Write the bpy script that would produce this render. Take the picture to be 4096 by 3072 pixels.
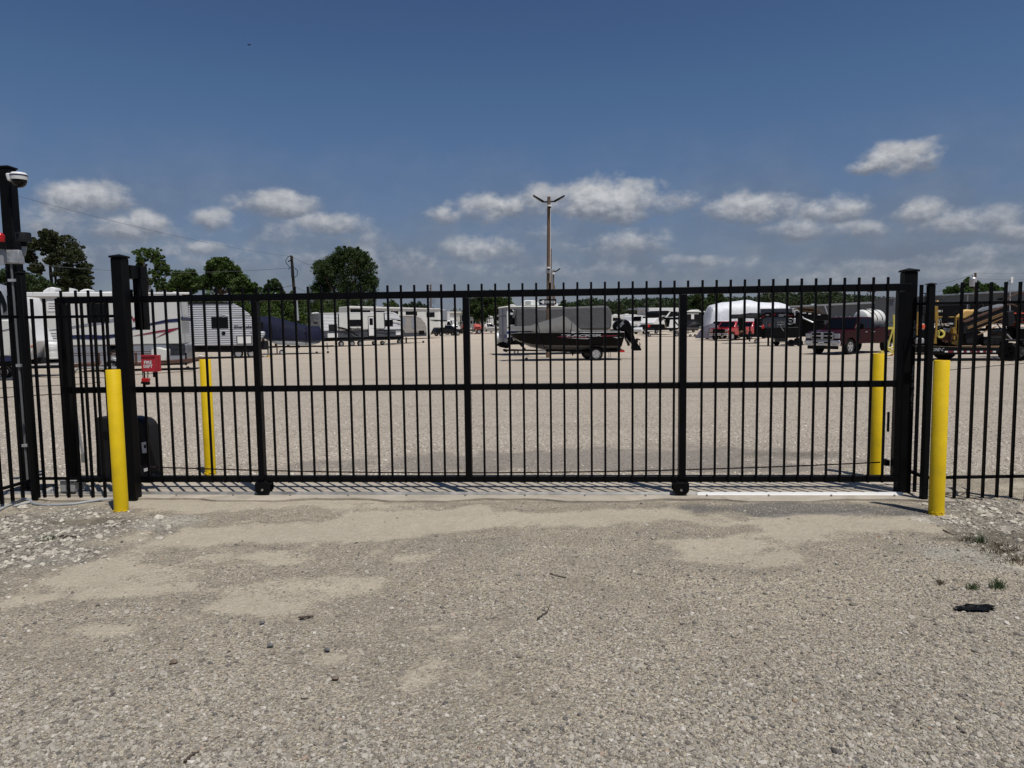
import bpy, bmesh, math, random
import numpy as np
from mathutils import Vector, Matrix
random.seed(7); rng = np.random.default_rng(7)
for _o in list(bpy.data.objects): bpy.data.objects.remove(_o)
SC = bpy.context.scene; COL = SC.collection
# ------------------------------------------------------------------ camera
F = 2840.0; EYE = 1.5; PITCH = math.radians(4.8); ROLL = 0.0132
_ca, _sa = math.cos(ROLL), math.sin(ROLL)
_fw = Vector((0, math.cos(PITCH), -math.sin(PITCH)))
_u0 = Vector((0, math.sin(PITCH), math.cos(PITCH))); _r0 = Vector((1, 0, 0))
_rt = _r0*_ca - _u0*_sa; _up = _u0*_ca + _r0*_sa
# roll sense: world verticals lean to the left going up, the horizon climbs to the right
_rt, _up = _r0*_ca - _u0*_sa, _u0*_ca + _r0*_sa
cam_d = bpy.data.cameras.new('camera'); cam = bpy.data.objects.new('camera', cam_d); COL.objects.link(cam)
cam_d.sensor_width = 36; cam_d.lens = F/4096*36; cam_d.clip_start = .05; cam_d.clip_end = 6000
_m = Matrix((( _rt.x, _up.x, -_fw.x, 0), (_rt.y, _up.y, -_fw.y, 0), (_rt.z, _up.z, -_fw.z, EYE), (0, 0, 0, 1)))
cam.matrix_world = _m
SC.camera = cam

def zg(Y):
    s = min(max((Y-8)/20, 0), 1); a = s*s*(3-2*s)
    t = min(max((Y-72)/45, 0), 1); b = t*t*(3-2*t)
    return -.30*a + .30*b
def ray(u, v): return _rt*((u-2048)/F) + _up*(-(v-1536)/F) + _fw
def hor(u):
    a, b = ray(u, 0).z, ray(u, 1000).z
    return 1000*a/(a-b)
def W(u, D):
    d = ray(u, hor(u)); return Vector((d.x/d.y*D, D, zg(D)))
def P(u, v, D):
    d = ray(u, v); return Vector((d.x/d.y*D, D, EYE + d.z/d.y*D))
def G(u, v):
    D = 6.
    d = ray(u, v)
    for _ in range(60): D = .5*D + .5*(EYE - zg(D))*d.y/(-d.z)
    return Vector((d.x/d.y*D, D, zg(D)))
# ------------------------------------------------------------------ sun, sky, exposure
SUN_EL = math.radians(69); SUN_DIR = Vector((.30, -.42, 0)).normalized()*math.cos(SUN_EL) + Vector((0, 0, math.sin(SUN_EL)))
sd = bpy.data.lights.new('sun', 'SUN'); sd.energy = 4.1; sd.angle = math.radians(.5); sd.color = (1, .96, .9)
sun = bpy.data.objects.new('sun', sd); COL.objects.link(sun)
sun.rotation_euler = SUN_DIR.to_track_quat('Z', 'Y').to_euler(); sun.location = SUN_DIR*50
class NT:
    def __init__(s, t): s.t = t; t.nodes.clear()
    def n(s, typ, **k):
        nd = s.t.nodes.new(typ)
        for a, b in k.items(): setattr(nd, a, b)
        return nd
    def l(s, a, b): s.t.links.new(a, b)
    def put(s, sock, v):
        if isinstance(v, bpy.types.NodeSocket): s.l(v, sock)
        else: sock.default_value = v
    def m(s, op, a, b=0., c=0., clamp=False):
        nd = s.n('ShaderNodeMath', operation=op, use_clamp=clamp)
        s.put(nd.inputs[0], a); s.put(nd.inputs[1], b)
        if op in ('MULTIPLY_ADD', 'SMOOTH_MIN', 'SMOOTH_MAX'): s.put(nd.inputs[2], c)
        return nd.outputs[0]
    def mix(s, f, a, b, blend='MIX'):
        nd = s.n('ShaderNodeMix', data_type='RGBA', blend_type=blend)
        s.put(nd.inputs[0], f)
        s.put(nd.inputs[6], a if isinstance(a, bpy.types.NodeSocket) else (*a[:3], 1))
        s.put(nd.inputs[7], b if isinstance(b, bpy.types.NodeSocket) else (*b[:3], 1))
        return nd.outputs[2]
    def ramp(s, f, stops, interp='LINEAR'):
        nd = s.n('ShaderNodeValToRGB'); cr = nd.color_ramp; cr.interpolation = interp
        while len(cr.elements) < len(stops): cr.elements.new(.5)
        for e, (p, c) in zip(cr.elements, stops): e.position = p; e.color = (*c, 1) if len(c) == 3 else c
        s.put(nd.inputs[0], f); return nd.outputs[0]
    def rng(s, v, a, b, c=0., d=1., smooth=False):
        nd = s.n('ShaderNodeMapRange', interpolation_type='SMOOTHSTEP' if smooth else 'LINEAR')
        for i, x in enumerate((v, a, b, c, d)): s.put(nd.inputs[i], x)
        return nd.outputs[0]
    def noise(s, vec, scale, detail=3, rough=.5, dist=0., out=0):
        nd = s.n('ShaderNodeTexNoise'); s.put(nd.inputs['Vector'], vec)
        nd.inputs['Scale'].default_value = scale; nd.inputs['Detail'].default_value = detail
        nd.inputs['Roughness'].default_value = rough; nd.inputs['Distortion'].default_value = dist
        return nd.outputs[out]
world = bpy.data.worlds.new('World'); SC.world = world; world.use_nodes = True
w = NT(world.node_tree)
sky = w.n('ShaderNodeTexSky', sky_type='NISHITA', sun_disc=False, sun_elevation=SUN_EL,
          sun_rotation=math.atan2(SUN_DIR.x, SUN_DIR.y), altitude=200., air_density=1.0, dust_density=.6, ozone_density=2.5)
tc = w.n('ShaderNodeTexCoord'); sp = w.n('ShaderNodeSeparateXYZ'); w.l(tc.outputs['Generated'], sp.inputs[0])
az = w.m('ARCTAN2', sp.outputs[0], sp.outputs[1]); el = w.m('ARCSINE', sp.outputs[2])
cb = w.n('ShaderNodeCombineXYZ'); w.l(az, cb.inputs[0]); w.l(w.m('MULTIPLY', el, 1.35), cb.inputs[1])
nzc = w.noise(cb.outputs[0], 22, 7, .58, .15)
sh_ = w.n('ShaderNodeVectorMath', operation='ADD'); w.l(cb.outputs[0], sh_.inputs[0]); sh_.inputs[1].default_value = (-.004, -.009, 0)
nzc2 = w.noise(sh_.outputs[0], 22, 7, .58, .15)
nzb = w.noise(cb.outputs[0], 6.5, 5, .55, .1)
nzs = w.noise(cb.outputs[0], 60, 5, .6)
CLOUDS = [(190,430,66,34,1),(235,490,150,36,.62),(322,478,32,24,1),(595,440,74,27,1),(456,476,42,22,.7),(718,485,72,24,.85),(445,536,36,15,.95),
 (1035,540,82,27,.85),(962,465,40,19,.8),(1062,450,90,30,.9),(1185,432,70,30,.9),(1312,436,100,46,1.1),(1440,440,55,22,.8),(1165,505,34,18,.6),
 (1345,528,100,30,.72),(1622,452,80,34,.95),(1790,455,80,28,.8),(1850,498,50,20,.75),(1945,343,58,30,1),(1895,358,42,16,.8),(1988,458,48,22,.8),
 (2100,480,85,27,.8),(2200,500,50,22,.7),(1720,495,90,25,.62),(1490,565,60,15,.65),(2100,552,100,24,.6),(1900,575,130,18,.5),(660,510,150,32,.5),(800,570,240,36,.5),(330,560,260,40,.5),(1180,590,500,24,.42),(2000,600,400,26,.42)]
best = None; tops = None
for (x, y, rx, ry, s) in CLOUDS:
    d = ray(x*1.8517, y*1.8517).normalized(); a0 = math.atan2(d.x, d.y); e0 = math.asin(d.z)
    if abs(a0) < 10:
        dx = w.m('MULTIPLY', w.m('SUBTRACT', az, a0), 1/(rx*1.8517/F)); dy = w.m('MULTIPLY', w.m('SUBTRACT', el, e0), 1/(ry*1.8517/F*.95))
        dd = w.m('ADD', w.m('MULTIPLY', dx, w.m('MULTIPLY', dx, .80)), w.m('MULTIPLY', dy, w.m('MULTIPLY', dy, .85)))
        v = w.m('MULTIPLY_ADD', dd, -s*.55, s)
        if best is None: best, tops = v, dy
        else:
            sel = w.rng(w.m('SUBTRACT', v, best), -.3, .3, 0, 1, True); tops = w.m('ADD', tops, w.m('MULTIPLY', sel, w.m('SUBTRACT', dy, tops)))
            best = w.m('SMOOTH_MAX', best, v, .12)
shape = w.m('ADD', w.m('MAXIMUM', best, -.6), w.m('MULTIPLY', w.m('SUBTRACT', nzc, .5), 1.75))
shape = w.m('ADD', shape, w.m('MULTIPLY', w.m('SUBTRACT', nzs, .5), .6))
dens = w.m('POWER', w.rng(shape, .08, .92, 0, 1, True), 1.35)
low = w.m('MULTIPLY', w.rng(el, .30, .03, 0, 1, True), w.rng(nzb, .34, .60, .25, 1, True))
dens = w.m('MULTIPLY', dens, w.rng(el, .02, .20, .55, 1))
# upper, sunlit edges of a cloud are brighter than its underside
lit = w.rng(w.m('ADD', w.m('MULTIPLY', shape, .55), w.m('MULTIPLY', w.m('SUBTRACT', nzc2, nzc), 3.2)), .0, 1.2, 0, 1, True)
lit = w.m('MULTIPLY', w.m('ADD', w.m('MULTIPLY', lit, .55), w.rng(w.m('ADD', tops, w.m('MULTIPLY', w.m('SUBTRACT', nzs, .5), 1.2)), -.7, .75, 0, .62, True)), 1.0, 0., True)
ccol = w.mix(lit, (.20, .225, .28), (.70, .71, .73))
hs = w.n('ShaderNodeHueSaturation'); hs.inputs['Saturation'].default_value = .86; w.l(sky.outputs[0], hs.inputs['Color'])
K = .058
skyc = w.mix(1., hs.outputs[0], (.93, .97, 1.10), 'MULTIPLY')
tint = w.ramp(el, [(0, (.75, .73, .80)), (.085, (.745, .74, .81)), (.118, (.73, .77, .85)), (.216, (.68, .83, .95)), (.307, (.63, .84, .97)), (.41, (.56, .74, .92))])
skyc = w.mix(1., skyc, tint, 'MULTIPLY')
cc = w.mix(1., ccol, (1/K*.82,)*3, 'MULTIPLY')
lowc = w.mix(1., w.mix(w.rng(nzc, .4, .65), (.155, .19, .255), (.215, .25, .31)), (1/K*.95,)*3, 'MULTIPLY')
skyc = w.mix(w.m('MULTIPLY', low, .78), skyc, lowc)
out = w.mix(dens, skyc, cc)
bg = w.n('ShaderNodeBackground'); w.l(out, bg.inputs[0]); bg.inputs[1].default_value = K
wo = w.n('ShaderNodeOutputWorld'); w.l(bg.outputs[0], wo.inputs[0])
SC.view_settings.view_transform = 'Standard'; SC.view_settings.look = 'None'
SC.view_settings.exposure = 0.; SC.view_settings.gamma = 1.; SC.view_settings.use_curve_mapping = False
# ------------------------------------------------------------------ materials
def M(name, col, rough=.55, metal=0., var=.12, vscale=3., bump=0., bscale=40., coat=0., siding=0., corr=0., dirt=0., bdetail=4, stretch=None):
    m = bpy.data.materials.new(name); m.use_nodes = True; t = NT(m.node_tree)
    b = t.n('ShaderNodeBsdfPrincipled'); o = t.n('ShaderNodeOutputMaterial'); t.l(b.outputs[0], o.inputs[0])
    tc = t.n('ShaderNodeTexCoord'); vec = tc.outputs['Object']
    if stretch:
        mp = t.n('ShaderNodeMapping'); mp.inputs['Scale'].default_value = stretch; t.l(vec, mp.inputs[0]); vec = mp.outputs[0]
    nz = t.noise(vec, vscale, 5, .6)
    c = t.mix(t.rng(nz, .3, .7), [x*(1-var) for x in col], [min(1, x*(1+var)) for x in col])
    if dirt:
        n2 = t.noise(vec, vscale*1.7, 6, .65, .3)
        c = t.mix(t.rng(n2, .52, .75, 0, dirt), c, (.19, .15, .11))
    t.l(c, b.inputs['Base Color'])
    t.put(b.inputs['Roughness'], t.rng(nz, .3, .7, max(0, rough-.08), min(1, rough+.08)))
    b.inputs['Metallic'].default_value = metal; b.inputs['Specular IOR Level'].default_value = .12 if max(col) < .04 and rough > .2 else (.3 if name.startswith('yellow') else .5); b.inputs['Coat Weight'].default_value = coat
    h = None
    if bump: h = t.m('MULTIPLY', t.noise(vec, bscale, bdetail, .6), bump)
    if siding or corr:
        wv = t.n('ShaderNodeTexWave', wave_type='BANDS', bands_direction='Z' if siding else 'X', wave_profile='SIN')
        wv.inputs['Scale'].default_value = 1/(siding or corr)*.314*1.0; t.l(tc.outputs['Object'], wv.inputs[0])
        hh = t.m('MULTIPLY', wv.outputs['Fac'], (siding or corr)*.13)
        h = hh if h is None else t.m('ADD', h, hh)
    if h is not None:
        bp = t.n('ShaderNodeBump'); bp.inputs['Strength'].default_value = 1.; bp.inputs['Distance'].default_value = 1.
        t.l(h, bp.inputs['Height']); t.l(bp.outputs[0], b.inputs['Normal'])
    return m
BLK = M('black powder coat', (.0022, .0022, .0028), .45, 0, .25, 8, .0006, 60)
BLKW = M('worn black paint', (.0032, .0032, .0036), .5, 0, .3, 5, .001, 40)
YEL = M('yellow bollard paint', (.68, .465, .005), .5, 0, .12, 4, .0014, 45, dirt=.12)
RED = M('red box paint', (.42, .02, .03), .4, 0, .1, 5, .0005, 30)
WHT = M('white paint', (.72, .72, .70), .4, 0, .05, 3)
WHTD = M('white rv skin', (.62, .62, .58), .35, 0, .04, 1.5, dirt=.08)
CREAM = M('cream rv skin', (.55, .54, .48), .4, 0, .05, 1.5, dirt=.1)
WSID = M('white ribbed siding', (.66, .67, .68), .4, 0, .05, 1.2, siding=.13, dirt=.1)
SSID = M('silver ribbed siding', (.42, .43, .46), .38, .15, .08, 1.2, siding=.13)
TSID = M('tan ribbed siding', (.30, .28, .25), .45, 0, .07, 1.2, siding=.13)
DSID = M('charcoal ribbed siding', (.05, .055, .065), .45, 0, .1, 1.2, siding=.13)
GRYP = M('grey rv paint', (.22, .235, .265), .4, 0, .05, 1.5)
DGRY = M('dark grey plastic', (.016, .016, .018), .5, 0, .15, 5, .001, 50)
LGRY = M('light grey plastic', (.36, .37, .37), .5, 0, .08, 5)
NAVY = M('navy stripe', (.006, .011, .055), .35)
MARN = M('dark red stripe', (.20, .012, .03), .35)
BLUE = M('blue stripe', (.01, .035, .16), .35)
GLASS = M('dark window glass', (.002, .0025, .003), .16, 0, .1, 2); GLASS.node_tree.nodes['Principled BSDF'].inputs['Specular IOR Level'].default_value = .28
TYRE = M('tyre rubber', (.011, .011, .011), .8, 0, .2, 6)
CHR = M('bright metal', (.62, .63, .65), .22, .9, .1, 6)
GALV = M('galvanized steel', (.42, .43, .44), .45, .45, .25, 18)
PVC = M('grey pvc pipe', (.27, .28, .29), .5, 0, .1, 6)
CONC = M('concrete', (.37, .325, .26), .9, 0, .2, 2.5, .004, 60, dirt=.6)
WOOD = M('weathered pole wood', (.13, .085, .055), .85, 0, .35, 4, .006, 30, stretch=(6, 6, .6))
PLNK = M('old brown planks', (.20, .12, .06), .85, 0, .4, 5, .004, 20)
RUST = M('rusty steel', (.09, .045, .032), .8, .2, .4, 6, .002, 40)
NCOV = M('navy boat cover', (.009, .011, .027), .75, 0, .25, 1.2, .05, 2.2, bdetail=6)
GCOV = M('grey rv cover', (.075, .075, .078), .7, 0, .12, 1., .05, 2.5, bdetail=6)
BCOV = M('grey boat cover', (.10, .098, .092), .8, 0, .12, 2., .05, 3.5, bdetail=5)
WWRP = M('white shrink wrap', (.66, .67, .70), .5, 0, .08, .8, .10, 1.6, bdetail=6, stretch=(1.6, 1.6, .35))
BTARP = M('black tarp', (.012, .012, .013), .55, 0, .3, 1., .06, 2.)
PTARP = M('grey violet tarp', (.075, .068, .092), .75, 0, .2, 1., .09, 2.6, bdetail=6)
RPNT = M('bright red car paint', (.40, .012, .015), .25, 0, .05, 1, coat=.6)
MPNT = M('maroon car paint', (.024, .0015, .004), .38, .0, .08, 1)
BPNT = M('black car paint', (.004, .004, .005), .24, .0, .1, 1, coat=.25)
WPNT = M('white car paint', (.70, .70, .69), .25, 0, .03, 1, coat=.5)
SPNT = M('silver car paint', (.34, .33, .31), .3, .4, .05, 1, coat=.5)
HULLG = M('grey hull paint', (.17, .17, .17), .35, 0, .1, 1.5, dirt=.2)
HULLK = M('black hull paint', (.003, .003, .0035), .28, 0, .1, 2)
ORNG = M('orange red plastic', (.62, .07, .025), .6, 0, .15, 3)
SALM = M('faded red cover', (.42, .075, .055), .7, 0, .12, 1.5, .03, 3)
MACH = M('machine yellow', (.28, .165, .02), .5, 0, .25, 5, dirt=.5)
TAN = M('tan engine hood', (.62, .38, .11), .5, 0, .08, 2)
SYEL = M('light yellow paint', (.70, .60, .12), .5, 0, .08, 4)
MTLW = M('grey metal cladding', (.105, .115, .13), .5, .2, .08, .5, corr=.32)
MROOF = M('pale roof trim', (.55, .58, .60), .45, .1, .06, .5)
TANKW = M('white water tank', (.66, .66, .62), .5, 0, .05, 1., dirt=.1)
LRED = M('red lamp lens', (.45, .01, .01), .2, 0, .1, 20)
AMB = M('orange lamp lens', (.55, .16, .03), .3)
TROOF = M('rv roof cream', (.72, .70, .62), .5, 0, .06, 1.5, dirt=.15)
CHAIN = M('rusty chain steel', (.05, .032, .025), .7, .5, .4, 30)
STEELT = M('worn rail steel', (.30, .29, .27), .5, .5, .3, 8)
BLKPL = M('black trim', (.005, .005, .0055), .45)
LENS = M('clear headlamp', (.5, .52, .55), .15, .4)
BIRDM = M('dark feathers', (.01, .01, .015), .8)
STICKM = M('dry stick', (.06, .042, .03), .9, 0, .3, 30)
# ------------------------------------------------------------------ mesh helpers
class MB:
    def __init__(s): s.v = []; s.f = []
    def add(s, vs, fs):
        k = len(s.v); s.v += [tuple(p) for p in vs]; s.f += [tuple(i+k for i in f) for f in fs]; return s
    def poly(s, pts, y0, y1):
        n = len(pts); a = sum(pts[i][0]*pts[(i+1) % n][1]-pts[(i+1) % n][0]*pts[i][1] for i in range(n))
        if a < 0: pts = pts[::-1]
        vs = [(x, y0, z) for x, z in pts] + [(x, y1, z) for x, z in pts]
        return s.add(vs, [tuple(range(n)), tuple(range(2*n-1, n-1, -1))] + [((i+1) % n, i, n+i, n+(i+1) % n) for i in range(n)])
    def box(s, x0, x1, y0, y1, z0, z1): return s.poly([(x0, z0), (x1, z0), (x1, z1), (x0, z1)], y0, y1)
    def hexa(s, a, b):
        n = len(a)
        return s.add(list(a)+list(b), [tuple(range(n))[::-1], tuple(range(n, 2*n))] + [(i, (i+1) % n, n+(i+1) % n, n+i) for i in range(n)])
    def tube(s, path, r, seg=8, r1=None):
        path = [Vector(p) for p in path]; n = len(path); vs = []; fs = []
        for i, p in enumerate(path):
            t = (path[min(i+1, n-1)]-path[max(i-1, 0)]).normalized()
            a = t.orthogonal().normalized() if i == 0 else (pa - t*pa.dot(t)).normalized()
            pa = a; b = t.cross(a); rr = r if r1 is None else r+(r1-r)*i/(n-1)
            vs += [p + (a*math.cos(6.28318*k/seg)+b*math.sin(6.28318*k/seg))*rr for k in range(seg)]
        for i in range(n-1):
            for k in range(seg): k2 = (k+1) % seg; fs.append((i*seg+k, i*seg+k2, (i+1)*seg+k2, (i+1)*seg+k))
        fs += [tuple(range(seg))[::-1], tuple(range((n-1)*seg, n*seg))]
        return s.add(vs, fs)
    def lathe(s, prof, c, ax='z', seg=24):
        vs = []; n = len(prof)
        for k in range(seg):
            a = 6.2831853*k/seg
            for r, h in prof:
                x, y = r*math.cos(a), r*math.sin(a)
                vs.append({'z': (c[0]+x, c[1]+y, c[2]+h), 'y': (c[0]+x, c[1]+h, c[2]+y), 'x': (c[0]+h, c[1]+x, c[2]+y)}[ax])
        fs = [(k*n+i, ((k+1) % seg)*n+i, ((k+1) % seg)*n+i+1, k*n+i+1) for k in range(seg) for i in range(n-1)]
        return s.add(vs, fs)
def obj(name, mb, mat, parent=None, bev=0., smooth=False, seg=2, ang=35, recalc=True):
    me = bpy.data.meshes.new(name)
    me.from_pydata(mb.v, [], mb.f)
    if recalc:
        bm = bmesh.new(); bm.from_mesh(me); bmesh.ops.remove_doubles(bm, verts=bm.verts, dist=1e-5) if smooth else None
        bmesh.ops.recalc_face_normals(bm, faces=bm.faces); bm.to_mesh(me); bm.free()
    me.materials.append(mat)
    if smooth or bev:
        me.shade_smooth(); me.set_sharp_from_angle(angle=math.radians(ang))
    o = bpy.data.objects.new(name, me); COL.objects.link(o)
    if parent: o.parent = parent
    if bev:
        md = o.modifiers.new('b', 'BEVEL'); md.width = bev; md.segments = seg; md.limit_method = 'ANGLE'; md.angle_limit = math.radians(30)
    return o
def tag(o, label, cat, group=None, kind=None):
    if label: o['label'] = label
    if cat: o['category'] = cat
    if group: o['group'] = group
    if kind: o['kind'] = kind
    return o
def thing(name, label, cat, loc, rot=0., group=None):
    o = bpy.data.objects.new(name, None); COL.objects.link(o); o.empty_display_size = .1
    o.location = loc; o.rotation_euler = (0, 0, rot); return tag(o, label, cat, group)
def C(ox, oy, s): return lambda x, y: (ox+x/s, oy+y/s)
c1 = C(0, 600, 3.16); c2 = C(0, 1100, 2.765); c3 = C(0, 1600, 2.765); c4 = C(700, 1000, 2.765); c5 = C(1200, 1130, 3.16)
c6 = C(1900, 1130, 3.16); c7 = C(2400, 1130, 3.16); c8 = C(3000, 1130, 3.6867); r1 = C(3500, 1050, 3.6862); r2 = C(3400, 1450, 2.3707)
z1 = C(3020, 1210, 8.732); z2 = C(1840, 1180, 9.217); z3 = C(1700, 1200, 8.508); z4 = C(2500, 1200, 6.144); z5 = C(3600, 1180, 4.46)
z6 = C(500, 1500, 3.687); z7 = C(3500, 1950, 2.765); y1 = C(0, 1100, 3.687); y2 = C(200, 1150, 4.74); y3 = C(1950, 1200, 5.53)
y4 = C(2780, 1180, 6.506); y5 = C(0, 1850, 3.16); pc = C(2000, 700, 3.0175); DP = C(0, 0, 1/1.8517); SRC = C(0, 0, 1)
def textmesh(s, bold=0., ext=.004):
    cu = bpy.data.curves.new('t', 'FONT'); cu.body = s; cu.size = 1; cu.extrude = 0.; cu.offset = bold; cu.resolution_u = 2; cu.align_x = 'LEFT'
    o = bpy.data.objects.new('t', cu); COL.objects.link(o); bpy.context.view_layer.update()
    me = bpy.data.meshes.new_from_object(o.evaluated_get(bpy.context.evaluated_depsgraph_get()))
    bpy.data.objects.remove(o)
    vs = np.array([v.co[:2] for v in me.vertices]); fs = [tuple(p.vertices) for p in me.polygons]; bpy.data.meshes.remove(me)
    return vs, fs
def text(s, x0, z0, x1, z1, y, mat, parent, name='lettering', shear=0., bold=.02, rot=0.):
    vs, fs = textmesh(s, bold); lo = vs.min(0); hi = vs.max(0); q = (vs-lo)/(hi-lo)
    X = q[:, 0]*(x1-x0) + q[:, 1]*(z1-z0)*shear; Z = q[:, 1]*(z1-z0)
    if rot: cr, sr = math.cos(rot), math.sin(rot); X, Z = X*cr-Z*sr, X*sr+Z*cr
    mb = MB(); n = len(vs)
    front = [(x0+a, y, z0+b) for a, b in zip(X, Z)]
    mb.add(front, [f for f in fs])
    return obj(name, mb, mat, parent, recalc=False)
class Sd:
    """a vertical plane standing on the ground from one known place to another: local x runs along it, y away, z up"""
    def __init__(s, p0, p1, zb=None):
        s.p0 = Vector(p0); s.p1 = Vector(p1); s.zb = zb if zb is not None else (s.p0.z+s.p1.z)/2
        d = (s.p1-s.p0); d.z = 0; s.L = d.length; s.t = d/s.L; s.n = Vector((-s.t.y, s.t.x, 0)); s.rot = math.atan2(d.y, d.x); s.e = None
    @classmethod
    def at(c, uL, DL, uR, DR, zb=None): return c(W(uL, DL), W(uR, DR), zb)
    def thing(s, name, label, cat, group=None):
        s.e = thing(name, label, cat, (s.p0.x, s.p0.y, s.zb), s.rot, group); return s
    def q(s, u, v, y=0.):
        d = ray(u, v); o = Vector((0, 0, EYE)); pt = s.p0 + s.n*y
        k = (pt-o).dot(s.n)/d.dot(s.n); h = o + d*k
        return ((h-s.p0).dot(s.t), h.z - s.zb)
    def pts(s, c, pts, y=0.):
        if len(pts) == 4 and not isinstance(pts[0], (tuple, list)):
            a, b, cc, d = pts; pts = [(a, b), (cc, b), (cc, d), (a, d)]
            q = [s.q(*c(*p), y) for p in pts]
            x0 = (q[0][0]+q[3][0])/2; x1 = (q[1][0]+q[2][0])/2; z1_ = (q[0][1]+q[1][1])/2; z0 = (q[2][1]+q[3][1])/2
            return [(x0, z0), (x1, z0), (x1, z1_), (x0, z1_)]
        return [s.q(*c(*p), y) for p in pts]
    def P(s, name, c, pts, y0, y1, mat, parent=None, bev=0., seg=2):
        return obj(name, MB().poly(s.pts(c, pts, y0), y0, y1), mat, parent or s.e, bev, seg=seg)
    def D(s, name, c, pts, mat, parent=None, y0=-.015, th=.03, bev=0.): return s.P(name, c, pts, y0, y0+th, mat, parent, bev)
    def many(s, name, c, plist, y0, y1, mat, parent=None, bev=0.):
        mb = MB()
        for p in plist: mb.poly(s.pts(c, p, y0), y0, y1)
        return obj(name, mb, mat, parent or s.e, bev)
    def tube(s, name, c, path, y, r, mat, parent=None, seg=6):
        pp = [(lambda q: (q[0], y, q[1]))(s.q(*c(*p), y)) for p in path]
        return obj(name, MB().tube(pp, r, seg), mat, parent or s.e, smooth=True)
    def wheel(s, c, x, y, rpx, y0=.05, w=.22, rim=CHR, parent=None, name='wheel', spokes=5):
        cx, cz = s.q(*c(x, y), y0); ex, ez = s.q(*c(x, y+rpx), y0); r = cz-ez
        if cz - r < -.02 or cz - r > .03: cz = r
        return wheel(cx, y0, cz, r, w, rim, parent or s.e, name, spokes)
    def text(s, c, st, rect, mat, y=-.02, parent=None, shear=0., bold=.02, rot=0.):
        q = s.pts(c, rect, y); return text(st, q[0][0], q[0][1], q[1][0], q[2][1], y, mat, parent or s.e, shear=shear, bold=bold, rot=rot)
def wheel(cx, y0, cz, r, w, rim, parent, name='wheel', spokes=5, side=1):
    ya, yb = y0, y0+w*side
    k = side
    prof = [(r*.60, .02*k), (r*.72, -.0), (r*.93, .0), (r, .035*k), (r, w*k-.035*k), (r*.93, w*k), (r*.6, w*k)]
    t = obj(name, MB().lathe(prof, (cx, y0, cz), 'y', 28), TYRE, parent, smooth=True, ang=50)
    mb = MB().lathe([(r*.62, .01*k), (r*.58, .01*k), (r*.54, .06*k), (r*.5, .10*k), (0.001, .10*k)], (cx, y0, cz), 'y', 24)
    mb.lathe([(r*.16, .10*k), (r*.15, .02*k), (0.001, .015*k)], (cx, y0, cz), 'y', 12)
    for i in range(spokes):
        a = 6.2832*i/spokes + .3; ca, sa = math.cos(a), math.sin(a); h = r*.085
        vs = [(cx+ca*d-sa*e, y0+yy*k, cz+sa*d+ca*e) for yy in (.02, .07) for d, e in ((r*.1, -h), (r*.57, -h*1.1), (r*.57, h*1.1), (r*.1, h))]
        mb.hexa(vs[:4], vs[4:])
    obj('rim', mb, rim, t, smooth=True)
    return t
def loft(name, secs, mat, parent, smooth=True, cap=True, ang=40, bev=0.):
    n = len(secs[0]); mb = MB(); vs = [p for s_ in secs for p in s_]; fs = []
    for i in range(len(secs)-1):
        for k in range(n-1): fs.append((i*n+k, i*n+k+1, (i+1)*n+k+1, (i+1)*n+k))
    if cap: fs += [tuple(range(n)), tuple(range((len(secs)-1)*n, len(secs)*n))[::-1]]
    mb.add(vs, fs); return obj(name, mb, mat, parent, bev, smooth=smooth, ang=ang)
# ------------------------------------------------------------------ ground
def vnoise(x, y, s, seed=0):
    x = np.asarray(x)*s; y = np.asarray(y)*s; xi = np.floor(x).astype(np.int64); yi = np.floor(y).astype(np.int64); fx = x-xi; fy = y-yi
    fx = fx*fx*(3-2*fx); fy = fy*fy*(3-2*fy)
    def h(a, b):
        k = (a*374761393 + b*668265263 + seed*974711) & 0xffffffff; k = ((k ^ (k >> 13))*1274126177) & 0xffffffff
        return ((k ^ (k >> 16)) & 0xffff)/65535.
    return (h(xi, yi)*(1-fx)+h(xi+1, yi)*fx)*(1-fy) + (h(xi, yi+1)*(1-fx)+h(xi+1, yi+1)*fx)*fy
def fbm(x, y, s, seed=0, o=4): return sum(vnoise(x, y, s*2**i, seed+i)*.5**i for i in range(o))/sum(.5**i for i in range(o))
def blob(x, y, lst, seed, warp=.9):
    r = np.zeros_like(x)
    nx = (fbm(x, y, 1.3, seed)-.5)*2*warp; ny = (fbm(x, y, 1.3, seed+9)-.5)*2*warp; nn = (fbm(x, y, 3.5, seed+5)-.5)*1.1
    for (cu, cv, ru, rv, s, rot) in lst:
        c = G(cu*1.8517, cv*1.8517); rx = ru*1.8517/F*c.y*1.02; ry = abs(G(cu*1.8517, (cv-rv)*1.8517).y - c.y)
        ca, sa = math.cos(rot), math.sin(rot); dx = x-c.x+nx*min(rx, .5); dy = y-c.y+ny*min(ry, .5)
        a = (dx*ca+dy*sa)/rx; b = (-dx*sa+dy*ca)/ry; d = np.sqrt(a*a+b*b)
        r = np.maximum(r, s*(lambda q: q*q*(3-2*q))(np.clip((1.45-d+nn*1.1)/1.1, 0, 1))*(d < 2.4))
    return np.clip(r, 0, 1)
SAND = [(700,1272,190,30,1,0),(170,1262,200,32,.8,0),(430,1150,130,30,.8,.2),(1480,1160,70,36,.8,0),(1010,1120,260,20,.75,0),(780,1150,160,22,.8,0),(1310,1255,150,32,.8,0),
        (1690,1150,170,26,.75,0),(1180,1215,120,22,.6,0),(1990,1190,110,26,.55,0),(1850,1290,120,28,.5,0),(620,1215,120,18,.6,0),(1950,1490,130,24,.45,0),(330,1110,120,12,.7,0),(900,1225,200,22,.6,0)]
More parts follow.
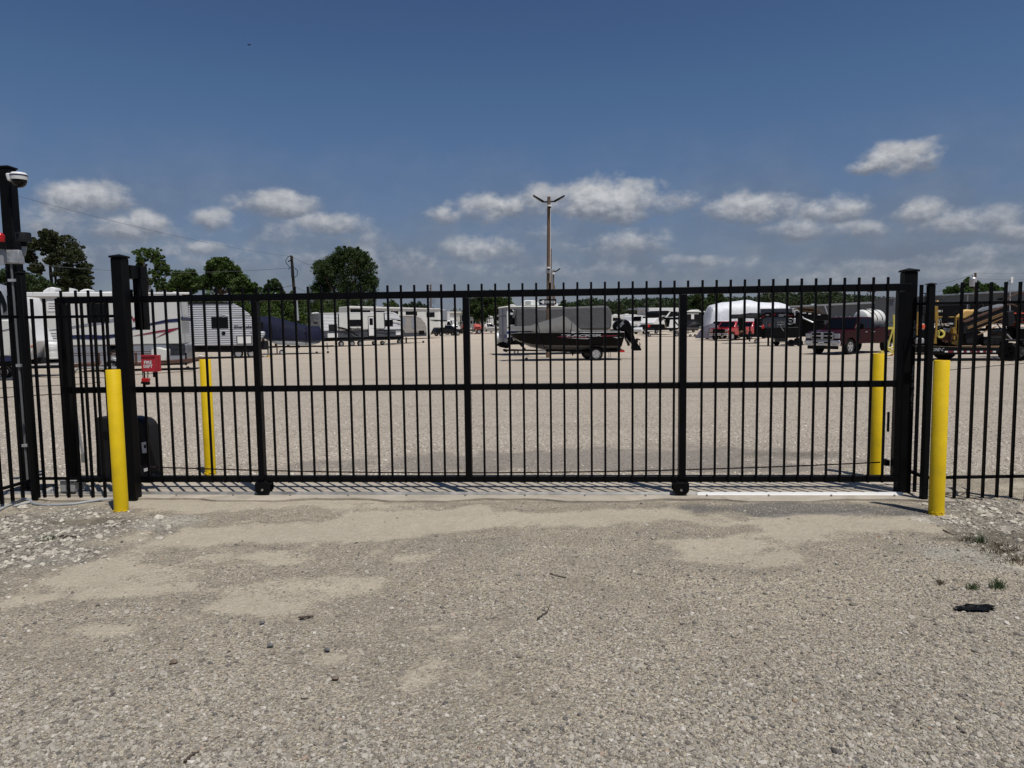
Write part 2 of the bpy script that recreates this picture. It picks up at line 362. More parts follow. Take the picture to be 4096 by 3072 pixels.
ASPH = [(1770,1102,240,17,1.5,0),(1020,1180,150,20,.5,0),(590,1190,90,14,.45,0),(1240,1190,70,16,.4,0),(1500,1140,120,20,.35,0),(1250,992,620,22,1.2,0),(1600,1012,300,9,1.2,0)]
RUBB = [(110,1175,190,60,1,.0),(2170,1150,110,30,.8,0),(2200,1200,60,30,.7,0),(30,1130,90,40,1,0),(2190,1125,90,50,1,0),(2120,1090,90,20,1,0),(150,1110,130,15,.8,0)]
DIRT = [(2150,1167,120,17,1.4,0),(250,1128,130,10,.7,0),(1690,985,130,10,.5,0),(2060,1150,40,10,.6,0)]
DUST = [(2085,1195,85,24,1.5,-.1),(340,1135,70,14,.9,0),(2040,1128,60,8,.8,0),(100,1215,90,14,.5,0),(2160,1235,70,16,.6,0)]
def kinds(x, y):
    r = [blob(x, y, L, 11+7*i) for i, L in enumerate((SAND, ASPH, RUBB, DIRT, DUST))]
    win_ = np.clip((y-3.6)/.9, 0, 1)*np.clip((6.4-y)/.3, 0, 1)
    st_ = fbm(x*.75+y*.5, y*2.1-x*.3, .9, 50, 6); B_ = np.clip((y-3.3)/1.1, 0, 1)*np.clip((6.4-y)/.3, 0, 1)*.52 + np.clip((y-2.)/2.5, 0, 1)*.16
    q_ = np.clip((B_ + .30*r[0] + (st_-.5)*1.9 - .02 + (fbm(x, y, 3.5, 61, 5)-.5)*.9)/1.15, 0, 1); r[0] = q_*q_*(3-2*q_)*(1-r[2])*(y < 6.6)*.95
    r[1] = np.maximum(r[1]*(1-.5*r[0]*(r[1] < .8)), np.clip((fbm(x*.7, y*1.8, 1.1, 90, 5)-.56)*6, 0, 1)*win_*.35)
    return r
ys = np.concatenate([np.arange(-6, 2, .5), np.arange(2, 8.5, .045), np.arange(8.5, 20, .14), np.arange(20, 130, .8), np.geomspace(130, 3000, 24)])
xh = np.concatenate([np.arange(0, 6, .055), np.geomspace(6, 40, 70), np.geomspace(42, 3000, 36)]); xs = np.concatenate([-xh[:0:-1], xh])
XX, YY = np.meshgrid(xs, ys); s_ = np.clip((YY-8)/20, 0, 1); t_ = np.clip((YY-72)/45, 0, 1)
ZZ = -.30*s_*s_*(3-2*s_) + .30*t_*t_*(3-2*t_)
near = np.clip((40-YY)/20, 0, 1)
MK = kinds(XX, YY)
ZZ = ZZ + near*((fbm(XX, YY, .6, 3)-.5)*.022 + (fbm(XX, YY, 5, 4)-.5)*.008) + MK[2]*(fbm(XX, YY, 9, 8)-.5)*.05*near
_gl, _gr = G(579, 1983), G(3571, 1986); _t = (_gr-_gl).normalized(); _yl = (XX-_gl.x)*(-_t.y)+(YY-_gl.y)*_t.x
_f = np.clip((_yl+.27+(fbm(XX, YY, 2.2, 31)-.5)*.16)/.07, 0, 1)*np.clip((.62-_yl)/.05, 0, 1)*(XX < 4.05)*(YY < 8)*(YY > 5)
ZZ = np.where((YY > 4) & (YY < 8), (ZZ+.009)*(1-_f) - .006*_f, ZZ)
ny, nx = XX.shape
def fast_mesh(name, V, Fq, mat, attrs=None, smooth=True):
    me = bpy.data.meshes.new(name); k = Fq.shape[1]
    me.vertices.add(len(V)); me.vertices.foreach_set('co', np.ascontiguousarray(V, dtype=np.float32).ravel())
    me.loops.add(Fq.size); me.loops.foreach_set('vertex_index', np.ascontiguousarray(Fq, dtype=np.int32).ravel())
    me.polygons.add(len(Fq)); me.polygons.foreach_set('loop_start', np.arange(0, Fq.size, k, dtype=np.int32))
    me.polygons.foreach_set('use_smooth', np.full(len(Fq), smooth))
    me.update(calc_edges=True); me.validate()
    for an, arr in (attrs or {}).items():
        a = me.color_attributes.new(an, 'FLOAT_COLOR', 'POINT'); a.data.foreach_set('color', np.ascontiguousarray(arr, dtype=np.float32).ravel())
    me.materials.append(mat); o = bpy.data.objects.new(name, me); COL.objects.link(o); return o
gm = bpy.data.materials.new('gravel ground'); gm.use_nodes = True; t = NT(gm.node_tree)
b = t.n('ShaderNodeBsdfPrincipled'); o_ = t.n('ShaderNodeOutputMaterial'); t.l(b.outputs[0], o_.inputs[0]); b.inputs['Roughness'].default_value = .95
b.inputs['Specular IOR Level'].default_value = .2
tc = t.n('ShaderNodeTexCoord'); ov = tc.outputs['Object']
k1 = t.n('ShaderNodeVertexColor', layer_name='kinds'); s1 = t.n('ShaderNodeSeparateColor'); t.l(k1.outputs[0], s1.inputs[0])
k2 = t.n('ShaderNodeVertexColor', layer_name='more'); s2 = t.n('ShaderNodeSeparateColor'); t.l(k2.outputs[0], s2.inputs[0])
dn = t.noise(ov, 14, 4, .6, out=1)
wv = t.n('ShaderNodeVectorMath', operation='MULTIPLY_ADD'); t.l(dn, wv.inputs[0]); wv.inputs[1].default_value = (.012,)*3; t.l(ov, wv.inputs[2])
def vor(scale, out, feature='F1'):
    nd = t.n('ShaderNodeTexVoronoi', feature=feature); nd.inputs['Scale'].default_value = scale; t.l(wv.outputs[0], nd.inputs['Vector'])
    return nd.outputs[out]
ca = t.n('ShaderNodeSeparateColor'); t.l(vor(62, 'Color'), ca.inputs[0]); cbn = t.n('ShaderNodeSeparateColor'); t.l(vor(140, 'Color'), cbn.inputs[0])
stops = [(0, (.05, .052, .058)), (.12, (.14, .125, .11)), (.25, (.26, .235, .195)), (.6, (.38, .345, .285)), (.84, (.50, .455, .38)), (.96, (.68, .64, .56))]
st1 = t.ramp(ca.outputs[0], stops); st2 = t.ramp(cbn.outputs[0], stops)
big = t.rng(t.noise(ov, 30, 3), .42, .6)
grav = t.mix(t.m('MULTIPLY', big, .75), st2, st1)
fines = t.mix(t.rng(t.noise(ov, 4, 5, .6), .35, .65), (.30, .262, .205), (.39, .345, .275))
grav = t.mix(t.rng(t.noise(ov, 9, 5, .65), .3, .7, .25, .65), grav, fines)
lim = t.mix(t.rng(t.noise(ov, 45, 4, .7), .38, .62), (.20, .175, .15), (.50, .45, .39))
sy = t.n('ShaderNodeSeparateXYZ'); t.l(ov, sy.inputs[0])
yardf = t.rng(sy.outputs[1], 6.5, 7.3)
speck = t.m('MULTIPLY', t.rng(ca.outputs[1], .80, .95), t.rng(sy.outputs[1], 60, 12, .2, .8))
yard = t.mix(t.rng(t.noise(ov, .35, 5, .6), .35, .65), (.345, .305, .262), (.40, .355, .305))
yard = t.mix(.55, yard, lim); yard = t.mix(speck, yard, (.12, .105, .095))
stn = t.noise(t.n('ShaderNodeTexCoord').outputs['Object'], .12, 5, .7)
mp = t.n('ShaderNodeMapping'); mp.inputs['Scale'].default_value = (.10, .9, 1); t.l(ov, mp.inputs[0])
strk = t.noise(mp.outputs[0], 1.0, 5, .6)
yard = t.mix(t.rng(strk, .52, .72, 0, .5), yard, (.19, .17, .15))
grav = t.mix(1., grav, (1.24, 1.20, 1.11), 'MULTIPLY')
mpg = t.n('ShaderNodeMapping'); mpg.inputs['Scale'].default_value = (.7, 1.7, 1); mpg.inputs['Rotation'].default_value = (0, 0, .35); t.l(ov, mpg.inputs[0])
grav = t.mix(t.rng(t.noise(mpg.outputs[0], 1.1, 6, .65, .4), .38, .66, 0, .55), grav, t.mix(1., grav, (.72, .71, .73), 'MULTIPLY'))
yard = t.mix(1., yard, (1.42, 1.37, 1.28), 'MULTIPLY')
col = t.mix(yardf, grav, yard)
edge = t.m('ADD', t.m('MULTIPLY', t.noise(ov, 55, 4, .7), .6), t.m('MULTIPLY', t.noise(ov, 9, 5, .7), .4))
def msk(sock, a=.25, b_=.75): return t.rng(t.m('ADD', sock, t.m('MULTIPLY', t.m('SUBTRACT', edge, .5), 1.6)), a, b_, 0, 1, True)
sandc = t.mix(t.rng(t.noise(ov, 7, 6, .65), .3, .7), (.34, .295, .225), (.41, .365, .285))
col = t.mix(t.m('MULTIPLY', msk(s1.outputs[0], .0, 1.15), .72), col, sandc)
aspc = t.mix(t.rng(t.noise(ov, 120, 3, .8), .35, .65), (.07, .07, .072), (.24, .225, .21))
col = t.mix(t.m('MULTIPLY', msk(s1.outputs[1], .2, .95), t.rng(sy.outputs[1], 6.2, 6.9, .72, .5)), col, aspc)
rub = t.mix(t.rng(t.noise(ov, 38, 5, .75), .40, .60), (.17, .145, .115), (.44, .41, .345))
col = t.mix(msk(s1.outputs[2]), col, rub)
col = t.mix(t.m('MULTIPLY', msk(s2.outputs[0]), .9), col, t.mix(t.rng(t.noise(ov, 25, 5, .7), .35, .65), (.135, .115, .085), (.22, .195, .15)))
col = t.mix(t.m('MULTIPLY', msk(s2.outputs[1]), .85), col, t.mix(t.rng(t.noise(ov, 50, 4, .7), .38, .5), (.20, .18, .15), (.50, .465, .39)))
t.l(col, b.inputs['Base Color'])
h = t.m('ADD', t.m('MULTIPLY', vor(62, 'Distance'), -.017), t.m('MULTIPLY', vor(140, 'Distance'), -.006))
h = t.m('MULTIPLY', h, t.m('SUBTRACT', 1.15, msk(s1.outputs[0])))
h = t.m('ADD', h, t.m('MULTIPLY', t.noise(ov, 160, 4, .7), .004))
h = t.m('ADD', h, t.m('MULTIPLY', t.noise(ov, 24, 4, .6), .016))
hy = t.m('MULTIPLY', t.noise(ov, 34, 5, .75), t.m('MULTIPLY', t.m('MAXIMUM', t.m('MULTIPLY', yardf, .5), s1.outputs[2]), .03))
h = t.m('ADD', h, hy)
bp = t.n('ShaderNodeBump'); bp.inputs['Strength'].default_value = 1.; bp.inputs['Distance'].default_value = 1.; t.l(h, bp.inputs['Height']); t.l(bp.outputs[0], b.inputs['Normal'])
idx = np.arange(ny*nx).reshape(ny, nx)
FQ = np.stack([idx[:-1, :-1], idx[:-1, 1:], idx[1:, 1:], idx[1:, :-1]], -1).reshape(-1, 4)
one = np.ones(ny*nx)
gr = fast_mesh('ground', np.stack([XX, YY, ZZ], -1).reshape(-1, 3), FQ, gm,
    {'kinds': np.stack([MK[0].ravel(), MK[1].ravel(), MK[2].ravel(), one], -1), 'more': np.stack([MK[3].ravel(), MK[4].ravel(), 0*one, one], -1)})
tag(gr, None, None, kind='structure')
def gz(x, y):
    j = np.clip(np.searchsorted(ys, y)-1, 0, ny-2); i = np.clip(np.searchsorted(xs, x)-1, 0, nx-2)
    fx = (x-xs[i])/(xs[i+1]-xs[i]); fy = (y-ys[j])/(ys[j+1]-ys[j])
    return (ZZ[j, i]*(1-fx)+ZZ[j, i+1]*fx)*(1-fy)+(ZZ[j+1, i]*(1-fx)+ZZ[j+1, i+1]*fx)*fy
# loose stones
def ico():
    p = (1+5**.5)/2; v = np.array([(-1,p,0),(1,p,0),(-1,-p,0),(1,-p,0),(0,-1,p),(0,1,p),(0,-1,-p),(0,1,-p),(p,0,-1),(p,0,1),(-p,0,-1),(-p,0,1)])/math.hypot(1, p)
    f = np.array([(0,11,5),(0,5,1),(0,1,7),(0,7,10),(0,10,11),(1,5,9),(5,11,4),(11,10,2),(10,7,6),(7,1,8),(3,9,4),(3,4,2),(3,2,6),(3,6,8),(3,8,9),(4,9,5),(2,4,11),(6,2,10),(8,6,7),(9,8,1)]); return v, f
IV, IF = ico()
def stones(name, x, y, size, mat, label, cat, bury=.35):
    n = len(x); v = IV[None]*(1+rng.uniform(-.28, .28, (n, 12, 1)))
    sc = np.stack([rng.uniform(.7, 1.25, n), rng.uniform(.6, 1.1, n), rng.uniform(.4, .75, n)], -1)*size[:, None]
    v = v*sc[:, None]; a = rng.uniform(0, 6.28, n); c, s = np.cos(a)[:, None], np.sin(a)[:, None]
    vx = v[..., 0]*c-v[..., 1]*s; vy = v[..., 0]*s+v[..., 1]*c; vz = v[..., 2] + vx*rng.uniform(-.25, .25, (n, 1))
    V = np.stack([vx+x[:, None], vy+y[:, None], vz+(gz(x, y)+size*.3*(1-bury*2))[:, None]], -1).reshape(-1, 3)
    Fa = (IF[None]+12*np.arange(n)[:, None, None]).reshape(-1, 3)
    return tag(fast_mesh(name, V, Fa, mat, smooth=False), label, cat, kind='stuff')
def rndmat(name, stops, rough=.9, bump=.004, bs=120):
    m = bpy.data.materials.new(name); m.use_nodes = True; t = NT(m.node_tree)
    b = t.n('ShaderNodeBsdfPrincipled'); o = t.n('ShaderNodeOutputMaterial'); t.l(b.outputs[0], o.inputs[0]); b.inputs['Roughness'].default_value = rough
    b.inputs['Specular IOR Level'].default_value = .25
    g = t.n('ShaderNodeNewGeometry'); tc = t.n('ShaderNodeTexCoord')
    c = t.ramp(g.outputs['Random Per Island'], stops)
    c = t.mix(t.rng(t.noise(tc.outputs['Object'], bs, 4, .7), .3, .7, 0, .5), c, (.28, .25, .2)); t.l(c, b.inputs['Base Color'])
    bp = t.n('ShaderNodeBump'); bp.inputs['Distance'].default_value = bump; t.l(t.noise(tc.outputs['Object'], bs*2, 3), bp.inputs['Height']); t.l(bp.outputs[0], b.inputs['Normal']); return m
STN = rndmat('mixed pebbles', [(0, (.06, .062, .07)), (.10, (.15, .13, .11)), (.32, (.27, .245, .21)), (.66, (.39, .355, .30)), (.92, (.50, .46, .39)), (.985, (.66, .62, .55)), (1, (.30, .17, .10))])
LSTN = rndmat('pale limestone', [(0, (.18, .155, .13)), (.3, (.38, .34, .28)), (.7, (.54, .495, .41)), (1, (.66, .62, .53))], bs=60)
N = 170000
y = 2.05 + 4.0*rng.random(N)**1.5; x = rng.uniform(-1, 1, N)*(y*.78+.2)
kk = kinds(x, y); dens = (.95-.93*np.clip(kk[0]*1.3, 0, 1))*(.35+.9*fbm(x, y, 1.1, 77))*(1-.6*kk[3])*(1-.5*kk[4])*np.clip(1.5-.2*y, .3, 1)
keep = (rng.random(N) < dens) & (y < 5.85); x, y = x[keep], y[keep]
size = .0028+.0036*rng.random(len(x))+.0075*rng.random(len(x))**6+.010*rng.random(len(x))**30
stones('gravel', x, y, size, STN, 'loose mixed pebbles scattered over the driveway in front of the gate', 'gravel')
N = 30000
y = rng.uniform(3.6, 9.5, N); x = rng.uniform(-1, 1, N)*(y*.78+.3); kk = kinds(x, y)
keep = (rng.random(N) < np.where((y < 6.6), kk[2]**1.3*1.0, 0.25)*(1-.8*kk[3])) & ((y > 6.75) | (np.abs(x) > 3.2) | (y < 5.8)); x, y = x[keep], y[keep]
size = .008+.011*rng.random(len(x))+.022*rng.random(len(x))**8
kp = (y < 6.7)
x, y, size = x[kp], y[kp], size[kp]
stones('rubble', x, y, size, LSTN, 'pale broken limestone heaped below the left and right fences', 'rubble')
YSTN = rndmat('yard limestone gravel', [(0, (.16, .14, .12)), (.15, (.34, .30, .26)), (.55, (.52, .47, .40)), (1, (.70, .65, .57))], bs=60)
N = 90000
y = 6.7 + 12*rng.random(N)**1.4; x = rng.uniform(-1, 1, N)*(y*.78+.3); kk = kinds(x, y)
keep = rng.random(N) < .9*(1-np.clip(kk[1]*1.5, 0, .95))*np.clip((y-6.6)/.3, 0, 1); x, y = x[keep], y[keep]
stones('yard_gravel', x, y, .005+.007*rng.random(len(x))+.010*rng.random(len(x))**6, YSTN, 'pale limestone gravel covering the storage yard behind the gate', 'gravel', bury=.4)
# the few rocks one can tell apart
for (cx, cy, r_, lab, mat_) in [(305+0, 583, .05, 'pale flat rock beside the grey pipes at the left fence corner', LSTN), (1410, 530, .045, 'pale stone at the left foot of the front left bollard', LSTN),
      (865, 60, .10, 'grey embedded rock behind the front right bollard', LSTN), (790, 352, .05, 'tan rock at the right foot of the front right bollard', LSTN), (1440, 490, .055, 'pale angular rock in the rubble right of the dirt patch', LSTN)]:
    g = G(*(y5 if lab.startswith('pale flat') or 'left bollard' in lab else z7)(cx, cy)); bm = bmesh.new(); bmesh.ops.create_icosphere(bm, subdivisions=3, radius=r_)
    for v in bm.verts:
        d = v.co.normalized(); k = 1+.35*(fbm(np.array([d.x*2+cx]), np.array([d.y*2+d.z*3]), 1.2, 5)[0]-.5)*2; v.co = Vector((v.co.x*k*1.2, v.co.y*k*.8, v.co.z*k*.5))
    me = bpy.data.meshes.new('rock'); bm.to_mesh(me); bm.free(); me.materials.append(mat_); me.shade_smooth(); me.set_sharp_from_angle(angle=.4)
    o = bpy.data.objects.new('rock', me); COL.objects.link(o); o.location = g + Vector((0, 0, r_*.12)); tag(o, lab, 'rock')
# concrete strip and gate track
gL, gR = G(579, 1983), G(3571, 1986)
GS = Sd(gL, gR, 0.)
st = Sd(gL, gR, 0.)
mb = MB()
for i in range(60):
    xa = -3.1+i*.168*1.0; xb = xa+.168
    ya = -.17+.05*math.sin(i*.7)+.02*math.sin(i*2.1); yb = .62
    mb.add([(xa, ya, .012), (xb, -.17+.05*math.sin((i+1)*.7)+.02*math.sin((i+1)*2.1), .012), (xb, yb, .012), (xa, yb, .012), (xa, ya, -.05), (xb, -.17+.05*math.sin((i+1)*.7)+.02*math.sin((i+1)*2.1), -.05)], [(0, 1, 2, 3), (4, 5, 1, 0)])
o = obj('concrete_strip', mb, CONC, recalc=False); o.location = (gL.x, gL.y, 0); o.rotation_euler.z = GS.rot; tag(o, None, None, kind='structure')
# ------------------------------------------------------------------ gate
t_ = GS.thing('sliding_gate', 'long black steel sliding gate of square pickets closed across the driveway', 'gate'); ge = GS.e
XA = GS.q(730.7, 1542)[0]; XB = GS.q(3541.6, 1455)[0]; PX = (XB-XA)/52
zT1 = GS.q(2048, 1159)[1]; zT0 = GS.q(2048, 1187)[1]; zM1 = GS.q(2048, 1536)[1]; zM0 = GS.q(2048, 1560)[1]; zB1 = GS.q(2048, 1905)[1]; zB0 = GS.q(2048, 1929)[1]; zP = GS.q(2048, 1133)[1]
xl = XA-9.55*PX; xr = GS.q(3612, 1600)[0]
def bx(name, x0, x1, y0, y1, z0, z1, mat, parent, bev=.004): return obj(name, MB().box(x0, x1, y0, y1, z0, z1), mat, parent, bev)
bx('top_rail', xl, xr+.045, 0, .06, zT0, zT1, BLK, ge)
mt = xl+.08; mr = xr-.075
ups = [mt]+[XA+k*PX for k in (6, 21.75, 37.55)]+[xr]
for i, nm in enumerate(('top',)):
    pass
bx('middle_rail', xl+.057, xr-.059, .004, .056, zM0, zM1, BLK, ge)
bx('bottom_rail', xl, xr, 0, .06, zB0, zB1, BLK, ge)
bx('end_frame', xl, xl+.058, -.001, .061, zB1+.001, zT0-.001, BLK, ge)
bx('end_frame', xr-.06, xr+.0, -.001, .061, zB1+.001, zT0-.001, BLK, ge)
for k, w_ in ((5.85, .052), (21.8, .056), (37.65, .06)):
    x = XA+k*PX; bx('upright', x-w_/2, x+w_/2, -.012, .062, zB1-.03, zT0+.0, BLK, ge)
pk = obj('picket', MB().box(-.009, .009, -.012, .006, 0, zP-zB0+.002), BLK, ge, .0015)
first = True
for k in list(range(-9, 53)):
    if k in (6, 22, 38): continue
    o = pk if first else pk.copy()
    if not first: COL.objects.link(o); o.parent = ge
    first = False
    x = XA+k*PX
    if k == -9: x = xl+.045
    o.location = (x, 0, zB0-.002)
for k in (6, 22, 38):
    o = obj('picket', MB().box(-.009, .009, .008, .026, 0, zP-zT1+.01), BLK, ge, .0015); o.location = (XA+k*PX, 0, zT1-.01)
for cu in (1056, 2722):   # wheel carriers
    x = GS.q(cu, 1960)[0]; w_ = .052
    a = [(x-.068, .155), (x+.068, .155), (x+.068, .07), (x+.045, .03), (x+.02, .018), (x-.02, .018), (x-.045, .03), (x-.068, .07)]
    a = [(p, q*zB0/.155) for p, q in a]
    wh = obj('wheel_housing', MB().poly(a, -.035, -.028).poly(a, .05, .057).box(x-.068, x+.068, -.028, .05, zB0-.018, zB0-.003), BLKW, ge, .002)
    obj('wheel', MB().lathe([(.001, -.02), (.052, -.02), (.062, -.014), (.05, 0), (.062, .014), (.052, .02), (.001, .02)], (x, .012, .078), 'y', 24), BLKW, wh, smooth=True)
    obj('bolt', MB().lathe([(.001, -.006), (.011, -.006), (.011, 0)], (x, -.036, .062), 'y', 6), STEELT, wh)
bx('chain_bracket', xr-.10, xr-.06, .061, .14, .25, .30, BLK, ge)
bx('latch_plate', xr-.105, xr-.088, .03, .05, .55, .72, BLK, ge)
# track, its painted right end
tr = thing('gate_track', 'low worn steel rail the gate rolls on, its right end painted white', 'track', (gL.x, gL.y, 0), GS.rot)
xsplit = GS.q(2790, 1985)[0]
def trk(x0, x1): return MB().hexa([(x0, -.006, .0125), (x0, .038, .0125), (x0, .028, .016), (x0, .022, .034), (x0, .014, .034), (x0, .004, .016)], [(x1, -.006, .0125), (x1, .038, .0125), (x1, .028, .016), (x1, .022, .034), (x1, .014, .034), (x1, .004, .016)])
obj('rail', trk(-3.05, xsplit), STEELT, tr); obj('painted_rail', trk(xsplit+.001, xr+.03), WHT, tr)
for i in range(14):
    x = -.2+i*.52
    obj('anchor_bolt', MB().lathe([(.001, .014), (.009, .014), (.009, 0)], (x, -.045, .0125), 'z', 6), STEELT, tr)
# chain behind the gate
def catenary(a, b, sag, n=40): return [(a[0]+(b[0]-a[0])*i/n, a[1]+(b[1]-a[1])*i/n, a[2]+(b[2]-a[2])*i/n - sag*4*(i/n)*(1-i/n)) for i in range(n+1)]
yb = .16
qa = GS.q(560, 1866, yb); qb = GS.q(1100, 1893, yb); qm = GS.q(2048, 1903, yb); qc = GS.q(3520, 1849, yb)
A_ = (qa[0], yb, qa[1]); Z_ = (qc[0], yb, qc[1])
ce = thing('drive_chain', 'thin rusty drive chain hanging along the back of the gate', 'chain', (gL.x, gL.y, 0), GS.rot)
path = catenary(A_, Z_, .075, 420); mb = MB()
for i in range(len(path)-1):
    p = Vector(path[i]); q = Vector(path[i+1]); d = (q-p); m_ = (p+q)/2; ln = d.length*.62; h = .0095; w_ = .003 if i % 2 else .006; dn_ = d.normalized(); u_ = Vector((0, 0, 1))
    a = m_-dn_*ln; b2 = m_+dn_*ln
    mb.hexa([a+Vector((0, -w_, -h*.5)), a+Vector((0, w_, -h*.5)), a+Vector((0, w_, h*.5)), a+Vector((0, -w_, h*.5))], [b2+Vector((0, -w_, -h*.5)), b2+Vector((0, w_, -h*.5)), b2+Vector((0, w_, h*.5)), b2+Vector((0, -w_, h*.5))])
obj('links', mb, CHAIN, ce)
# ------------------------------------------------------------------ posts
def post(label, loc, w_, h, rot=0., cap=1.16, name='gate_post', mat=BLKW, base=None):
    e = thing(name, label, 'post', loc, rot)
    obj('shaft', MB().box(-w_/2, w_/2, -w_/2, w_/2, -.05, h), mat, e, .008)
    c = w_*cap/2; t = w_*.16
    mb = MB().box(-c, c, -c, c, h+.001, h+t)
    obj('cap', MB().add([(-c, -c, h+.001), (c, -c, h+.001), (c, c, h+.001), (-c, c, h+.001), (-c, -c, h+t), (c, -c, h+t), (c, c, h+t), (-c, c, h+t), (0, 0, h+t*2.1)],
        [(3, 2, 1, 0), (0, 1, 5, 4), (1, 2, 6, 5), (2, 3, 7, 6), (3, 0, 4, 7), (4, 5, 8), (5, 6, 8), (6, 7, 8), (7, 4, 8)]), mat, e, .003)
    if base: obj('base_plate', MB().box(-base, base, -base, base, .0, .02), mat, e, .002)
    return e
def lw(S, x, y, z=0.): v = S.p0 + S.t*x + S.n*y; return Vector((v.x, v.y, z))
def span(S, uL, uR, v, y): return S.q(uL, v, y)[0], S.q(uR, v, y)[0]
# left gate post with its guide arm
yp = -.125; a, b_ = span(GS, 444, 511, 1060, yp-.075); a2, b2_ = span(GS, 500, 566, 1990, yp-.075)
print('left post', a, b_, a2, b2_)
w_ = .104; xc = GS.q(444, 1060, yp-.05)[0] + w_/2 - .006; hz = GS.q(476, 1029, yp-.075)[1]
lp = post('thick black steel gate post with a pyramid cap behind the front left yellow bollard', lw(GS, xc, yp), w_, hz, GS.rot)
zt = GS.q(560, 1068, .17)[1]; zb_ = GS.q(560, 1320, .17)[1]; xa_, xb_ = span(GS, 546, 594, 1300, .15); xa2, xb2 = span(GS, 536, 584, 1080, .15)
xg = (xb_+xb2)/2-xc; gw = .085
obj('guide_arm', MB().box(w_/2+.001, xg, .20, .30, zt-.115, zt), BLKW, lp, .004)
obj('guide_arm_stub', MB().box(w_/2-.1, w_/2-.001, .076, .30, zt-.115, zt), BLKW, lp, .004)
obj('guide_leg', MB().box(xg-gw, xg, .20, .30, zb_, zt-.116), BLKW, lp, .004)
obj('guide_roller', MB().lathe([(.001, 0), (.03, 0), (.03, .09), (.001, .09)], (xg-gw-.035, .2, zT1-.03), 'z', 16), BLKW, lp, smooth=True)
# right gate post
yr = .15; a, b_ = span(GS, 3606, 3675, 1120, .08); a2, b2_ = span(GS, 3576, 3642, 1950, .08); print('right post', a, b_, a2, b2_)
xc = (b_+b2_)/2-.052; hz = GS.q(3640, 1087, .075)[1]
post('thick black gate post with chipped paint at the closing end of the gate', lw(GS, xc, yr-.02), .104, hz, GS.rot)
rp = bpy.data.objects[[o.name for o in COL.objects if o.get('label', '').startswith('thick black gate post')][0]]
mb = MB()
for z0 in list(np.arange(1.28, 1.5, .022))+list(np.arange(.75, 1.12, .02)):
    for _ in range(3):
        x = .046-random.uniform(0, .018); z = z0+random.uniform(-.012, .012); s = random.uniform(.003, .010); mb.poly([(x+s*math.cos(a)*random.uniform(.4, 1), z+s*1.6*math.sin(a)*random.uniform(.5, 1)) for a in np.linspace(0, 5.6, 7)], -.0535, -.0522)
obj('paint_chips', mb, M('bare chipped metal', (.13, .13, .135), .6), rp)
# ------------------------------------------------------------------ fences
def fence_panel(S, name, label, x0, x1, zr, zb0, zt0, spacing, off=0., xs_=None, rail=.025, pw=.015):
    S.thing(name, label, 'fence')
    for z in zr: bx('rail', x0, x1, 0, rail, z-rail/2, z+rail/2, BLK, S.e, .002)
    xs_ = xs_ if xs_ is not None else np.arange(x0+off, x1, spacing)
    p = None
    for x in xs_:
        if p is None: p = obj('picket', MB().box(-pw/2, pw/2, -.012, rail*.6, zb0, zt0), BLK, S.e, .001); o = p
        else: o = p.copy(); COL.objects.link(o); o.parent = S.e
        o.location = (x, 0, 0)
# left panel: between the short post and the gate post, just in front of the gate
g1 = Vector(G(165, 2006)); fp = lw(GS, xc, 0)
LF = Sd(lw(GS, GS.q(155, 1985, -.12)[0], -.12), lw(GS, GS.q(500, 1985, -.12)[0], -.12), 0.)
pxs = [LF.q(*c3(x, 1040))[0] for x in (495, 628, 762, 895, 1029, 1163, 1297)]
fence_panel(LF, 'picket_fence', 'short black picket fence panel overlapping the open tail of the gate at left', LF.q(130, 1914)[0], LF.q(505, 1914)[0],
    (LF.q(200, 1268)[1], LF.q(200, 1915)[1]), LF.q(200, 1989)[1], LF.q(150, 1195)[1], .11, xs_=pxs)
pw_ = .054; pa, pb = span(LF, 98, 156, 2000, -.08); pa2, pb2 = span(LF, 60, 112, 1200, -.08); print('short post', pa, pb, pa2, pb2)
sx = LF.q(121, 1960, -.05)[0]+pw_/2; sp_ = lw(LF, sx, -.02)
post('short black fence post with a flat cap in front of the tall camera pole', sp_, pw_, LF.q(80, 1092, -.08)[1], GS.rot, 1.2, 'fence_post')
# return fence running from the short post toward the camera
RF = Sd(sp_ + Vector((-.02, -.06, 0)), Vector((sp_.x-.16, sp_.y-1.6, 0)), 0.)
fence_panel(RF, 'picket_fence', 'black picket fence running toward the camera at the left edge', 0, RF.L, (LF.q(90, 1268)[1], LF.q(150, 1915)[1]), .05, LF.q(90, 1185)[1], .115, .07)
# tall camera pole
TP = W(60, 6.62); hz = P(25, 676, 6.62).z
tp = post('tall black steel pole carrying a white dome camera at the left edge', (P(38, 1326, 6.57).x+.052, TP.y, 0), .104, hz, 0, 1.12, 'camera_pole', base=.16)
print('tall', TP, hz, 'top u')
TS = Sd((TP.x-1, TP.y-.09, 0), (TP.x+1, TP.y-.09, 0), 0.)
TS.thing('dome_camera', 'white dome security camera with a smoked black bubble on the tall left pole', 'camera')
TS.P('bracket', c1, [(62, 288), (160, 288), (250, 290), (250, 322), (165, 325), (160, 400), (85, 385), (68, 330)], -.035, .03, WHT, bev=.012)
cx, cz = TS.q(*c1(257, 330)); rr = (TS.q(*c1(355, 330))[0]-cx)
hs_ = TS.q(*c1(257, 385))[1]; ht_ = TS.q(*c1(257, 289))[1]-cz
hd = obj('housing', MB().lathe([(.001, ht_), (rr*.8, ht_-.004), (rr, ht_-.02), (rr, -.0), (rr*.96, hs_-cz), (.001, hs_-cz)], (cx, -.02, cz), 'z', 32), WHT, TS.e, smooth=True)
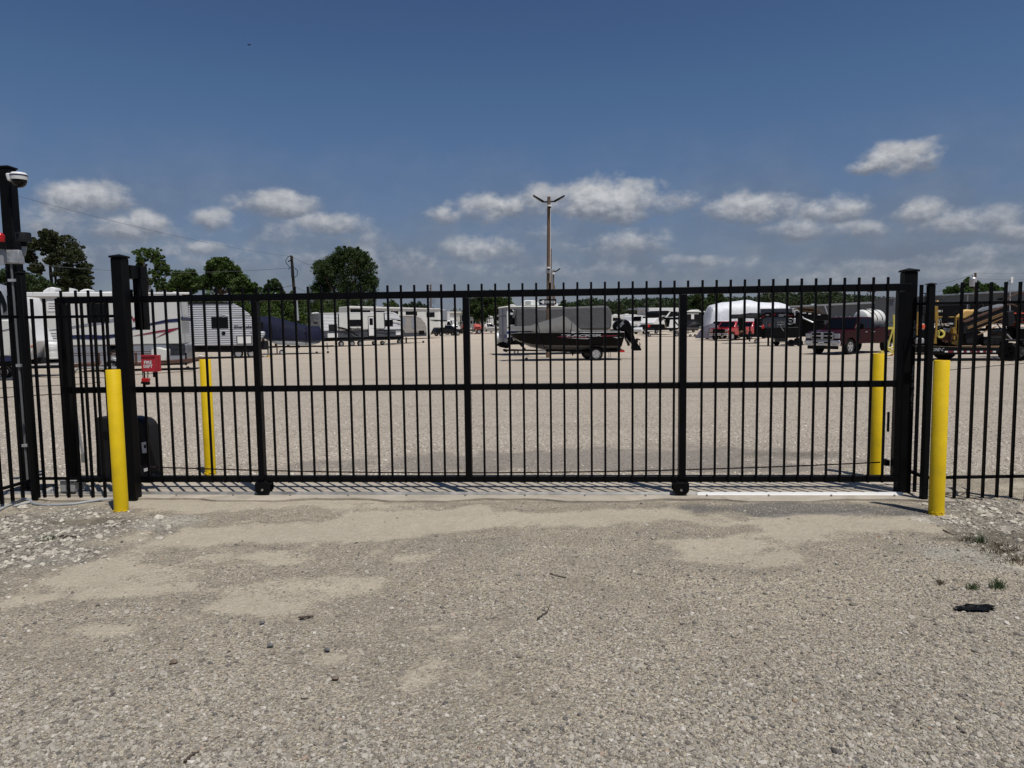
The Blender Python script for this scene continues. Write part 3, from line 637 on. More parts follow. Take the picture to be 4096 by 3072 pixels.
obj('stripe', MB().lathe([(rr*1.012, .004), (rr*1.012, -.006), (rr*.99, -.006), (rr*.99, .004), (rr*1.012, .004)], (cx, -.02, cz), 'z', 32), NAVY, hd, smooth=True)
rb = rr*.88; obj('bubble', MB().lathe([(rb*math.cos(a), -rb*1.08*math.sin(a)) for a in np.linspace(0, 1.56, 10)], (cx, -.02, hs_-.002), 'z', 32), GLASS, TS.e, smooth=True)
TS.thing('strobe_light', 'red flashing beacon lens partly cut off at the left edge beside the pole', 'beacon')
cx, cz = TS.q(*c1(5, 1165), -.12); k = (TS.q(*c1(60, 1165), -.12)[0]-cx); zt = TS.q(*c1(5, 1048), -.12)[1]-cz
obj('lens', MB().lathe([(k*.9, 0), (k*.98, .02)]+[(k*(.95+.03*(i % 2)), .02+(zt-.04)*i/8) for i in range(9)]+[(k*.5, zt), (.001, zt)], (cx, -.12, cz), 'z', 24), LRED, TS.e, smooth=True)
obj('base', MB().lathe([(.001, -.06), (k*1.05, -.06), (k*1.05, -.002), (.001, -.002)], (cx, -.12, cz), 'z', 24), BLKPL, TS.e, smooth=True)
obj('pipe', MB().lathe([(.001, -.2), (.02, -.2), (.02, -.061), (.001, -.061)], (cx, -.12, cz), 'z', 12), PVC, TS.e, smooth=True)
TS.thing('light_sensor', 'small black round sensor on a grey conduit elbow right of the tall pole', 'sensor')
cx, cz = TS.q(*c1(300, 1165)); k = .062; zt = TS.q(*c1(300, 1045))[1]-cz
hd = obj('sensor_head', MB().lathe([(.001, 0), (k, 0), (k, zt*.9), (k*.93, zt), (.001, zt)], (cx, 0, cz), 'z', 28), DGRY, TS.e, smooth=True)
obj('lens', MB().lathe([(.001, -.006), (.012, -.006), (.014, 0)], (cx-.012, -k, cz+zt*.75), 'y', 16), GLASS, hd, smooth=True)
obj('collar', MB().lathe([(.001, -.04), (.028, -.04), (.028, -.001), (.001, -.001)], (cx, 0, cz), 'z', 16), BLKPL, TS.e, smooth=True)
q1 = TS.q(*c1(308, 1205)); q2 = TS.q(*c1(310, 1270)); q3 = TS.q(*c1(225, 1312))
obj('elbow', MB().tube([(q1[0], 0, q1[1]), (q2[0], 0, q2[1]+.02), (q2[0]-.01, 0, q2[1]-.02), (q3[0]+.06, 0, q3[1]+.0), (q3[0]-.01, 0, q3[1])], .021, 12), PVC, TS.e, smooth=True)
TS.thing('junction_box', 'mottled galvanized square junction box strapped to the tall left pole', 'electrical box')
TS.P('box', c1, [(25, 1262), (235, 1262), (250, 1435), (38, 1432)], -.07, .0, GALV, bev=.004)
TS.P('cover_plate', c1, [(38, 1275), (222, 1275), (236, 1424), (50, 1420)], -.0745, -.0705, GALV, bev=.002)
for px_, py_ in ((55, 1300), (175, 1310), (55, 1385), (178, 1380)):
    q = TS.q(*c1(px_, py_)); obj('screw', MB().lathe([(.001, -.004), (.005, -.003), (.005, 0)], (q[0], -.0745, q[1]), 'y', 8), STEELT, TS.e)
DPVC = M('dull grey conduit', (.13, .135, .14), .6, 0, .1, 6)
TS.thing('conduit', 'thin grey conduit running down the tall pole from the junction box', 'conduit')
pts = [TS.q(*c1(150, 1436), -.04), TS.q(*c2(150, 60), -.04), TS.q(*c2(205, 560), -.04), TS.q(*c2(232, 1000), -.04), TS.q(*c2(248, 1200), -.04), TS.q(*c3(300, 500), -.04), TS.q(*c3(320, 900), -.04)]
xm = pts[0][0]; obj('pipe', MB().tube([(xm+.01*i/6, -.05, z) for i, (x, z) in enumerate(pts)], .009, 10), DPVC, TS.e, smooth=True)
for i in (1, 3, 5): obj('strap', MB().box(xm-.03, xm+.04, -.068, -.035, pts[i][1]-.012, pts[i][1]+.012), GALV, TS.e)
# right hand fence
RP = W(3696, 5.74); gR2 = G(3696, 2007); RP = gR2 + Vector((0, .05, 0)); print('right short post', gR2)
RS = Sd((RP.x, RP.y, 0), (RP.x+4, RP.y+.02, 0), 0.)
hz = RS.q(3725, 1138, -.055)[1]
a, b_ = span(RS, 3679, 3712, 2000, -.055); a2, b2_ = span(RS, 3707, 3742, 1250, -.055); print('rsp', a, b_, a2, b2_)
pwr = .052
post('short black fence post with a pyramid cap behind the front right yellow bollard', lw(RS, (b_+b2_)/2-pwr/2+.018, 0), pwr, hz, 0, 1.2, 'fence_post')
zr = (RS.q(3900, 1211)[1], RS.q(3900, 1909)[1]); xps = [RS.q(*r2(x, 1000))[0] for x in (998, 1132, 1268, 1403, 1537)]
xe = RS.q(4100, 1900)[0]
fence_panel(RS, 'picket_fence', 'black picket fence panel over the gravel at the right edge', .05, xe, zr, RS.q(3900, 1991)[1], RS.q(3900, 1129)[1], .11, xs_=xps+[xps[-1]+.1143*k for k in (1,)][:0])
post('black fence post cut off by the right edge', (W(4112, RP.y).x, RP.y-.1, 0), .05, hz, 0, 1.15, 'fence_post')
SF = Sd((RP.x+.05, RP.y+.30, 0), (RP.x+.03, RP.y+.03, 0), 0.)
xq = SF.q(*r2(612, 1100))[0]
fence_panel(SF, 'picket_fence', 'narrow one-picket fence piece joining the right gate post to the short post', 0, SF.L, zr, .03, RS.q(3685, 1135)[1], .11, xs_=[SF.L*.5])
# ------------------------------------------------------------------ bollards
def bollard(label, ub, vb, vt, r=.0545, hollow=False):
    g = G(ub, vb); g.y += r; g.x *= g.y/(g.y-r); top = P(ub, vt, g.y).z
    e = thing('bollard', label, 'bollard', (g.x, g.y, 0), 0, 'yellow pipe bollards guarding the gate')
    obj('pipe', MB().lathe([(r, -.05), (r, top-.004), (r-.004, top), (r-.009, top), (r-.009, top-.03)] , (0, 0, 0), 'z', 48), YEL, e, smooth=True, ang=60)
    obj('fill', MB().lathe([(.001, top-.004), (r*.6, top-.006), (r-.0095, top-.014)], (0, 0, 0), 'z', 32), YEL, e, smooth=True)
    mb = MB(); 
    for k in range(26):
        a = random.uniform(3.6, 5.9); z = random.uniform(0, .035); s = random.uniform(.004, .009)
        mb.lathe([(.001, s*.5), (s*.8, s*.3), (s, 0)], (math.cos(a)*r*1.0, math.sin(a)*r*1.0, z), 'z', 5)
    obj('flaking_paint', mb, YEL, e)
    return e, top
bollard('front left yellow bollard, flaking at its foot, before the thick post with the guide arm', 487, 2058, 1478)
bollard('front right yellow bollard standing by the short post where the right fence starts', 3744, 2066, 1441)
bollard('rear left yellow bollard standing inside the yard behind the gate', 843, 1904, 1437)
bollard('rear right yellow bollard inside the yard, chained next to the gate end', 3492+10, 1918, 1414)
# ------------------------------------------------------------------ gate operator
OPS = Sd(W(378, 6.95), W(660, 6.75), 0.); OPS.thing('gate_operator', 'dark grey plastic gate opener cabinet with white stickers behind the left gate post', 'gate opener')
OPS.P('side_cover', c3, [(1047, 205), (1075, 190), (1210, 190), (1235, 215), (1240, 945), (1065, 945)], 0, .33, DGRY, bev=.02)
q = OPS.q(*c3(1330, 500)); 
OPS.P('main_cover', c3, [(1250, 205), (1290, 190), (1440, 190), (1550, 212), (1600, 250), (1622, 300), (1640, 560), (1662, 840), (1662, 930), (1250, 945)], -.03, .14, DGRY, bev=.03, seg=3)
OPS.P('skirt', c3, [(1640, 935), (1560, 850), (1600, 840), (1680, 820), (1690, 850), (1670, 935)], -.02, .1, DGRY)
OPS.D('handle_recess', c3, (1570, 590, 1660, 700), BLKPL, y0=-.036, th=.004)
lb = OPS.D('warning_label', c3, [(1563, 470), (1630, 460), (1636, 582), (1575, 590)], WHT, y0=-.038, th=.006)
OPS.D('pictogram', c3, [(1592, 505), (1612, 492), (1614, 530), (1600, 535), (1590, 522)], BLKPL, lb, y0=-.040, th=.001)
lb = OPS.D('warning_label', c3, [(1590, 760), (1645, 745), (1650, 778), (1594, 795)], WHT, y0=-.038, th=.006)
OPS.D('latch', c3, (1120, 350, 1205, 420), BLKPL, y0=-.006, th=.004)
OPS.P('base', c3, (1240, 946, 1700, 980), .0, .3, BLKPL)
# lock box and padlock
FS = Sd(lw(GS, 0, -.045), lw(GS, 5, -.045), 0.); FS.thing('lock_box', 'small red steel key box lettered for the fire department hanging on the gate', 'key box')
FS.P('body', c2, [(1556, 890), (1712, 888), (1718, 1072), (1566, 1070)], -.055, .0, RED, bev=.003)
FS.P('hood', c2, [(1556, 884), (1712, 882), (1712, 900), (1557, 902)], -.062, -.0555, RED)
FS.P('side_plate', c2, [(1724, 886), (1758, 886), (1765, 1066), (1730, 1070)], .001, .03, RED)
FS.text(c2, 'FIRE', (1592, 948, 1678, 983), WHT, -.0565, bold=.035); FS.text(c2, 'DEPT', (1588, 992, 1688, 1028), WHT, -.0565, bold=.035)
FS.P('latch_tab', c2, (1690, 1073, 1722, 1130), -.01, .0, BLKPL)
FS.thing('padlock', 'red and black padlock with a long shackle hanging under the red key box', 'padlock')
FS.P('body', c2, [(1566, 1140), (1643, 1144), (1640, 1185), (1560, 1182)], -.06, -.03, LRED, bev=.003)
FS.P('bumper', c2, [(1556, 1183), (1641, 1188), (1636, 1216), (1620, 1218), (1595, 1208), (1552, 1202)], -.062, -.028, BLKPL, bev=.003)
FS.tube('shackle', c2, [(1582, 1140), (1586, 1090), (1594, 1060), (1608, 1050), (1624, 1056), (1636, 1080), (1632, 1140)], -.045, .006, STEELT, seg=10)
# gate guide post hardware behind, electric box and pipes
JB = Sd(W(235, 6.35), W(310, 6.32), 0.); JB.thing('conduit_box', 'low grey plastic conduit box on the ground behind the left fence panel', 'electrical box')
JB.P('box', y5, [(752, 235), (950, 240), (945, 375), (760, 375)], 0, .14, LGRY, bev=.008); JB.P('lid', y5, [(735, 222), (955, 226), (955, 240), (738, 238)], -.01, .15, LGRY, bev=.003)
def gpipe(name, label, c, pts, r, mat, zoff=0., cat='pipe'):
    mb = MB().tube([G(*c(*p)) + Vector((0, 0, r+.004+(p[2] if len(p) > 2 else 0))) if False else G(*c(p[0], p[1])) + Vector((0, 0, r+.004)) for p in pts], r, 10)
    return tag(obj(name, mb, mat, smooth=True), label, cat)
gpipe('flexible_conduit', 'grey flexible conduit curving over the rubble to the front left bollard', y5, [(375, 490), (400, 525), (450, 548), (560, 562), (760, 560), (950, 548), (1150, 515), (1300, 490), (1440, 482)], .0125, PVC)
gpipe('pvc_pipe', 'upper of two pale pipes lying at the foot of the left edge fence', y5, [(-60, 650), (60, 590), (160, 545), (290, 500), (370, 485)], .013, LGRY)
gpipe('pvc_pipe', 'lower of two pale pipes lying at the foot of the left edge fence', y5, [(170, 575), (260, 555), (380, 525)], .011, LGRY)
gpipe('pvc_elbow', 'white pipe bend behind the left fence panel beside the low grey box', y5, [(560, 420), (640, 375), (700, 355), (745, 352)], .017, LGRY)
cnd = Sd(W(320, 7.0), W(345, 7.0), 0.); cnd.thing('flexible_conduit', 'grey cable dropping behind the tail of the gate to a brass fitting', 'conduit')
cnd.tube('cable', c3, [(805, -120), (835, 100), (870, 350), (915, 590)], 0, .012, PVC); cnd.tube('fitting', c3, [(915, 590), (920, 690)], 0, .018, STEELT)
LINEM = M('dark ground line', (.04, .035, .03), .8)
def ground_line(c, pts, label):  # thin dark tubes laid on the yard ground along traced lines
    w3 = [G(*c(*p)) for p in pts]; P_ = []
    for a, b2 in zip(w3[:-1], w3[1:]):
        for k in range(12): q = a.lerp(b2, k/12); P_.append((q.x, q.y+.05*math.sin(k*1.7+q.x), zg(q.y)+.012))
    tag(obj('ground_line', MB().tube(P_, .012, 5), LINEM, smooth=True), label, 'ground_line')
ground_line(c2, [(-40, 1258), (400, 1236), (720, 1222), (1160, 1188)], 'middle of three dark lines lying across the gravel behind the left fence')
ground_line(c2, [(-40, 1365), (400, 1335), (720, 1318), (1160, 1300)], 'nearest of three dark lines lying across the gravel behind the left fence')
ground_line(c2, [(350, 1130), (1160, 1140), (1500, 1105), (2200, 1058)], 'farthest of three dark lines lying on the gravel behind the left fence')
ground_line(r1, [(1110, 1588), (1500, 1552), (1850, 1520), (2260, 1486)], 'long thin dark line on the gravel below the drilling machine trailer')
# ------------------------------------------------------------------ small litter and weeds
def stick(c, pts, r, label):
    mb = MB().tube([G(*c(*p)) + Vector((0, 0, r*random.uniform(.8, 2.2))) for p in pts], r, 7, r*.5); tag(obj('stick', mb, STICKM, smooth=True), label, 'stick')
gC = C(600, 2200, 1.8433)
stick(gC, [(1097, 510), (1130, 502), (1160, 500), (1197, 493)], .0055, 'short dark stick lying in the middle of the gravel left of centre')
stick(gC, [(255, 1575), (300, 1535), (330, 1510), (365, 1500)], .006, 'brown curved stick at the bottom edge of the driveway')
stick(C(1200, 2000, 1), [(10, 108), (60, 102), (120, 100), (180, 98), (240, 93), (282, 70)], .0025, 'long thin twig on the sandy patch below the gate')
stick(C(2200, 2250, 1), [(0, 52), (25, 58), (48, 66), (70, 68)], .006, 'short twig on bare sand right of centre')
stick(C(2100, 2400, 1), [(50, 80), (70, 62), (90, 50), (100, 20)], .004, 'thin bent twig on gravel right of centre')
stick(z7, [(755, 485), (800, 510), (850, 530), (905, 540)], .005, 'dark twig on the brown dirt right of the front right bollard')
stick(y5, [(805, 975), (850, 955), (900, 950), (965, 965)], .008, 'brown bark strip left of the sandy patch below the left bollard')
stick(DP, [(648, 1338), (662, 1335), (677, 1333)], .007, 'small dark stick on gravel left of centre, the farther of two')
def weed(c, px, py, n, h, sp, col_i, label):
    g = G(*c(px, py)); mb = MB()
    for k in range(n):
        a = random.uniform(0, 6.28); d = random.uniform(0, sp); bx_, by_ = math.cos(a)*d*1.6, math.sin(a)*d; l = random.uniform(.4, 1)*h
        lx, ly = random.gauss(0, .45)*l, random.gauss(0, .45)*l; w2 = random.uniform(.0015, .003); p = a+1.57
        ex, ey = math.cos(p)*w2, math.sin(p)*w2
        b0 = Vector((bx_, by_, 0)); b1 = b0+Vector((lx*.4, ly*.4, l*.6)); b2 = b0+Vector((lx, ly, l))
        e = Vector((ex, ey, 0)); k0 = len(mb.v); mb.add([b0-e, b0+e, b1+e*.8, b1-e*.8, b2], [(0, 1, 2, 3), (3, 2, 4)])
    o = obj('weed', mb, (GRS, DRY)[col_i], recalc=False); o.location = g; tag(o, label, 'weed', 'small weeds on the gravel')
GRS = M('weed green', (.055, .085, .03), .7, 0, .3, 40); DRY = M('dry weed', (.13, .10, .06), .8, 0, .3, 40)
weed(z7, 1160, 640, 90, .085, .035, 0, 'tallest green grass tuft on the brown dirt at right'); weed(z7, 1340, 690, 240, .05, .10, 1, 'dry weed clump just right of the tallest tuft')
weed(z7, 1010, 600, 50, .05, .04, 1, 'dry weed clump just left of the tallest tuft'); weed(z7, 1560, 830, 260, .05, .11, 1, 'dry weed patch nearest the right edge'); weed(z7, 1430, 740, 220, .045, .10, 1, 'dry weed patch in the middle of the weedy row at right')
weed(z7, 1360, 1120, 90, .07, .035, 0, 'green weed in gravel above the black scrap'); weed(z7, 1080, 1130, 60, .05, .03, 0, 'smaller green weed in gravel left of the other one'); weed(z7, 720, 1075, 45, .04, .03, 1, 'lone dry weed in gravel farthest left at the right side')
weed(y5, 610, 985, 260, .035, .06, 0, 'low green weed at the edge of the rubble on the left'); weed(y5, 300, 975, 60, .03, .03, 0, 'tiny green weed among the rubble farther left')
g = G(*z7(1100, 1360)); mb = MB()
gx, gy = np.meshgrid(np.linspace(0, 1, 15), np.linspace(0, 1, 8)); hz_ = .022*fbm(gx*3, gy*2, 1.8, 5)+.010*fbm(gx*9, gy*6, 1.2, 8)-.012
ex = .10*(gx-.5)*2+.02*(fbm(gx*2, gy*2, 2, 3)-.5)*3; ey = .045*(gy-.5)*2*(1-.55*np.abs(gx-.5)*2)+.03*(fbm(gx*4, gy*0, 1.5, 9)-.5)
mb.add([(a, b2, c_) for a, b2, c_ in zip(ex.ravel(), ey.ravel(), hz_.ravel())]+[(a, b2, c_-.003) for a, b2, c_ in zip(ex.ravel(), ey.ravel(), hz_.ravel())], [(j*15+i+k*120, j*15+i+1+k*120, (j+1)*15+i+1+k*120, (j+1)*15+i+k*120) for k in (0, 1) for j in range(7) for i in range(14)])
for i in range(0):
    a = [(-.07+.03*i+random.uniform(-.01, .01), -.02+random.uniform(-.02, .02), .002+.004*random.random()), (-.02+.03*i, -.03+random.uniform(-.01, .01), .01), (.0+.03*i, .02, .02+.01*random.random()), (-.06+.03*i, .015, .012)]
    mb.hexa([Vector(p) for p in a], [Vector(p)+Vector((0, 0, .004)) for p in a])
o = obj('scrap', mb, BLKPL); o.location = g+Vector((0, 0, .013)); tag(o, 'crumpled black plastic scrap on the gravel at the lower right', 'scrap')
PEB1 = M('brown pebble', (.16, .12, .09), .8, 0, .3, 60); PEB2 = M('grey pebble', (.12, .12, .12), .8, 0, .3, 60)
for i, (px, py, lab) in enumerate([(178, 838, 'rounded brown stone with a dark underside at the lower left of the drive'), (828, 545, 'dark squarish stone near the dark stick'), (885, 712, 'dark round stone in the lower middle of the gravel'), (1305, 745, 'dark flat stone right of the dark round stone'), (1365, 955, 'reddish stone in the lower middle gravel'), (1140, 1095, 'tan stone low in the middle gravel')]):
    g = G(*gC(px, py)); stones_ = np.array([g.x]), np.array([g.y])
    v = IV*(1+rng.uniform(-.2, .2, (12, 1)))*np.array([1.2, .8, .7])*.014*(1.3 if i == 0 else 1); mb = MB().add([tuple(p) for p in v], [tuple(f) for f in IF])
    o = obj('stone', mb, [PEB1, PEB2, PEB2, PEB2, PEB1, CONC][i]); o.location = g+Vector((0, 0, .008)); tag(o, lab, 'stone')
# ------------------------------------------------------------------ recreational vehicles traced on their own side planes
def win(S, c, rect, mat=GLASS, frame=BLKPL, name='window', y0=-.02):
    q = S.pts(c, rect); f = obj(name, MB().box(q[0][0], q[1][0], y0, y0+.03, q[3][1] if q[3][1] < q[0][1] else q[0][1], max(q[0][1], q[3][1])), frame, S.e, .01)
    g = .035; obj('pane', MB().box(q[0][0]+g, q[1][0]-g, y0-.006, y0+.01, min(q[0][1], q[3][1])+g, max(q[0][1], q[3][1])-g), mat, f, .01); return f
def ac_unit(S, c, pts, y0=.8, y1=1.7): return S.P('roof_unit', c, pts, y0, y1, WHT, bev=.06)
# motorhome
S = Sd.at(-30, 33.2, 806, 35.6).thing('motorhome', 'long white motorhome with navy and dark red swooshes behind the left fence', 'motorhome')
body = S.P('body', c2, [(-120, 204), (1960, 204), (1985, 300), (2005, 600), (2012, 762), (-120, 800)], 0, 2.45, WHTD, bev=.05)
S.P('skirt', c2, [(-120, 802), (1180, 785), (1215, 830), (1200, 965), (-120, 1002)], .03, 2.42, GRYP)
S.P('skirt', c2, [(1400, 778), (2012, 764), (2045, 775), (2052, 925), (2040, 945), (1420, 955)], .03, 2.42, GRYP, bev=.02)
S.P('wheel_arch', c2, [(1185, 785), (1400, 778), (1418, 900), (1200, 900)], .5, 2.4, BLKPL)
S.wheel(c2, 1295, 945, 100, .08)
q_ = S.q(*c2(2012, 485)); obj('end_stripe', MB().box(q_[0]-.03, q_[0]+.03, .02, 2.4, q_[1]-.09, q_[1]+.09), NAVY, S.e)
S.D('stripe', c2, [(470, 690), (540, 686), (680, 680), (790, 665), (1000, 660), (1120, 668), (1262, 655), (1450, 585), (1650, 535), (1850, 490), (1992, 478), (1994, 515), (1850, 525), (1640, 560), (1450, 610), (1262, 690), (1130, 712), (790, 706), (600, 712)], NAVY, y0=-.016, th=.01)
S.D('stripe', c2, [(460, 622), (790, 568), (1000, 530), (1260, 480), (1262, 515), (1010, 560), (790, 590), (470, 632)], GRYP, y0=-.015, th=.01)
S.D('swoosh', c2, [(1455, 675), (1750, 615), (1985, 580), (1960, 600), (1722, 695), (1850, 622), (1560, 665)], MARN, y0=-.017, th=.01)
S.text(c2, 'V', (1450, 455, 1508, 520), MARN, bold=.05)
win(S, y2, (700, 250, 1118, 668), name='window')
for rc in ((690, 385, 900, 538), (725, 825, 930, 978)):
    p = S.P('vent', y1, rc, -.02, .0, WHT, bev=.008); x0, y0_, x1, y1_ = rc
    S.many('slot', y1, [(x0+25, y0_+k, x1-10, y0_+k+9) for k in (35, 70, 103)], -.024, -.019, DGRY, p)
S.P('awning_roll', c2, (-110, 190, 1235, 240), -.10, -.002, WHT, bev=.03); S.P('roof_edge', c2, (1240, 192, 2110, 214), -.02, .3, WHT, bev=.02)
ac_unit(S, c2, [(465, 196), (480, 170), (520, 145), (560, 133), (595, 135), (610, 150), (612, 196)]); ac_unit(S, c2, [(865, 192), (890, 170), (930, 155), (980, 153), (992, 170), (995, 192)])
S.P('roof_vent', c2, [(765, 192), (765, 142), (800, 150), (830, 160), (835, 192)], .9, 1.3, WHT); S.P('roof_vent', c2, [(1100, 198), (1150, 183), (1235, 180), (1240, 198)], .8, 1.4, WHT); S.P('roof_vent', c2, [(1890, 205), (1920, 182), (1950, 186), (1958, 205)], .8, 1.4, WHT)
S.many('grille', c2, [(1865, 765+k*14, 2050, 772+k*14) for k in range(9)], .015, .035, BLKPL)
S.D('access_hatch', c2, (1400, 455, 1440, 520), WHT); S.D('tank_hatch', c2, [(1668, 805), (1760, 800), (1838, 825), (1836, 920), (1720, 925)], GALV, y0=-.2, th=.22)
S.tube('exhaust_pipe', c4, [(262, 1172), (315, 1180)], .4, .05, STEELT)


# rusty utility trailer in front
S = Sd.at(255, 30.2, 775, 30.9).thing('utility_trailer', 'rusty open utility trailer with pipe rails in front of the white motorhome', 'trailer')
mb_ = S.many('rail', y2, [(430, 1238, 1260, 1252), (430, 1278, 1260, 1292)], 0, .04, RUST); S.many('rail', c2, [(1262, 845, 1690, 853), (1262, 870, 1690, 880)], 0, .04, RUST)
for px_ in (910,): S.P('post', y2, [(px_-20, 1250), (px_+20, 1250), (px_+28, 1480), (px_-8, 1480)], .0, .06, RUST)
for px_ in (1090, 1500, 1690): S.P('post', c2, (px_-12, 860, px_+12, 990), .0, .06, RUST)
S.P('deck', c2, [(800, 985), (1460, 985), (2130, 925), (2135, 945), (2130, 965), (1460, 1005), (800, 1020)], 0, 2., RUST)
S.P('fender', c2, [(1100, 1000), (1130, 960), (1180, 925), (1240, 912), (1290, 930), (1292, 960), (1240, 940), (1190, 955), (1150, 1000)], -.3, -.02, GALV, bev=.01)
S.wheel(c2, 1235, 1030, 62, -.28, .2, STEELT); S.tube('jack', c2, [(2055, 860), (2058, 1000)], .2, .04, BLKPL)
S.wheel(c2, 2072, 1020, 20, .2, .08, STEELT, name='jack_wheel', spokes=0)
S.tube('pipe', y2, [(455, 1640), (480, 1580), (520, 1545), (600, 1525), (900, 1522), (1270, 1524)], -.6, .05, PVC); S.P('toolbox', c2, [(1672, 835), (1720, 800), (1840, 825), (1838, 945), (1730, 948), (1672, 930)], -.03, .5, WHTD, bev=.02)
# two trailers at the far left
S = Sd.at(-150, 25.5, 44, 25.5).thing('fifth_wheel_trailer', 'white trailer with a dark rounded nose cut off by the left edge', 'camper trailer')
S.P('body', y1, [(-300, 640), (105, 655), (158, 670), (160, 1198), (-300, 1202)], 0, .5, WHTD, bev=.06)
S.P('nose', y1, [(-300, 100), (-60, 150), (0, 220), (55, 320), (95, 430), (108, 600), (60, 672), (0, 705), (-300, 720)], -.02, .9, GRYP, bev=.25, seg=4)
S.P('windshield', y1, [(-100, 205), (0, 232), (50, 330), (88, 440), (92, 520), (45, 560), (38, 450), (0, 400), (-100, 380)], -.045, .0, GLASS)
S.D('stripe', y1, [(-250, 850), (0, 820), (130, 795), (130, 803), (0, 830), (-250, 860)], NAVY); S.D('lower_trim', y1, (-300, 1205, 160, 1275), NAVY, y0=0, th=.5)
S.P('chassis', y1, (-300, 1278, 165, 1350), .2, .9, BLKPL); S.P('jack', y1, (20, 1355, 80, 1500), .3, .4, BLKPL)
S.wheel(y1, -180, 1400, 100, .05)
S = Sd.at(-60, 27.3, 172, 27.3).thing('travel_trailer', 'white travel trailer nose with two propane tanks seen between the left posts', 'camper trailer')
S.P('body', y1, [(-200, 330), (330, 322), (375, 420), (400, 560), (480, 830), (556, 975), (545, 1010), (440, 1175), (438, 1240), (400, 1250), (-200, 1250)], 0, 1.0, WHT, bev=.03)
0 and S.P('nose_cap', y1, [(382, 325), (425, 372), (500, 520), (560, 660), (610, 850), (640, 935), (632, 1000), (600, 1070), (500, 1240), (442, 1252), (440, 1200), (548, 1012), (562, 960), (482, 650), (402, 350)], -.03, 2.43, WHT, bev=.02)
S.D('marker_lamp', y1, (452, 1036, 486, 1060), AMB); S.P('tongue', y1, [(440, 1262), (900, 1240), (905, 1262), (900, 1290), (700, 1300), (440, 1318)], .9, 1.5, BLKPL)
S.P('battery_box', y1, [(548, 1215), (640, 1212), (655, 1300), (575, 1310), (548, 1290)], .4, .8, DGRY, bev=.02)
for dy in (.75, 1.2):
    cx, cz = S.q(*y1(778, 1238), .75); x2_, zt_ = S.q(*y1(858, 985), .75); r_ = x2_-cx; h_ = zt_-cz
    tk = obj('propane_tank', MB().lathe([(.001, 0), (r_*.9, 0), (r_, h_*.06), (r_*.97, h_*.1), (r_, h_*.16), (r_, h_*.42), (r_*.96, h_*.44), (r_, h_*.47), (r_, h_*.74), (r_*.96, h_*.76), (r_, h_*.79), (r_*.93, h_*.9), (r_*.6, h_), (.001, h_)], (cx, dy, cz), 'z', 24), WHT, S.e, smooth=True)
S.P('jack', y1, (880, 1300, 925, 1480), 1.1, 1.2, BLKPL); S.P('chassis', y1, (-200, 1252, 438, 1300), .2, .9, BLKPL); S.wheel(y1, 60, 1400, 90, .05)
# silver trailer
S = Sd.at(770, 41.5, 1022, 42.6).thing('travel_trailer', 'silver ribbed travel trailer with script lettering beside the white motorhome', 'camper trailer')
S.P('body', c4, [(150, 592), (640, 590), (720, 630), (800, 690), (862, 760), (882, 800), (890, 1055), (150, 1060)], 0, 2.35, SSID, bev=.02)
S.P('roof_trim', c4, (150, 578, 640, 592), -.03, 2.38, BLKPL); S.P('chassis', c4, [(150, 1061), (895, 1056), (905, 1110), (840, 1130), (150, 1130)], .1, 2.2, BLKPL)
win(S, c4, (402, 740, 588, 865)); hh = S.D('hatch', c4, (680, 948, 852, 1042), BLKPL, y0=-.02); S.D('hatch_door', c4, (690, 955, 843, 1034), WHT, hh, y0=-.03, th=.02)
cx, cz = S.q(*c4(537, 920)); obj('round_vent', MB().lathe([(.001, -.02), (.11, -.02), (.11, 0)], (cx, -.01, cz), 'y', 16), BLKPL, S.e)
S.D('stripe', c4, [(470, 702), (640, 722), (882, 738), (882, 748), (620, 738)], WHT, th=.01); S.D('stripe', c4, [(620, 724), (882, 724), (882, 736), (640, 730)], BLKPL, y0=-.02, th=.01)
S.text(c4, 'Silver Lake', (645, 832, 845, 866), DGRY, shear=.3, bold=.03); S.D('badge', c4, (832, 912, 850, 921), BLKPL)
S.wheel(c4, 700, 1130, 52, .1); S.wheel(c4, 845, 1115, 48, .1); S.wheel(c4, 398, 1160, 14, .2, .06, STEELT, name='jack_wheel', spokes=0)
S.D('tail_cover', c4, [(950, 800), (975, 800), (975, 880), (955, 900)], BLKPL, y0=.4, th=1.); S.P('battery_cover', c4, [(955, 1005), (1020, 1000), (1035, 1015), (1038, 1100), (960, 1105)], .5, 1.3, DGRY, bev=.05); S.P('nose_box', c4, [(895, 900), (990, 900), (1000, 930), (960, 990), (895, 1000)], .2, 2.1, SSID, bev=.1)
S.P('tongue_jack', c4, (1020, 1080, 1040, 1170), .9, 1., STEELT); S.P('wheel_block', c4, [(1010, 1175), (1048, 1172), (1050, 1198), (1012, 1200)], .7, 1., YEL)
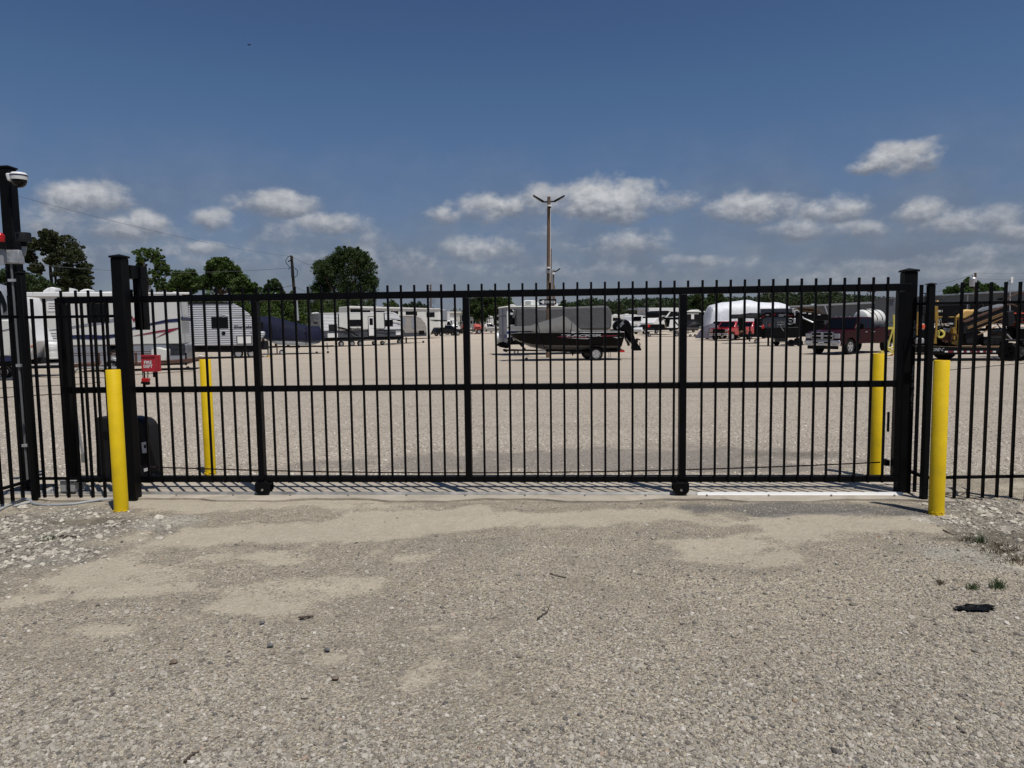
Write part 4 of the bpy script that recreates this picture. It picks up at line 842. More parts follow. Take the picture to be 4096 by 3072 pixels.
# boats under navy cover
S = Sd.at(1000, 46.5, 1315, 47.6).thing('covered_boat', 'boat under a wrinkled navy blue cover between two ribbed trailers', 'boat')
def coverloft(name, S, c, top, bot, mat, hb, parent=None, y0=0., sag=.15, ns=9, seed=1):
    """ridge and edge outlines (same count of stations) lofted over a half beam that may vary"""
    secs = []; rr = random.Random(seed)
    for i, (a, b) in enumerate(zip(top, bot)):
        h = hb[i] if isinstance(hb, (list, tuple)) else hb; cyy = (max(hb) if isinstance(hb, (list, tuple)) else hb)+y0
        xt, zt = S.q(*c(*a), cyy); xb, zb_ = S.q(*c(*b), cyy-h)
        sec = [(xb, cyy-h, zb_)]
        for k in range(1, ns):
            f = k/ns; ang_ = f*math.pi; yy = cyy - h*math.cos(ang_); s_ = math.sin(ang_)**(1+sag)
            sec.append((xb+(xt-xb)*s_, yy, zb_+(zt-zb_)*s_+rr.uniform(-.02, .02)))
        sec.append((xb, cyy+h, zb_)); secs.append(sec)
    return loft(name, secs, mat, parent or S.e, ang=50)
coverloft('cover', S, c4, [(945, 735), (1040, 728), (1150, 752), (1330, 802), (1500, 842), (1595, 842), (1640, 930)], [(950, 960), (1040, 975), (1150, 985), (1330, 990), (1500, 995), (1600, 998), (1660, 985)], NCOV, [1., 1.15, 1.2, 1.2, 1.15, .95, .3], sag=-.45)
coverloft('hull', S, c4, [(955, 900), (1060, 960), (1150, 960), (1330, 960), (1500, 960), (1600, 960), (1650, 960)], [(960, 965), (1060, 1020), (1150, 1048), (1330, 1052), (1500, 1052), (1590, 1030), (1640, 990)], HULLG, [.9, 1., 1.1, 1.1, 1., .8, .2], sag=-.6)
for px_ in (1050, 1432): S.tube('strap', c4, [(px_+5, 760 if px_ < 1100 else 880), (px_+18, 850), (px_+25, 940), (px_+15, 1030)], -.02, .02, BLKPL)
S = Sd.at(1010, 46.6, 1340, 47.6).thing('boat_trailer', 'low boat trailer with two jacks under the navy covered boat', 'trailer')
S.P('frame', c4, [(1050, 1062), (1700, 1055), (1752, 1052), (1755, 1068), (1690, 1072), (1050, 1078)], .3, .4, BLKPL); S.P('frame', c4, [(1050, 1062), (1560, 1055), (1560, 1070), (1050, 1078)], 1.9, 2., BLKPL)
S.wheel(c4, 1180, 1108, 28, .1, .2, WHT); S.wheel(c4, 1565, 1097, 13, .5, .1, STEELT, name='jack_wheel', spokes=0); S.tube('jack', c4, [(1680, 1025), (1690, 1100)], .9, .04, STEELT); S.wheel(c4, 1690, 1110, 13, .9, .08, STEELT, name='jack_wheel', spokes=0); S.P('jack_stand', c4, (1120, 1035, 1134, 1165), .0, .08, RUST)
# ribbed white trailer
S = Sd.at(1285, 63., 1622, 67.8).thing('travel_trailer', 'white ribbed travel trailer with a charcoal lower band and bold lettering', 'camper trailer')
S.P('body', c5, [(270, 392), (1190, 380), (1240, 402), (1275, 470), (1305, 590), (282, 612)], 0, 2.4, WSID, bev=.02)
S.P('lower_band', c5, [(282, 614), (1306, 592), (1332, 640), (1325, 668), (1290, 680), (300, 700)], -.0, 2.38, DSID)
S.P('chassis', c5, [(310, 702), (1310, 675), (1310, 712), (850, 722), (310, 745)], .1, 2.3, BLKPL)
S.P('roof', c5, [(270, 384), (1190, 374), (1192, 382), (270, 394)], -.03, 2.43, WHT); S.P('slide_out', c5, [(490, 400), (1062, 388), (1075, 576), (495, 600)], -.10, .0, WHTD, bev=.01); S.many('trim', c5, [[(482, 398), (492, 398), (498, 602), (488, 604)], [(1058, 386), (1068, 386), (1080, 580), (1070, 580)]], -.13, -.1, BLKPL)
win(S, c5, (622, 470, 762, 552), y0=-.13); win(S, c5, (1076, 472, 1175, 552)); win(S, c5, (362, 527, 470, 610), DGRY)
d_ = S.P('door', c5, [(858, 430), (935, 428), (942, 676), (868, 680)], -.13, -.1, BLKPL); S.P('door_panel', c5, [(864, 437), (929, 435), (935, 670), (874, 673)], -.14, -.131, WHT, d_); S.P('door_window', c5, (878, 452, 922, 538), -.146, -.141, GLASS, d_)
S.text(c5, 'Prowler', (628, 570, 775, 600), BLKPL, y=-.135, bold=.06); S.many('stripe', c5, [[(470, 562), (620, 600), (755, 680), (740, 684), (600, 610), (470, 572)], [(500, 560), (640, 592), (660, 600), (500, 570)], [(1110, 455), (1260, 470), (1290, 500), (1200, 472)], [(880, 575), (1100, 600), (1300, 585), (1100, 610)]], -.142, -.105, BLKPL)
for rc in ((350, 643, 480, 696), (1212, 612, 1272, 664)): S.P('hatch', c5, rc, -.03, 0, WHT, bev=.01)
for px_, r_ in ((525, 36), (662, 36), (765, 36), (1045, 26), (940, 26)): S.wheel(c5, px_, 795-r_-(px_-525)*.01 if r_ > 30 else 730, r_, .05 if r_ > 30 else 2.0)
S.tube('stabilizer', c5, [(1085, 735), (1060, 772)], .3, .03, BLKPL); S.P('wheel_fender', c5, [(470, 745), (500, 715), (700, 700), (800, 700), (830, 735), (790, 722), (500, 738)], -.05, .0, BLKPL)
E = Sd(S.p0 + S.n*2.42, S.p0, S.zb); E.e = S.e
rt_ = E.rot - S.rot
def endpanel(name, c, pts, mat, off):
    # a panel on the left end wall, given in pixels, in the trailer's own frame
    q = [E.q(*c(*p)) for p in pts]; yz = [(2.42-a, z) for a, z in q]
    mb = MB().hexa([(-off, y, z) for y, z in yz], [(-off+.02, y, z) for y, z in yz]); return obj(name, mb, mat, S.e)
endpanel('rear_wall', c5, [(132, 400), (255, 398), (262, 545), (262, 690), (150, 690)], SSID, .03)
vs, fs = textmesh('Prowler', .04); lo, hi = vs.min(0), vs.max(0); q_ = (vs-lo)/(hi-lo); o = obj('lettering', MB().add([(-.04, 2.42-(.6+1.1*a), 2.05+.25*b_) for a, b_ in q_], fs), BLKPL, S.e, recalc=False)
S.P('roof_vent', c5, [(165, 392), (180, 380), (210, 375), (240, 380), (245, 392)], 1.4, 1.9, WHT)
# tall white fifth wheel behind
S = Sd.at(1393, 84, 1785, 93).thing('fifth_wheel_trailer', 'tall all-white fifth wheel trailer behind the ribbed white trailer', 'camper trailer')
S.P('body', c5, [(608, 302), (1790, 336), (1840, 345), (1862, 380), (1862, 480), (1830, 570), (1690, 572), (1640, 680), (608, 690)], 0, 2.45, WHTD, bev=.08)
S.P('roof_edge', c5, [(620, 296), (1790, 330), (1790, 340), (620, 322)], -.15, -.0, WHT, bev=.03); S.P('nose_cap', c5, [(1800, 345), (1845, 350), (1860, 385), (1858, 478), (1800, 478)], -.03, .02, GRYP)
for rc in ((636, 335, 770, 375), (528+260, 352, 888, 375), (958, 360, 1070, 380), (1148, 362, 1242, 400), (1336, 366, 1480, 420), (1598, 376, 1702, 438)): win(S, c5, rc)
S.D('stripe', c5, [(1640, 470), (1860, 475), (1860, 487), (1700, 485)], BLKPL, y0=-.04, th=.02); S.many('trim', c5, [[(1550, 345), (1556, 345), (1556, 560), (1550, 560)], [(1750, 345), (1764, 345), (1764, 560), (1750, 560)]], -.03, 0, WHT); S.P('roof_vent', c5, [(1330, 395), (1300, 410), (1340, 408)], .3, .6, WHT)
S.wheel(c5, 1100, 690, 24, .1); S.wheel(c5, 1180, 690, 24, .1); S.P('landing_leg', c5, (1636, 600, 1646, 700), .3, .4, STEELT)
# tan trailer
S = Sd.at(1592, 71.5, 1710, 74).thing('travel_trailer', 'tan ribbed travel trailer with a rounded nose between the white trailers', 'camper trailer')
S.P('body', c5, [(1200, 425), (1340, 418), (1460, 420), (1530, 450), (1580, 510), (1600, 570), (1602, 628), (1200, 640)], 0, 2.4, TSID, bev=.02); S.P('roof', c5, [(1200, 412), (1460, 410), (1470, 422), (1200, 427)], -.03, 2.43, CREAM)
S.P('lower_band', c5, [(1200, 642), (1602, 630), (1600, 675), (1200, 692)], 0, 2.38, DSID); S.D('door', c5, [(1408, 430), (1462, 430), (1466, 578), (1412, 576)], GRYP); S.D('hatch', c5, (1505, 608, 1572, 658), BLKPL); S.D('front_panel', c5, [(1296, 440), (1335, 440), (1335, 590), (1300, 520)], GRYP)
S.wheel(c5, 1560, 700, 14, .2, .1, STEELT, name='jack_wheel', spokes=0); S.P('jack', c5, (1340, 692, 1352, 765), .3, .4, BLKPL); S.wheel(c5, 1260, 725, 28, .1)
# centre covered trailer
S = Sd.at(2028, 41, 2444, 42.3).thing('travel_trailer', 'white and blue travel trailer half wrapped in a grey cover behind the black boat', 'camper trailer')
S.P('body', c6, [(403, 318), (1690, 312), (1690, 720), (700, 728), (403, 728)], 0, 2.4, WHT, bev=.03)
S.P('roof', y3, [(405, 165), (420, 140), (440, 132), (1640, 140), (1690, 160)], -.08, 2.45, TROOF, bev=.02)
rc_ = S.P('rear_cover', c6, [(770, 326), (900, 322), (1100, 312), (1640, 290), (1690, 296), (1712, 330), (1735, 380), (1732, 560), (1700, 600), (770, 606)], -.12, 2.55, GCOV, bev=.12, seg=3)
S.P('slide_cover', y3, [(640, 190), (700, 178), (1050, 182), (1075, 200), (1075, 590), (640, 590)], -.55, -.0, GCOV, bev=.09, seg=3); S.P('cover_flap', y3, [(640, 190), (600, 240), (560, 380), (575, 402), (600, 400), (625, 320)], -.5, -.3, GCOV, bev=.02)
win(S, y3, (485, 322, 612, 545)); S.D('dark_panel', y3, [(465, 200), (610, 200), (590, 270), (470, 270)], BLKPL); S.many('slash', y3, [[(535, 203), (555, 203), (595, 258), (575, 258)], [(565, 203), (575, 203), (608, 250), (600, 258)]], -.03, -.016, WHT)
S.P('blue_band', c6, (403, 615, 700, 645), -.012, .01, BLUE)
# the nose wall, seen at the left
E = Sd(S.p0 + S.n*2.4, S.p0, S.zb); E.e = S.e
def nose(name, z0, z1, ya, yb_, mat, off=.01, th=.02): return obj(name, MB().box(-off, -off+th, ya, yb_, z0, z1), mat, S.e)
nose('nose_wall', .75, 2.75, .0, 2.38, GRYP, .02); nose('nose_stripe', .75, 2.72, 1.0, 1.35, BLUE, .03); nose('nose_stripe', 2.25, 2.33, .0, 2.3, NAVY, .035); nose('nose_blue_band', 1.02, 1.2, 0, 2.3, BLUE, .035)
S.P('a_frame', y3, [(210, 985), (270, 945), (420, 905), (480, 900), (480, 1060), (420, 1070), (280, 1040)], 1.0, 1.25, BLKPL); S.tube('coupler', y3, [(195, 1000), (280, 995)], 1.2, .05, BLKPL); S.P('chassis', c6, (405, 730, 1690, 775), .1, 2.3, BLKPL)
cx, cz = S.q(*y3(222, 835), 1.2); mbw = MB().lathe([(.001, -.12), (.28, -.12), (.31, -.07), (.31, .05), (.28, .1), (.001, .1)], (cx, 1.2, cz), 'x', 28); obj('spare_wheel_cover', mbw, WHT, S.e, smooth=True)
S.P('roof_unit', y3, [(812, 122), (808, 95), (818, 20), (850, 8), (1010, 5), (1085, 20), (1130, 60), (1142, 105), (1130, 125)], .7, 1.6, WHT, bev=.05); S.many('roof_unit_grille', y3, [(838, 22+k*16, 960, 30+k*16) for k in range(6)], .68, .70, LGRY)
S.P('roof_vent', y3, [(500, 122), (530, 95), (560, 92), (610, 108), (632, 124)], .9, 1.4, WHT); S.P('roof_vent', y3, [(1500, 130), (1530, 62), (1565, 75), (1560, 130)], .9, 1.2, WHT)
for px_ in (605, 677): S.P('stabilizer_leg', y3, (px_-12, 1115, px_+12, 1250), .9, 1.0, STEELT)
S.P('stabilizer_foot', y3, (585, 1236, 700, 1250), .85, 1.05, STEELT); S.wheel(c6, 1180, 850, 60, .1); S.wheel(c6, 1290, 850, 60, .1)
# bass boat
S = Sd.at(2015, 34.2, 2570, 34.2).thing('fishing_boat', 'black aluminium fishing boat with a grey peaked cover and black outboard', 'boat')
B = 1.1
stn = [(430, 636, 642, 650, .04), (480, 628, 690, 705, .38), (560, 622, 735, 752, .68), (700, 620, 778, 812, .92), (900, 619, 792, 856, 1.04), (1150, 617, 796, 870, 1.08), (1450, 616, 798, 872, 1.1), (1750, 614, 800, 862, 1.1), (1885, 612, 805, 850, 1.08)]
def hullsec(i, lo_, hi_):
    px_, t_, c_, k_, hb = stn[i]; tx, tz = S.q(*c6(px_+(18 if i == len(stn)-1 else 0)*lo_*0, t_), B-hb); _, cz_ = S.q(*c6(px_, c_), B-hb*.88); _, kz = S.q(*c6(px_, k_), B)
    return tx, tz, cz_, kz, hb
su, sl = [], []
for i in range(len(stn)):
    tx, tz, cz_, kz, hb = hullsec(i, 0, 0); bxx = tx-(.10 if i == len(stn)-1 else 0)
    su.append([(bxx, B-hb*.88, cz_), (tx, B-hb*1.0, (tz*.55+cz_*.45)), (tx, B-hb, tz), (tx, B+hb, tz), (tx, B+hb, (tz*.55+cz_*.45)), (bxx, B+hb*.88, cz_)])
    sl.append([(bxx, B-hb*.878, cz_), (bxx, B-hb*.45, (cz_*.4+kz*.6)), (bxx, B, kz), (bxx, B+hb*.45, (cz_*.4+kz*.6)), (bxx, B+hb*.878, cz_)])
loft('hull', su, HULLK, S.e, ang=30); loft('hull_bottom', sl, HULLG, S.e, ang=30)
rl = [(lambda q: (q[0], B-s_[4]-.012, q[1]))(S.q(*c6(s_[0], s_[1]+14), B-s_[4])) for s_ in stn]; obj('rub_rail', MB().tube(rl, .018, 6), GALV, S.e, smooth=True)
top = [(440, 552), (520, 556), (620, 552), (700, 548), (800, 512), (950, 462), (1060, 436), (1120, 420), (1180, 462), (1240, 510), (1330, 596), (1480, 606), (1700, 608)]
bot = [(372, 575), (480, 590), (600, 600), (700, 610), (800, 640), (950, 625), (1060, 625), (1120, 630), (1180, 635), (1240, 648), (1330, 622), (1480, 618), (1700, 616)]
coverloft('cover', S, c6, top, bot, BCOV, [.15, .5, .8, .98, 1.1, 1.12, 1.12, 1.12, 1.12, 1.12, 1.12, 1.1, 1.08], sag=.0, y0=-.02, ns=12, seed=4)
S.text(c6, 'TRACKER', (1075, 655, 1602, 686), GALV, y=-.03, shear=.5, bold=.045); S.many('swoosh', c6, [[(1030, 680), (1100, 684), (1430, 690), (1430, 698), (1090, 692)], [(1600, 672), (1790, 668), (1800, 676), (1610, 684)]], -.03, -.012, MARN); S.many('swoosh', c6, [[(1150, 700), (1460, 704), (1420, 716), (1260, 708)], [(1740, 690), (1860, 690), (1800, 706)]], -.028, -.01, GALV)
for pth in ([(790, 508), (805, 560), (812, 600), (818, 700), (808, 808)], [(818, 700), (850, 770), (885, 845)], [(1226, 505), (1215, 600), (1212, 700), (1216, 800)]): S.tube('strap', c6, pth, -.06, .016, BLKPL)
ob = S.P('outboard', c6, [(1752, 590), (1750, 545), (1765, 505), (1800, 480), (1860, 461), (1915, 468), (1952, 492), (1972, 530), (1990, 590), (2018, 680), (2040, 755), (1990, 790), (1945, 700), (1900, 640), (1870, 608), (1800, 606)], B-.24, B+.24, HULLK, bev=.09, seg=3)
S.P('lower_unit', c6, [(1980, 770), (2046, 748), (2060, 775), (2100, 835), (2106, 850), (2100, 861), (1985, 862), (1974, 830)], B-.06, B+.06, HULLK, ob, bev=.03)
S.P('mounting_bracket', c6, [(1895, 640), (1925, 660), (1958, 735), (1955, 800), (1940, 802), (1930, 770), (1900, 710)], B-.16, B+.16, BLKPL, ob); S.tube('steering_arm', c6, [(1905, 705), (1940, 745), (1962, 790)], B-.2, .018, STEELT, ob)
S.P('plate', c6, [(2010, 752), (2050, 705), (2085, 715), (2092, 732), (2060, 728), (2060, 760)], B-.14, B+.14, BLKPL, ob)
for k in range(3):
    a = 2.1*k+.5; cx, cz = S.q(*c6(2078, 790), B); obj('propeller_blade', MB().hexa([(cx, B, cz), (cx+.03, B+.03, cz), (cx+.05, B+math.cos(a)*.17, cz+math.sin(a)*.17), (cx, B+math.cos(a+.6)*.17, cz+math.sin(a+.6)*.17)], [(cx+.01, B, cz), (cx+.04, B+.03, cz), (cx+.06, B+math.cos(a)*.17, cz+math.sin(a)*.17), (cx+.01, B+math.cos(a+.6)*.17, cz+math.sin(a+.6)*.17)]), BLKPL, ob)
q1 = S.q(*c6(1808, 600), B-.25); q2 = S.q(*c6(1892, 512), B-.25); L_ = math.hypot(q2[0]-q1[0], q2[1]-q1[1])
text('MERCURY', q1[0], q1[1], q1[0]+L_, q1[1]+.14, B-.262, GALV, ob, shear=.2, bold=.04, rot=math.atan2(q2[1]-q1[1], q2[0]-q1[0]))
S = Sd.at(1995, 34.3, 2520, 34.3).thing('boat_trailer', 'black boat trailer with a chrome wheel carrying the black fishing boat', 'trailer')
S.P('frame', c6, [(380, 848), (470, 842), (600, 846), (1400, 868), (1400, 882), (600, 866), (380, 868)], .15, .25, BLKPL); S.P('frame', c6, [(600, 846), (1800, 868), (1800, 882), (600, 866)], 1.95, 2.05, BLKPL); S.P('cross_member', c6, [(1370, 870), (1880, 850), (1890, 868), (1640, 885), (1380, 890)], .2, 2.0, BLKPL)
S.text(c6, 'TRACKER', (770, 851, 892, 866), GALV, y=.14, shear=.4, bold=.05)
S.wheel(c6, 1532, 905, 86, -.02, .24, CHR); S.P('fender', c6, [(1440, 850), (1452, 828), (1475, 808), (1520, 795), (1560, 798), (1600, 818), (1622, 850), (1618, 860), (1595, 828), (1555, 808), (1522, 805), (1482, 818), (1452, 858)], -.06, .22, BLKPL, bev=.01)
S.wheel(c6, 1420, 905, 70, 1.9, .24, STEELT); S.P('jack', c6, (600, 800, 620, 880), 1.0, 1.08, BLKPL); S.wheel(c6, 650, 903, 19, 1.0, .09, STEELT, name='jack_wheel', spokes=0)
for pth in ([(432, 640), (500, 715), (640, 855)], [(440, 645), (560, 755), (600, 790)], [(560, 760), (640, 850)]): S.tube('winch_post', c6, pth, B, .035, BLKPL)
S.P('tail_lamp', c6, (1832, 858, 1892, 881), -.0, .25, LRED); S.P('winch', c6, [(400, 700), (470, 690), (490, 740), (430, 760)], B-.15, B+.15, BLKPL); S.P('tongue_gear', c6, [(350, 850), (365, 840), (400, 845), (410, 885), (360, 870)], .6, .9, BLKPL)
for px_ in (1230, 1690, 1712): S.tube('loose_strap', c6, [(px_, 880), (px_+5, 915), (px_-3, 945 if px_ > 1600 else 920)], .3, .012 if px_ > 1600 else .04, BLKPL)
S.tube('bunk', c6, [(900, 862), (1850, 845)], .7, .06, BLKPL)
# ------------------------------------------------------------------ motor vehicles modelled in the round
def patch(A, Bq, Cq, Dq, s0, s1, t0, t1, off, th=.015):
    A, Bq, Cq, Dq = map(Vector, (A, Bq, Cq, Dq)); n = (Bq-A).cross(Dq-A).normalized()
    f = lambda s, t: (A*(1-s)+Bq*s)*(1-t)+(Dq*(1-s)+Cq*s)*t
    p = [f(s0, t0), f(s1, t0), f(s1, t1), f(s0, t1)]; return [v+n*off for v in p], [v+n*(off-th) for v in p]
def vehicle(name, label, cat, loc, head, L, Wd, topl, wheels, r, cab, mat, zb=.32, side=((.05, .48), (.53, .93)), group=None, rim=CHR, bev=.07, rear=True, pillar=None):
    e = thing(name, label, cat, loc, head, group); h = L/2
    pts = [(h-a, z) for a, z in topl]
    bot = []; xw = sorted([h-w_ for w_ in wheels]); ra = r*1.17
    bot = [(-h+.05, zb)]
    for x in xw:
        bot += [(x+ra*math.cos(a), r+ra*math.sin(a)) for a in np.linspace(math.pi, 0, 11) if r+ra*math.sin(a) > zb+.0] if True else []
    bot += [(h-.08, zb+.02)]
    prof = [p for p in pts] + bot
    body = obj('body', MB().poly(prof, -Wd/2, Wd/2), mat, e, bev, seg=3)
    xf0, xf1, xr1, xr0 = [h-a for a in cab['x']]; z0, z1_ = cab['z']; wb, wt = cab['w']
    q = lambda x, y, z: Vector((x, y, z))
    A = [q(xf0, wb/2, z0), q(xr0, wb/2, z0), q(xr0, -wb/2, z0), q(xf0, -wb/2, z0)]; T = [q(xf1, wt/2, z1_), q(xr1, wt/2, z1_), q(xr1, -wt/2, z1_), q(xf1, -wt/2, z1_)]
    cb_ = obj('cab', MB().hexa(A, T), mat, e, .05, seg=3)
    for sgn in (1, -1):
        for s0, s1 in side:
            if sgn > 0: a, b_ = patch(A[1], A[0], T[0], T[1], 1-s1, 1-s0, .06, .86, .012)
            else: a, b_ = patch(A[3], A[2], T[2], T[3], s0, s1, .06, .86, .012)
            obj('side_window', MB().hexa(a, b_), GLASS, e)
    a, b_ = patch(A[0], A[3], T[3], T[0], .06, .94, .06, .9, .012); obj('windshield', MB().hexa(a, b_), GLASS, e)
    if rear: a, b_ = patch(A[2], A[1], T[1], T[2], .08, .92, .15, .85, .012); obj('rear_window', MB().hexa(a, b_), GLASS, e)
    for x in xw:
        for sgn in (1, -1):
            wheel(x, sgn*(Wd/2-.03), r, r, .25, rim, e, side=-sgn)
    return e, h
def fromwheel(u, D, head, L, Wd, fw): # centre of a vehicle from its front left wheel
    w_ = W(u, D); hx = Vector((math.cos(head), math.sin(head), 0)); ly = Vector((-hx.y, hx.x, 0)); c = w_ - hx*(L/2-fw) - ly*(Wd/2-.1); c.z = zg(c.y); return c
hd = math.atan2(-math.cos(math.radians(56)), -math.sin(math.radians(56)))
L, Wd = 5.75, 2.0
e, h = vehicle('pickup_truck', 'maroon pickup truck with a chrome grille facing the gate, white tank in its bed', 'pickup truck', fromwheel(3400, 37, hd, L, Wd, .98), hd, L, Wd,
    [(.02, .55), (.0, .98), (.10, 1.16), (.9, 1.27), (1.55, 1.31), (3.55, 1.32), (3.56, 1.36), (5.72, 1.38), (5.75, .6)], [.98, 4.62], .41, dict(x=(1.42, 2.0, 3.15, 3.5), z=(1.31, 1.95), w=(1.9, 1.62)), MPNT, zb=.45, side=((.16, .58), (.63, .93)))
def front(name, y0, y1, z0, z1_, x, mat, th=.04, parent=None, bev=.01): return obj(name, MB().box(h+x-th, h+x, y0, y1, z0, z1_), mat, parent or e, bev)
gr_ = front('grille', -.62, .62, .80, 1.18, .045, CHR)
for a, b_ in ((-.58, -.05), (.05, .58)):
    for z0, z1_ in ((.83, .96), (1.02, 1.15)): front('grille_opening', a, b_, z0, z1_, .052, BLKPL, .02, gr_, .004)
front('emblem', -.07, .07, .84, 1.16, .06, GALV, .02, gr_)
for s in (1, -1): front('headlight', min(s*.66, s*.97), max(s*.66, s*.97), .86, 1.10, .03, LENS); front('fog_lamp', min(s*.62, s*.86), max(s*.62, s*.86), .50, .60, .125, LENS, .02)
front('bumper', -1.0, 1.0, .48, .76, .11, CHR, .16, bev=.04); front('bumper_slot', -.5, .5, .60, .69, .12, BLKPL, .02); front('air_dam', -.85, .85, .30, .47, .03, BLKPL, .12)
pl = front('number_plate', -.16, .16, .50, .66, .135, WHT, .01); vs, fs = textmesh('JL-6738', .02); lo, hi = vs.min(0), vs.max(0); q_ = (vs-lo)/(hi-lo); obj('plate_lettering', MB().add([(h+.138, -.13+.26*a, .54+.08*b_) for a, b_ in q_], fs), NAVY, pl, recalc=False)
for k in range(5): obj('roof_lamp', MB().box(h-2.06, h-1.98, -.5+.25*k-.03, -.5+.25*k+.03, 1.955, 1.99), LENS, e, .01)
for s in (1, -1): obj('mirror', MB().box(h-1.85, h-1.7, s*1.13-.1, s*1.13+.1, 1.33, 1.62), BLKPL, e, .03); obj('mirror_arm', MB().box(h-1.8, h-1.74, min(s*.94, s*1.1), max(s*.94, s*1.1), 1.40, 1.44), BLKPL, e)
for x in (2.35, 3.1): obj('door_handle', MB().box(h-x-.1, h-x+.08, 1.0, 1.03, 1.14, 1.18), CHR, e, .01)
obj('bed_floor', MB().box(-h+.1, h-3.62, -.8, .8, 1.385, 1.40), BLKPL, e)
mt = thing('water_tank', 'round white plastic water tank strapped in the bed of the maroon pickup', 'tank', e.location + Vector((math.cos(hd), math.sin(hd), 0))*(-1.55) + Vector((0, 0, 1.40)), hd); mt.scale = (.95, .88, .88)
obj('tank', MB().lathe([(.001, -1.05), (.25, -1.04), (.48, -.95), (.56, -.8), (.565, -.3), (.55, -.28), (.565, -.26), (.565, .3), (.55, .32), (.565, .34), (.56, .8), (.48, .95), (.25, 1.04), (.001, 1.05)], (0, 0, .52), 'x', 32), TANKW, mt, smooth=True)
obj('filler_cap', MB().lathe([(.2, 0), (.2, .08), (.001, .08)], (0, 0, 1.07), 'z', 16), TANKW, mt)
for dx in (-.45, .1, .5): obj('strap', MB().tube([(dx+.25*math.sin(a*1.0), .58*math.cos(a), .52+.58*math.sin(a)) for a in np.linspace(-.2, 3.3, 16)], .016, 6), BLKPL, mt, smooth=True)
obj('hose', MB().tube([(-1.1+.25*math.cos(a), .3+.05*a, .1+.22*math.sin(a)) for a in np.linspace(0, 9, 30)], .035, 8), M('green hose', (.05, .09, .05), .6), mt, smooth=True)
# red pickup
hd = math.atan2(-math.cos(math.radians(46)), -math.sin(math.radians(46))); L, Wd = 5.4, 2.0
e, h = vehicle('pickup_truck', 'bright red pickup truck with a black brush guard beside the violet tarp heap', 'pickup truck', fromwheel(2929, 67, hd, L, Wd, .85), hd, L, Wd,
    [(.02, .6), (.0, 1.05), (.12, 1.16), (1.4, 1.24), (3.3, 1.27), (5.38, 1.27), (5.4, .6)], [.85, 4.2], .40, dict(x=(1.3, 1.85, 3.2, 3.45), z=(1.25, 1.83), w=(1.84, 1.58)), RPNT, zb=.45, side=((.14, .58), (.64, .93)))
front('grille', -.6, .6, .78, 1.08, .02, BLKPL); front('bumper', -.98, .98, .5, .72, .10, CHR, .14, bev=.03)
for s in (1, -1): front('headlight', min(s*.64, s*.95), max(s*.64, s*.95), .88, 1.06, .02, LENS); front('turn_lamp', min(s*.64, s*.95), max(s*.64, s*.95), .78, .86, .02, AMB); front('brush_guard_upright', s*.42-.04, s*.42+.04, .45, 1.22, .26, BLKPL, .06); obj('mirror', MB().box(h-1.75, h-1.62, s*1.1-.08, s*1.1+.08, 1.28, 1.45), CHR, e, .02)
for z in (.6, .78, .95, 1.1, 1.2): front('brush_guard_bar', -.98, .98, z-.02, z+.02, .24, BLKPL, .04)
# red SUV further back right, white pickup behind
hd2 = math.radians(-138); L, Wd = 4.8, 1.85
w_ = W(3000, 73); e, h = vehicle('suv', 'red sport utility vehicle with dark windows behind the bright red pickup', 'suv', (w_.x, w_.y, w_.z), hd2, L, Wd,
    [(.02, .6), (.0, 1.0), (.9, 1.12), (4.7, 1.2), (4.8, .6)], [.9, 3.8], .36, dict(x=(1.2, 1.8, 4.4, 4.7), z=(1.13, 1.78), w=(1.78, 1.5)), RPNT, side=((.1, .3), (.36, .6), (.66, .92)))
w_ = W(2893, 75); e, h = vehicle('pickup_truck', 'white pickup cab mostly hidden behind the bright red pickup', 'pickup truck', (w_.x, w_.y, w_.z), hd2, 5.2, 1.95,
    [(.02, .6), (.0, 1.0), (.9, 1.15), (5.1, 1.2), (5.2, .6)], [.9, 4.2], .38, dict(x=(1.4, 2.0, 3.3, 3.6), z=(1.16, 1.9), w=(1.85, 1.6)), WPNT)
# black car
w_ = W(1787, 105); e, h = vehicle('car', 'small black car parked below the white fifth wheel trailer', 'car', (w_.x, w_.y, w_.z), math.radians(34), 4.5, 1.8,
    [(.02, .5), (.03, .72), (.25, .9), (1.15, 1.02), (3.9, 1.1), (4.4, 1.05), (4.5, .5)], [.85, 3.6], .34, dict(x=(1.0, 1.9, 3.5, 4.2), z=(1.0, 1.52), w=(1.72, 1.3)), BPNT, zb=.26, side=((.12, .45), (.5, .82)))
# grey pickup, white bumper car
w_ = W(1950, 118); e, h = vehicle('pickup_truck', 'dusty grey pickup between the red boat and the blue striped trailer', 'pickup truck', (w_.x, w_.y, w_.z), math.radians(8), 5.2, 1.9,
    [(.02, .6), (.0, .95), (.3, 1.05), (1.3, 1.12), (5.1, 1.15), (5.2, .6)], [.9, 4.1], .38, dict(x=(1.3, 2.1, 3.0, 3.4), z=(1.1, 1.72), w=(1.8, 1.5)), SPNT)
w_ = W(2585, 101); e, h = vehicle('car', 'small white car nosing out in front of the white box truck', 'car', (w_.x, w_.y, w_.z), math.radians(-140), 4.4, 1.8,
    [(.02, .45), (.0, .7), (.5, .88), (1.2, .95), (4.3, 1.0), (4.4, .5)], [.85, 3.5], .33, dict(x=(1.1, 1.9, 3.2, 4.0), z=(.93, 1.38), w=(1.7, 1.3)), WPNT, zb=.26)
